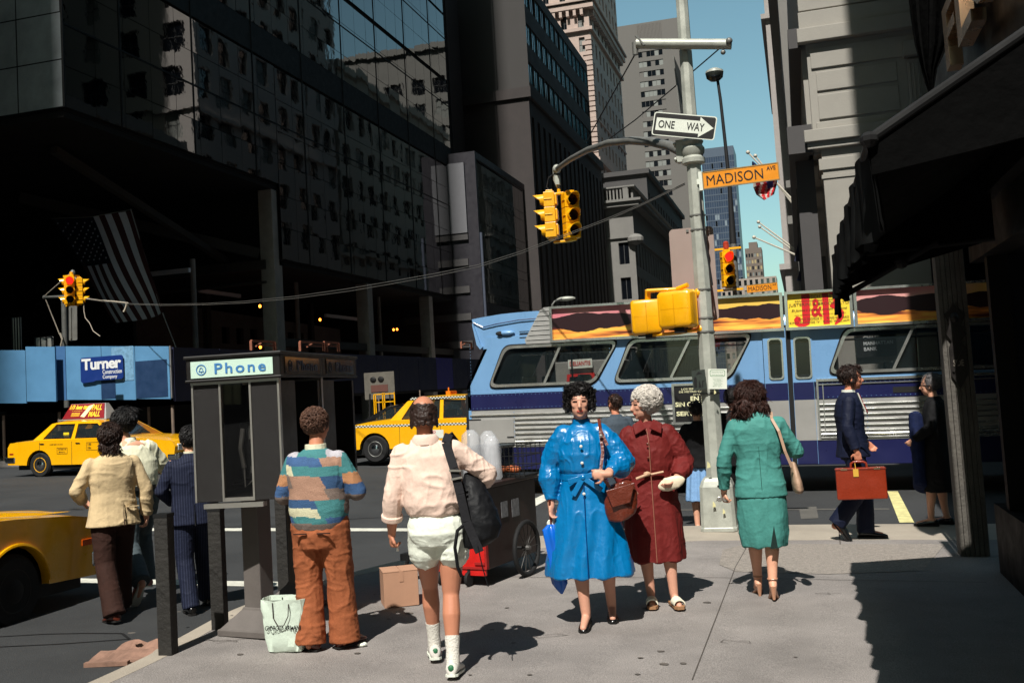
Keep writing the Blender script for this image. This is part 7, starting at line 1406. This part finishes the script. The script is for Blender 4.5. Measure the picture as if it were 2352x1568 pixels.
def dsp(P, N):
    z = P[:, 2]; a = np.arctan2(P[:, 1], P[:, 0]); pl = np.clip((1.02-z)/.5, 0, 1); g = np.clip((z-1.1)/.1, 0, 1)*np.clip((1.42-z)/.05, 0, 1)
    o = .012*pl*np.sin(a*9+2*np.sin(z*5)); o = o+folds(.016, (11, 11, 4.2), 29)(P, N)*(.5+.8*g)+folds(.010, (6, 6, 16), 31)(P, N)*(np.abs(P[:, 0]) > .2)*(z > .9); return o
coat = garment(p, 'raincoat', vin, f, .009, dsp, 3)
sub(lambda b: b.tube([(.0+.001, .238-.01*0, .37), (.0, .205, .62), (0, .165, .9), (0, .142, 1.05)], .0035, 6), 'placket', mat('deep blue seam', (4, 60, 120), rough=.3), coat)
belt = lambda: [V3((.172*math.cos(a), .137*math.sin(a), 1.075)) for a in [2*math.pi*k/28 for k in range(29)]]
def f(b):
    c = belt(); b.ring([[q*1+V3((0, 0, -.024)), q*1+V3((0, 0, .024)), V3((q.x*.93, q.y*.93, q.z+.024)), V3((q.x*.93, q.y*.93, q.z-.024))] for q in c], cap=False)
    b.ell((.0, .15, 1.075), (.022, .018, .024), 10); [b.bar((0, .15, 1.075), e, .04, .012, (0, 1, 0)) for e in ((.11, .16, 1.05), (-.10, .16, 1.10), (.08, .165, .95), (-.13, .165, .98))]
sub(f, 'belt', vin, p, smooth=50, bevel=.004); button(coat, [(.0, .165, 1.30), (.0, .158, 1.18), (.0, .166, .96)], mat('pearl button', (210, 205, 195), rough=.3), .012)
dkc = mat('dark navy collar lining', (10, 22, 60), rough=.7); sub(lambda b: b.lathe([(.062, 0), (.072, .0), (.066, .065), (.056, .065)], (0, -.01, 1.425), 20), 'collar', vin, coat, smooth=60); sub(lambda b: b.lathe([(.05, 0), (.066, .0), (.054, .03), (.048, .03)], (0, -.008, 1.478), 20), 'scarf', dkc, p, smooth=60)
[shoe(p, j, s, shoeblk, L=.245, w=.04, h=.06, heel=.0) for s in 'RL']
hair(p, j, MATS['hair black'] if False else hairm('black curls', (20, 15, 14)), (.110, .112, .112), (0, -.038, .040), 330, (.012, .022), face=(.03, .018), seed=21, wav=.006, extra=lambda b, P, rg: [b.ell(P(rg.uniform(-.075, .075), .052+rg.uniform(-.01, .015), .088+rg.uniform(-.012, .03)), (.020,)*3, 7) for _ in range(34)]+[b.ell(P(s*.088, rg.uniform(-.03, .04), rg.uniform(-.04, .07)), (.020,)*3, 7) for s in (-1, 1) for _ in range(16)])
def item(name, label, cat, root): t = thing(name, label, cat, root.location, root.rotation_euler[2]); t.scale = root.scale; return t
U = item('folded_umbrella', 'folded bright blue umbrella hanging from the hand of the woman in the blue raincoat', 'umbrella', p)
um = mat('blue umbrella nylon', (6, 96, 196), rough=.35, var=.1, coat=.3)
b = MB(); b.ring([[V3((.265-.05*t_+r*(1+.22*math.sin(5*a+z*9))*math.cos(a), .06-.0*t_+r*.7*(1+.22*math.sin(5*a+z*9))*math.sin(a), z)) for a in [2*math.pi*k/26 for k in range(26)]] for z, r, t_ in ((.74, .02, 0), (.70, .06, .1), (.62, .055, .2), (.50, .052, .4), (.38, .055, .6), (.31, .05, .8), (.27, .03, .9), (.235, .006, 1))]); b.build('canopy', um, U, smooth=50); b = MB(); b.tube([(.262, .06, .92), (.262, .06, .70)], .010, 8); b.build('handle', shoebr, U); b = MB(); b.lathe([(.026, -.006), (.032, 0), (.026, .006)], (.262, .06, .745), 14, 'y'); b.build('tie_strap', whites, U)
lth = mat('brown leather', (98, 40, 24), rough=.35, var=.25, vs=9, coat=.3, bump=.3, bs=60)
HB = item('handbag', 'brown leather shoulder bag of the woman in the blue raincoat', 'handbag', p)
nm, co = remesh((lambda b: (b.ring([[V3((-.26+rx*math.cos(a), .14+.05*math.sin(a), z-.25*rx*math.cos(a))) for a in [2*math.pi*k/18 for k in range(18)]] for z, rx in ((1.03, .06), (1.0, .10), (.92, .125), (.84, .12), (.78, .10), (.755, .05))]), b)[1])(MB()), .009, 3, .5, folds(.008, (9, 9, 12), 41)); link(nm, 'bag', lth, HB)
sub(lambda b: b.prism([(-.37, .196, 1.03), (-.16, .196, .98), (-.20, .205, .86), (-.33, .205, .89)], (0, .01, 0)), 'flap', lth, HB, bevel=.006); sub(lambda b: [b.bar(a, c, .022, .006, (0, 1, 0)) for a, c in (((-.145, .14, 1.42), (-.155, .19, 1.25)), ((-.155, .19, 1.25), (-.13, .245, 1.10)), ((-.13, .245, 1.10), (-.19, .19, 1.0)), ((-.145, .14, 1.42), (-.19, .18, 1.30)), ((-.145, .14, 1.42), (-.135, .03, 1.485)), ((-.135, .03, 1.485), (-.14, -.09, 1.40)))], 'strap', lth, HB); sub(lambda b: b.ell((-.15, .185, 1.37), (.014, .008, .014), 8), 'ring', alu, HB)
# 7 maroon coat woman
p = person('silver-haired woman in a belted maroon coat, head turned sideways, white sandals', 1514, 1388, 1.68, 182)
j = J(aR=(.06, .03, .10), kR=(.09, .04, .50), aL=(-.12, .08, .10), kL=(-.10, .07, .50), tR=(.06, .17, .03), tL=(-.15, .22, .03), eR=(.27, -.02, 1.14), wR=(.2, .18, .98), eL=(-.29, -.02, 1.13), wL=(-.19, .17, 1.0), hdL=(.6, .6, -.4), head=(.02, .03, 1.61), yaw=-68, nod=-2, fat=1.05, sR=(0.155, -.01, 1.380), sL=(-0.155, -.01, 1.380))
body(p, j, sk3, .0075); mar = cloth('maroon poplin', (104, 30, 28), rough=.7, var=.12)
def f(b): torso(b, j, [(.36, .24, .185), (.5, .235, .18), (.75, .225, .17), (.98, .195, .145), (1.06, .18, .135), (1.12, .20, .15), (1.24, .205, .155), (1.35, 0.183, .135), (1.41, 0.135, .11), (1.455, 0.085, .08), (1.48, 0.070, .07)]); sleeve(b, j, 'R', (.080, .072, .055), .03, .006); sleeve(b, j, 'L', (.082, .078, .055), .05, .010)
def dsp(P, N):
    z = P[:, 2]; a = np.arctan2(P[:, 1], P[:, 0]); pl = np.clip((1.0-z)/.5, 0, 1); return .010*pl*np.sin(a*8+z*2)+folds(.014, (8, 8, 4.5), 47)(P, N)+folds(.012, (6, 6, 15), 49)(P, N)*(np.abs(P[:, 0]) > .2)*(z > .9)
coat = garment(p, 'coat', mar, f, .0095, dsp, 3)
def f(b):
    b.ring([[q+V3((0, .0, -.055)), q+V3((0, 0, -.012)), V3((q.x*.93, q.y*.93, q.z-.012)), V3((q.x*.93, q.y*.93, q.z-.055))] for q in [V3((.192*math.cos(a), .147*math.sin(a), 1.09)) for a in [2*math.pi*k/28 for k in range(29)]]], cap=False)
sub(f, 'belt', mar, p, smooth=50); sub(lambda b: [b.ell((.03, .165, 1.065), (.03, .014, .02), 8), b.tube([(.03, .17, 1.06), (.12, .17, 1.03)], .012, 6), b.tube([(0, .17, 1.06), (-.1, .16, 1.075)], .009, 6)], 'belt_knot', mat('tan belt edge', (186, 150, 120), rough=.6), p, smooth=60)
sub(lambda b: b.tube([(.0, .195, .37), (.0, .19, .6), (.0, .175, .85), (.0, .155, 1.05), (.0, .165, 1.2), (.0, .155, 1.32), (.01, .12, 1.42)], .0035, 6), 'piping', mat('tan piping', (150, 96, 76), rough=.7), coat)
sub(lambda b: [b.prism([(s*.01, .14, 1.42), (s*.105, .12, 1.37), (s*.12, .07, 1.45), (s*.05, .07, 1.49)], (0, .012, .008)) for s in (1, -1)], 'collar', mar, coat, bevel=.006); button(coat, [(.012, .165, 1.30), (.012, .16, 1.19)], lth, .011)
sand = mat('white sandal strap', (226, 222, 200), rough=.5)
for s in 'RL':
    A = V3(j['a'+s]); T = V3(j['t'+s]); d = (T-A); d.z = 0; d.normalize(); l_ = V3((-d.y, d.x, 0)); fo_ = A.copy(); fo_.z = 0
    b = MB(); b.T = basis(A+V3((0, 0, -.088)), d, l_); b.plate([(-.07, -.035), (.06, -.038), (.15, -.045), (.19, -.025), (.19, .025), (.15, .045), (.06, .038), (-.07, .035)], (), .022); o = b.build('sandal', mat('tan sandal sole', (150, 110, 76), rough=.7), p, bevel=.004)
    b = MB(); b.T = basis(A+V3((0, 0, -.066)), d, l_); rg = [[V3((x, .047*math.cos(a), .012+.048*(1-.22*(x-.05)/.1)*math.sin(a))) for a in [math.pi*k/10 for k in range(11)]]+[V3((x, .042*math.cos(a), .004+.045*(1-.22*(x-.05)/.1)*math.sin(a))) for a in [math.pi*(10-k)/10 for k in range(11)]] for x in (.055, .10, .15)]; b.ring(rg); b.build('strap', sand, o, smooth=50)
hair(p, j, hairm('silver white', (216, 208, 198)), (.120, .124, .116), (0, -.038, .042), 300, (.013, .024), face=(.04, .02), seed=31, wav=.006)
CL = item('clutch_bag', 'cream clutch bag tucked under the arm of the woman in the maroon coat', 'clutch bag', p); nm, co = remesh((lambda b: (b.ell((-.155, .20, .985), (.115, .03, .055), 16, Matrix.Rotation(R(16), 3, 'Y')), b.cbox((-.155, .20, .99), (.12, .045, .08)), b)[2])(MB()), .008, 4, .5, folds(.004, (9, 9, 9), 3)); link(nm, 'bag', mat('cream leather', (222, 208, 180), rough=.5, var=.08), CL)
# 8 green suit woman
p = person('woman in a sea-green skirt suit and tan heels, seen from behind', 1766, 1374, 1.70, 4)
j = J(aL=(-.065, .16, .13), kL=(-.07, .14, .50), aR=(.035, -.06, .15), kR=(.06, .02, .50), tR=(.04, .06, .03), tL=(-.075, .29, .03), eR=(.31, .03, 1.16), wR=(.18, .22, 1.20), eL=(-.27, -.03, 1.13), wL=(-.29, .06, .86), cL=.8, head=(-.03, .06, 1.60), nod=-16, yaw=12, sR=(0.175, -.01, 1.390), sL=(-0.175, -.01, 1.390), fat=1.0)
body(p, j, sk1, .0075); grm = cloth('sea green suiting', (70, 134, 126), rough=.75, var=.07)
def f(b): torso(b, j, [(.82, .212, .155), (.92, .20, .15), (1.04, .18, .13), (1.12, .175, .125), (1.25, .20, .135), (1.36, 0.203, .13), (1.425, 0.160, .105), (1.45, 0.100, .085), (1.485, 0.070, .07)]); sleeve(b, j, 'R', (.074, .062, .05)); sleeve(b, j, 'L', (.074, .060, .05), .03)
jk = garment(p, 'blazer', grm, f, .0095, lambda P, N: folds(.012, (7, 7, 5), 53)(P, N)+folds(.006, (5, 5, 15), 55)(P, N), 4); sub(lambda b: b.prism([(-.08, -.10, 1.44), (.08, -.10, 1.44), (.06, -.075, 1.50), (-.06, -.075, 1.50)], (0, .018, 0)), 'collar', grm, jk, bevel=.008); sub(lambda b: b.tube([(0, -.152, .83), (0, -.147, .95), (0, -.128, 1.08), (0, -.136, 1.25), (0, -.11, 1.42)], .0022, 5), 'back_seam', mat('dark green seam', (24, 74, 64), rough=.8), jk); button(jk, [(-.335, .0, .91)], blk, .009)
def f(b): torso(b, j, [(.42, .175, .135), (.5, .19, .145), (.65, .20, .15), (.8, .195, .145), (.95, .17, .13)])
sk_ = garment(p, 'skirt', grm, f, .0095, lambda P, N: .008*np.sin(np.arctan2(P[:, 1], P[:, 0])*6+1)*np.clip((.8-P[:, 2])/.3, 0, 1)+folds(.008, (9, 9, 4), 57)(P, N), 3); sub(lambda b: b.prism([(.03, -.152, .42), (.09, -.14, .42), (.07, -.155, .6)], (0, -.006, 0)), 'slit', mat('dark skirt lining', (14, 40, 36), rough=.9), sk_)
tan = mat('tan patent leather', (176, 128, 100), rough=.3, coat=.4)
for s in 'RL':
    A = V3(j['a'+s]); T = V3(j['t'+s]); d = (T-A); l_ = V3((-d.y, d.x, 0)).normalized(); b = MB(); rg = [[A+V3((0, 0, -.035))-V3((d.x, d.y, 0)).normalized()*.04+d*t+l_*w*math.cos(a)+V3((0, 0, .012*math.sin(a)-.02*(1-t))) for a in [2*math.pi*k/10 for k in range(10)]] for t, w in ((0, .02), (.2, .03), (.5, .033), (.8, .042), (1.05, .042), (1.3, .018))]; b.ring(rg); o = b.build('shoe', tan, p, smooth=60)
    hb_ = A-V3((d.x, d.y, 0)).normalized()*.05; sub(lambda b: b.tube([(hb_.x, hb_.y, A.z-.03), (hb_.x, hb_.y, A.z-.135 if A.z > .14 else .0)], [.026, .011], 8), 'heel', tan, o); sub(lambda b: b.tube([A+V3((.038*math.cos(a), .042*math.sin(a), .02)) for a in [2*math.pi*k/14 for k in range(15)]], .006, 5), 'ankle_strap', tan, o)
hair(p, j, hairm('dark brown waves', (52, 26, 18)), (.108, .118, .112), (0, -.035, .03), 200, (.014, .026), seed=33, wav=.008, style='wavy', L=.045, extra=lambda b, P, rg: [b.ell(P(rg.uniform(-.11, .10), -.07+rg.uniform(-.05, .05), -.05-rg.uniform(0, .08)), (.028, .024, .034), 8) for _ in range(46)]+[b.ell(P(-.10-rg.uniform(0, .05), rg.uniform(-.06, .03), -.06-rg.uniform(0, .07)), (.024, .02, .03), 8) for _ in range(16)])
SB = item('shoulder_bag', 'beige leather shoulder bag hanging behind the elbow of the woman in green', 'handbag', p); bgl_ = mat('beige leather', (176, 144, 120), rough=.5, var=.12); sub(lambda b: [b.bar(a, c, .022, .006, (0, 1, 0)) for a, c in (((.12, -.10, 1.44), (.165, -.145, 1.34)), ((.165, -.145, 1.34), (.20, -.15, 1.18)), ((.20, -.15, 1.18), (.245, -.13, 1.05)), ((.12, -.10, 1.44), (.13, .02, 1.49)))], 'strap', bgl_, SB)
nm, co = remesh((lambda b: (b.ring([[V3((.27+.015*(1.05-z)*8+.04*math.cos(a)*s_, -.02+.11*s_*math.sin(a), z)) for a in [2*math.pi*k/16 for k in range(16)]] for z, s_ in ((1.08, .5), (1.0, .8), (.92, 1.05), (.85, 1), (.83, .6))]), b)[1])(MB()), .009, 3, .5, folds(.006, (9, 9, 9), 3)); link(nm, 'bag', bgl_, SB)
GL = item('sunglasses', 'small glasses held in the lowered hand of the woman in green', 'glasses', p); sub(lambda b: [b.lathe([(.018, -.002), (.022, 0), (.018, .002)], (-.33+.045*k, .045, .80), 12, 'y') for k in (0, 1)]+[b.tube([(-.35, .045, .80), (-.36, .0, .79)], .003, 5)], 'frame', alu, GL)
# 9 navy suit with briefcase
p = person('dark-haired man in a navy suit striding right with an orange-brown briefcase', 1975, 1238, 1.80, -86)
j = J(aR=(.07, -.20, .19), kR=(.08, .04, .51), aL=(-.08, .07, .09), kL=(-.08, .09, .50), tR=(.08, -.14, .05), tL=(-.09, .22, .03), eR=(.25, -.05, 1.14), wR=(.27, .02, .90), eL=(-.24, .0, 1.14), wL=(-.25, .16, .95), cR=1.15, sR=(0.175, -.01, 1.390), sL=(-0.175, -.01, 1.390), yaw=2, hdR=(0, .1, -1), hnR=(-1, 0, 0), head=(0, .045, 1.62), neck=(0, .0, 1.46))
body(p, j, sk4, .008); nv9 = cloth('navy worsted', (16, 22, 44), rough=.7)
def f(b): torso(b, j, [(.83, .19, .17), (.95, .18, .15), (1.1, .175, .135), (1.25, .20, .145), (1.36, 0.193, .13), (1.42, 0.150, .105), (1.46, 0.090, .08), (1.485, 0.070, .07)]); sleeve(b, j, 'R', (.074, .062, .052)); sleeve(b, j, 'L', (.074, .062, .052))
jk = garment(p, 'jacket', nv9, f, .0095, lambda P, N: folds(.011, (6, 7, 8), 61)(P, N)); sub(lambda b: [b.cbox((.20, .09, .97), (.012, .12, .008))], 'pocket_flap', nv9, jk)
def f(b): torso(b, j, [(.80, .16, .12), (.92, .165, .125), (1.0, .15, .11)]); leg(b, j, 'R', (.108, .088, .09)); leg(b, j, 'L', (.108, .088, .09))
garment(p, 'trousers', nv9, f, .0105, folds(.008, (8, 8, 10), 63)); [shoe(p, j, s, shoeblk, L=.29) for s in 'RL']
sub(lambda b: b.lathe([(.060, -.012), (.070, -.012), (.066, .04), (.058, .04)], (0, .005, 1.468), 20), 'collar', whites, p, smooth=60); sub(lambda b: b.prism([(-.055, .085, 1.47), (.055, .085, 1.47), (.03, .148, 1.28), (-.02, .148, 1.28)], (0, .012, .0)), 'shirt_front', whites, p); sub(lambda b: b.prism([(-.02, .098, 1.46), (.022, .098, 1.46), (.036, .166, 1.27), (.0, .166, 1.25), (-.03, .166, 1.27)], (0, .010, .0)), 'tie', cloth('red patterned tie', (130, 36, 40), var=.5, vs=60), p)
hair(p, j, hairm('dark brown neat', (40, 24, 18)), (.088, .108, .098), (0, -.022, .040), 120, (.010, .018), face=(.055, .03), seed=35, wav=.004, style='wavy', n=500, extra=lambda b, P, rg: [b.ell(P(s*.076, .012+rg.uniform(-.02, .012), -.005+rg.uniform(-.04, .02)), (.014, .016, .02), 7) for s in (-1, 1) for _ in range(9)]+[b.ell(P(rg.uniform(-.05, .05), .075, .10+rg.uniform(-.01, .02)), (.022,)*3, 7) for _ in range(12)])
BC = item('briefcase', 'orange-brown leather briefcase with brass locks in the hand of the man in the navy suit', 'briefcase', p); bcm = mat('orange brown leather', (134, 44, 20), rough=.35, var=.16, vs=6, coat=.3, bump=.15, bs=50)
sub(lambda b: b.box(.235, .325, -.20, .27, .435, .745), 'case', bcm, BC, bevel=.012, bseg=3); sub(lambda b: [b.box(.232, .328, -.205, .275, .725, .735)], 'lid_seam', mat('dark leather edge', (96, 28, 12), rough=.5), BC); sub(lambda b: b.tube([(.28, -.05, .745), (.28, -.045, .785), (.28, -.02, .80), (.28, .07, .80), (.28, .095, .785), (.28, .10, .745)], .012, 8), 'handle', bcm, BC, smooth=60)
sub(lambda b: [b.box(.326, .331, a, a+.06, .725, .742) for a in (-.15, .16)], 'lock', brass, BC); sub(lambda b: [b.box(.328, .333, -.035, .015, .66, .735), b.tube([(.30, -.01, .79), (.33, -.01, .735)], .003, 5)], 'luggage_tag', mat('tan tag', (206, 160, 60), rough=.5), BC)
# generic dressed figure for the partly hidden people
def simple(label, x, H, rel, Y, top, bottom, hm, long=False, hemz=.8, road=False, hairr=(.096, .110, .106), sd=1, curls=120, skinm=sk1, yaw=0, **jk_):
    q = AY(x, 1000, Y); p = person(label, x, 0, H, rel, Y=Y, yy=gz(q.x, -.15 if road else 0)); j = J(yaw=yaw, **jk_); body(p, j, skinm, .010)
    def f(b): torso(b, j, ([(hemz, .22, .17)] if not long else [(hemz, .24, .18), (.7, .225, .17)])+[(.95, .20, .145), (1.1, .18, .13), (1.25, .20, .14), (1.36, 0.183, .13), (1.42, 0.140, .105), (1.46, 0.085, .08), (1.485, 0.068, .068)]); sleeve(b, j, 'R', (.074, .062, .053)); sleeve(b, j, 'L', (.074, .062, .053))
    garment(p, 'coat' if long else 'jacket', top, f, .012, folds(.010, (7, 7, 6), sd)); 
    if bottom is not None:
        if bottom[0] == 'skirt': garment(p, 'skirt', bottom[1], lambda b: torso(b, j, [(.42, .23, .18), (.6, .21, .16), (.9, .17, .13)]), .012, lambda P, N: .010*np.sin(np.arctan2(P[:, 1], P[:, 0])*12))
        else:
            def g(b): torso(b, j, [(.80, .16, .12), (.92, .165, .12), (1.0, .15, .11)]); leg(b, j, 'R', (.108, .085, .08)); leg(b, j, 'L', (.108, .085, .08))
            garment(p, 'trousers', bottom[1], g, .012, folds(.006, (8, 8, 12), sd+1))
    [shoe(p, j, s, shoeblk) for s in 'RL']; hair(p, j, hm, hairr, (0, -.028, .035), curls, (.012, .022), seed=sd, wav=.006, n=420); return p, j
dkcoat = cloth('black wool coat', (16, 16, 18)); denim = cloth('blue denim coat', (22, 32, 66), var=.3, vs=14)
p, j = simple('curly grey-haired woman with glasses in a long dark coat, in the shade', 2150, 1.68, 84, 12.1, dkcoat, None, hairm('grey curls', (96, 92, 92)), long=True, hemz=.40, sd=71, curls=240, eR=(.25, .0, 1.14), wR=(.2, .2, .98), eL=(-.26, .02, 1.14), wL=(-.2, .22, 1.0), aL=(-.08, .12, .09), kL=(-.09, .10, .5))
h_ = V3(j['head']); sub(lambda b: [b.lathe([(.022, -.002), (.026, 0), (.022, .002)], h_+V3((s*.032, .095, .004)), 14, 'y') for s in (-1, 1)]+[b.tube([h_+V3((s*.055, .09, .006)), h_+V3((s*.082, -.01, .0))], .003, 5) for s in (-1, 1)], 'glasses', blk, p)
DC = item('blue_coat', 'blue denim coat carried over the arm of the grey-haired woman in the shade', 'coat', p)
nm, co = remesh((lambda b: (b.ring([[V3((-.10+rx*math.cos(a), .19+ry*math.sin(a), z-.12*rx*math.cos(a)*4)) for a in [2*math.pi*k/18 for k in range(18)]] for z, rx, ry in ((1.30, .07, .05), (1.26, .12, .08), (1.0, .14, .085), (.7, .13, .08), (.44, .15, .09), (.42, .12, .06))]), b)[1])(MB()), .010, 3, .5, folds(.014, (9, 9, 3), 3)); link(nm, 'cloth', denim, DC)
lbs = cloth('light blue pleated cotton', (120, 158, 200), rough=.7)
simple('woman in black jacket and light blue skirt, mostly hidden behind the signal pole', 1604, 1.60, 10, 12.65, dkcoat, ('skirt', lbs), MATS['hair black'], sd=75, hemz=.86, road=True, eL=(-.30, .0, 1.15), wL=(-.2, .2, 1.05))
simple('dark-haired person in black just left of the woman in green', 1690, 1.74, 20, 12.7, dkcoat, ('t', dkcoat), MATS['hair black curls'], sd=77, road=True, hairr=(.115, .12, .12), curls=200)
simple('man in a slate grey suit jacket seen from behind between the two women', 1417, 1.72, 20, 12.9, cloth('slate grey suiting', (66, 76, 86)), ('t', cloth('slate grey suiting', (66, 76, 86))), hairm('slick brown', (46, 28, 20)), sd=79, road=True, hairr=(.084, .104, .098), curls=60, skinm=sk4, yaw=14)
q = G(672, 1256); simple('person in dark navy clothes using the farther phone booth, mostly hidden', 660, 1.66, -40, q.y, cloth('navy worsted', (16, 22, 44)), ('t', cloth('dark denim', (22, 30, 48))), MATS['hair black'], sd=81)
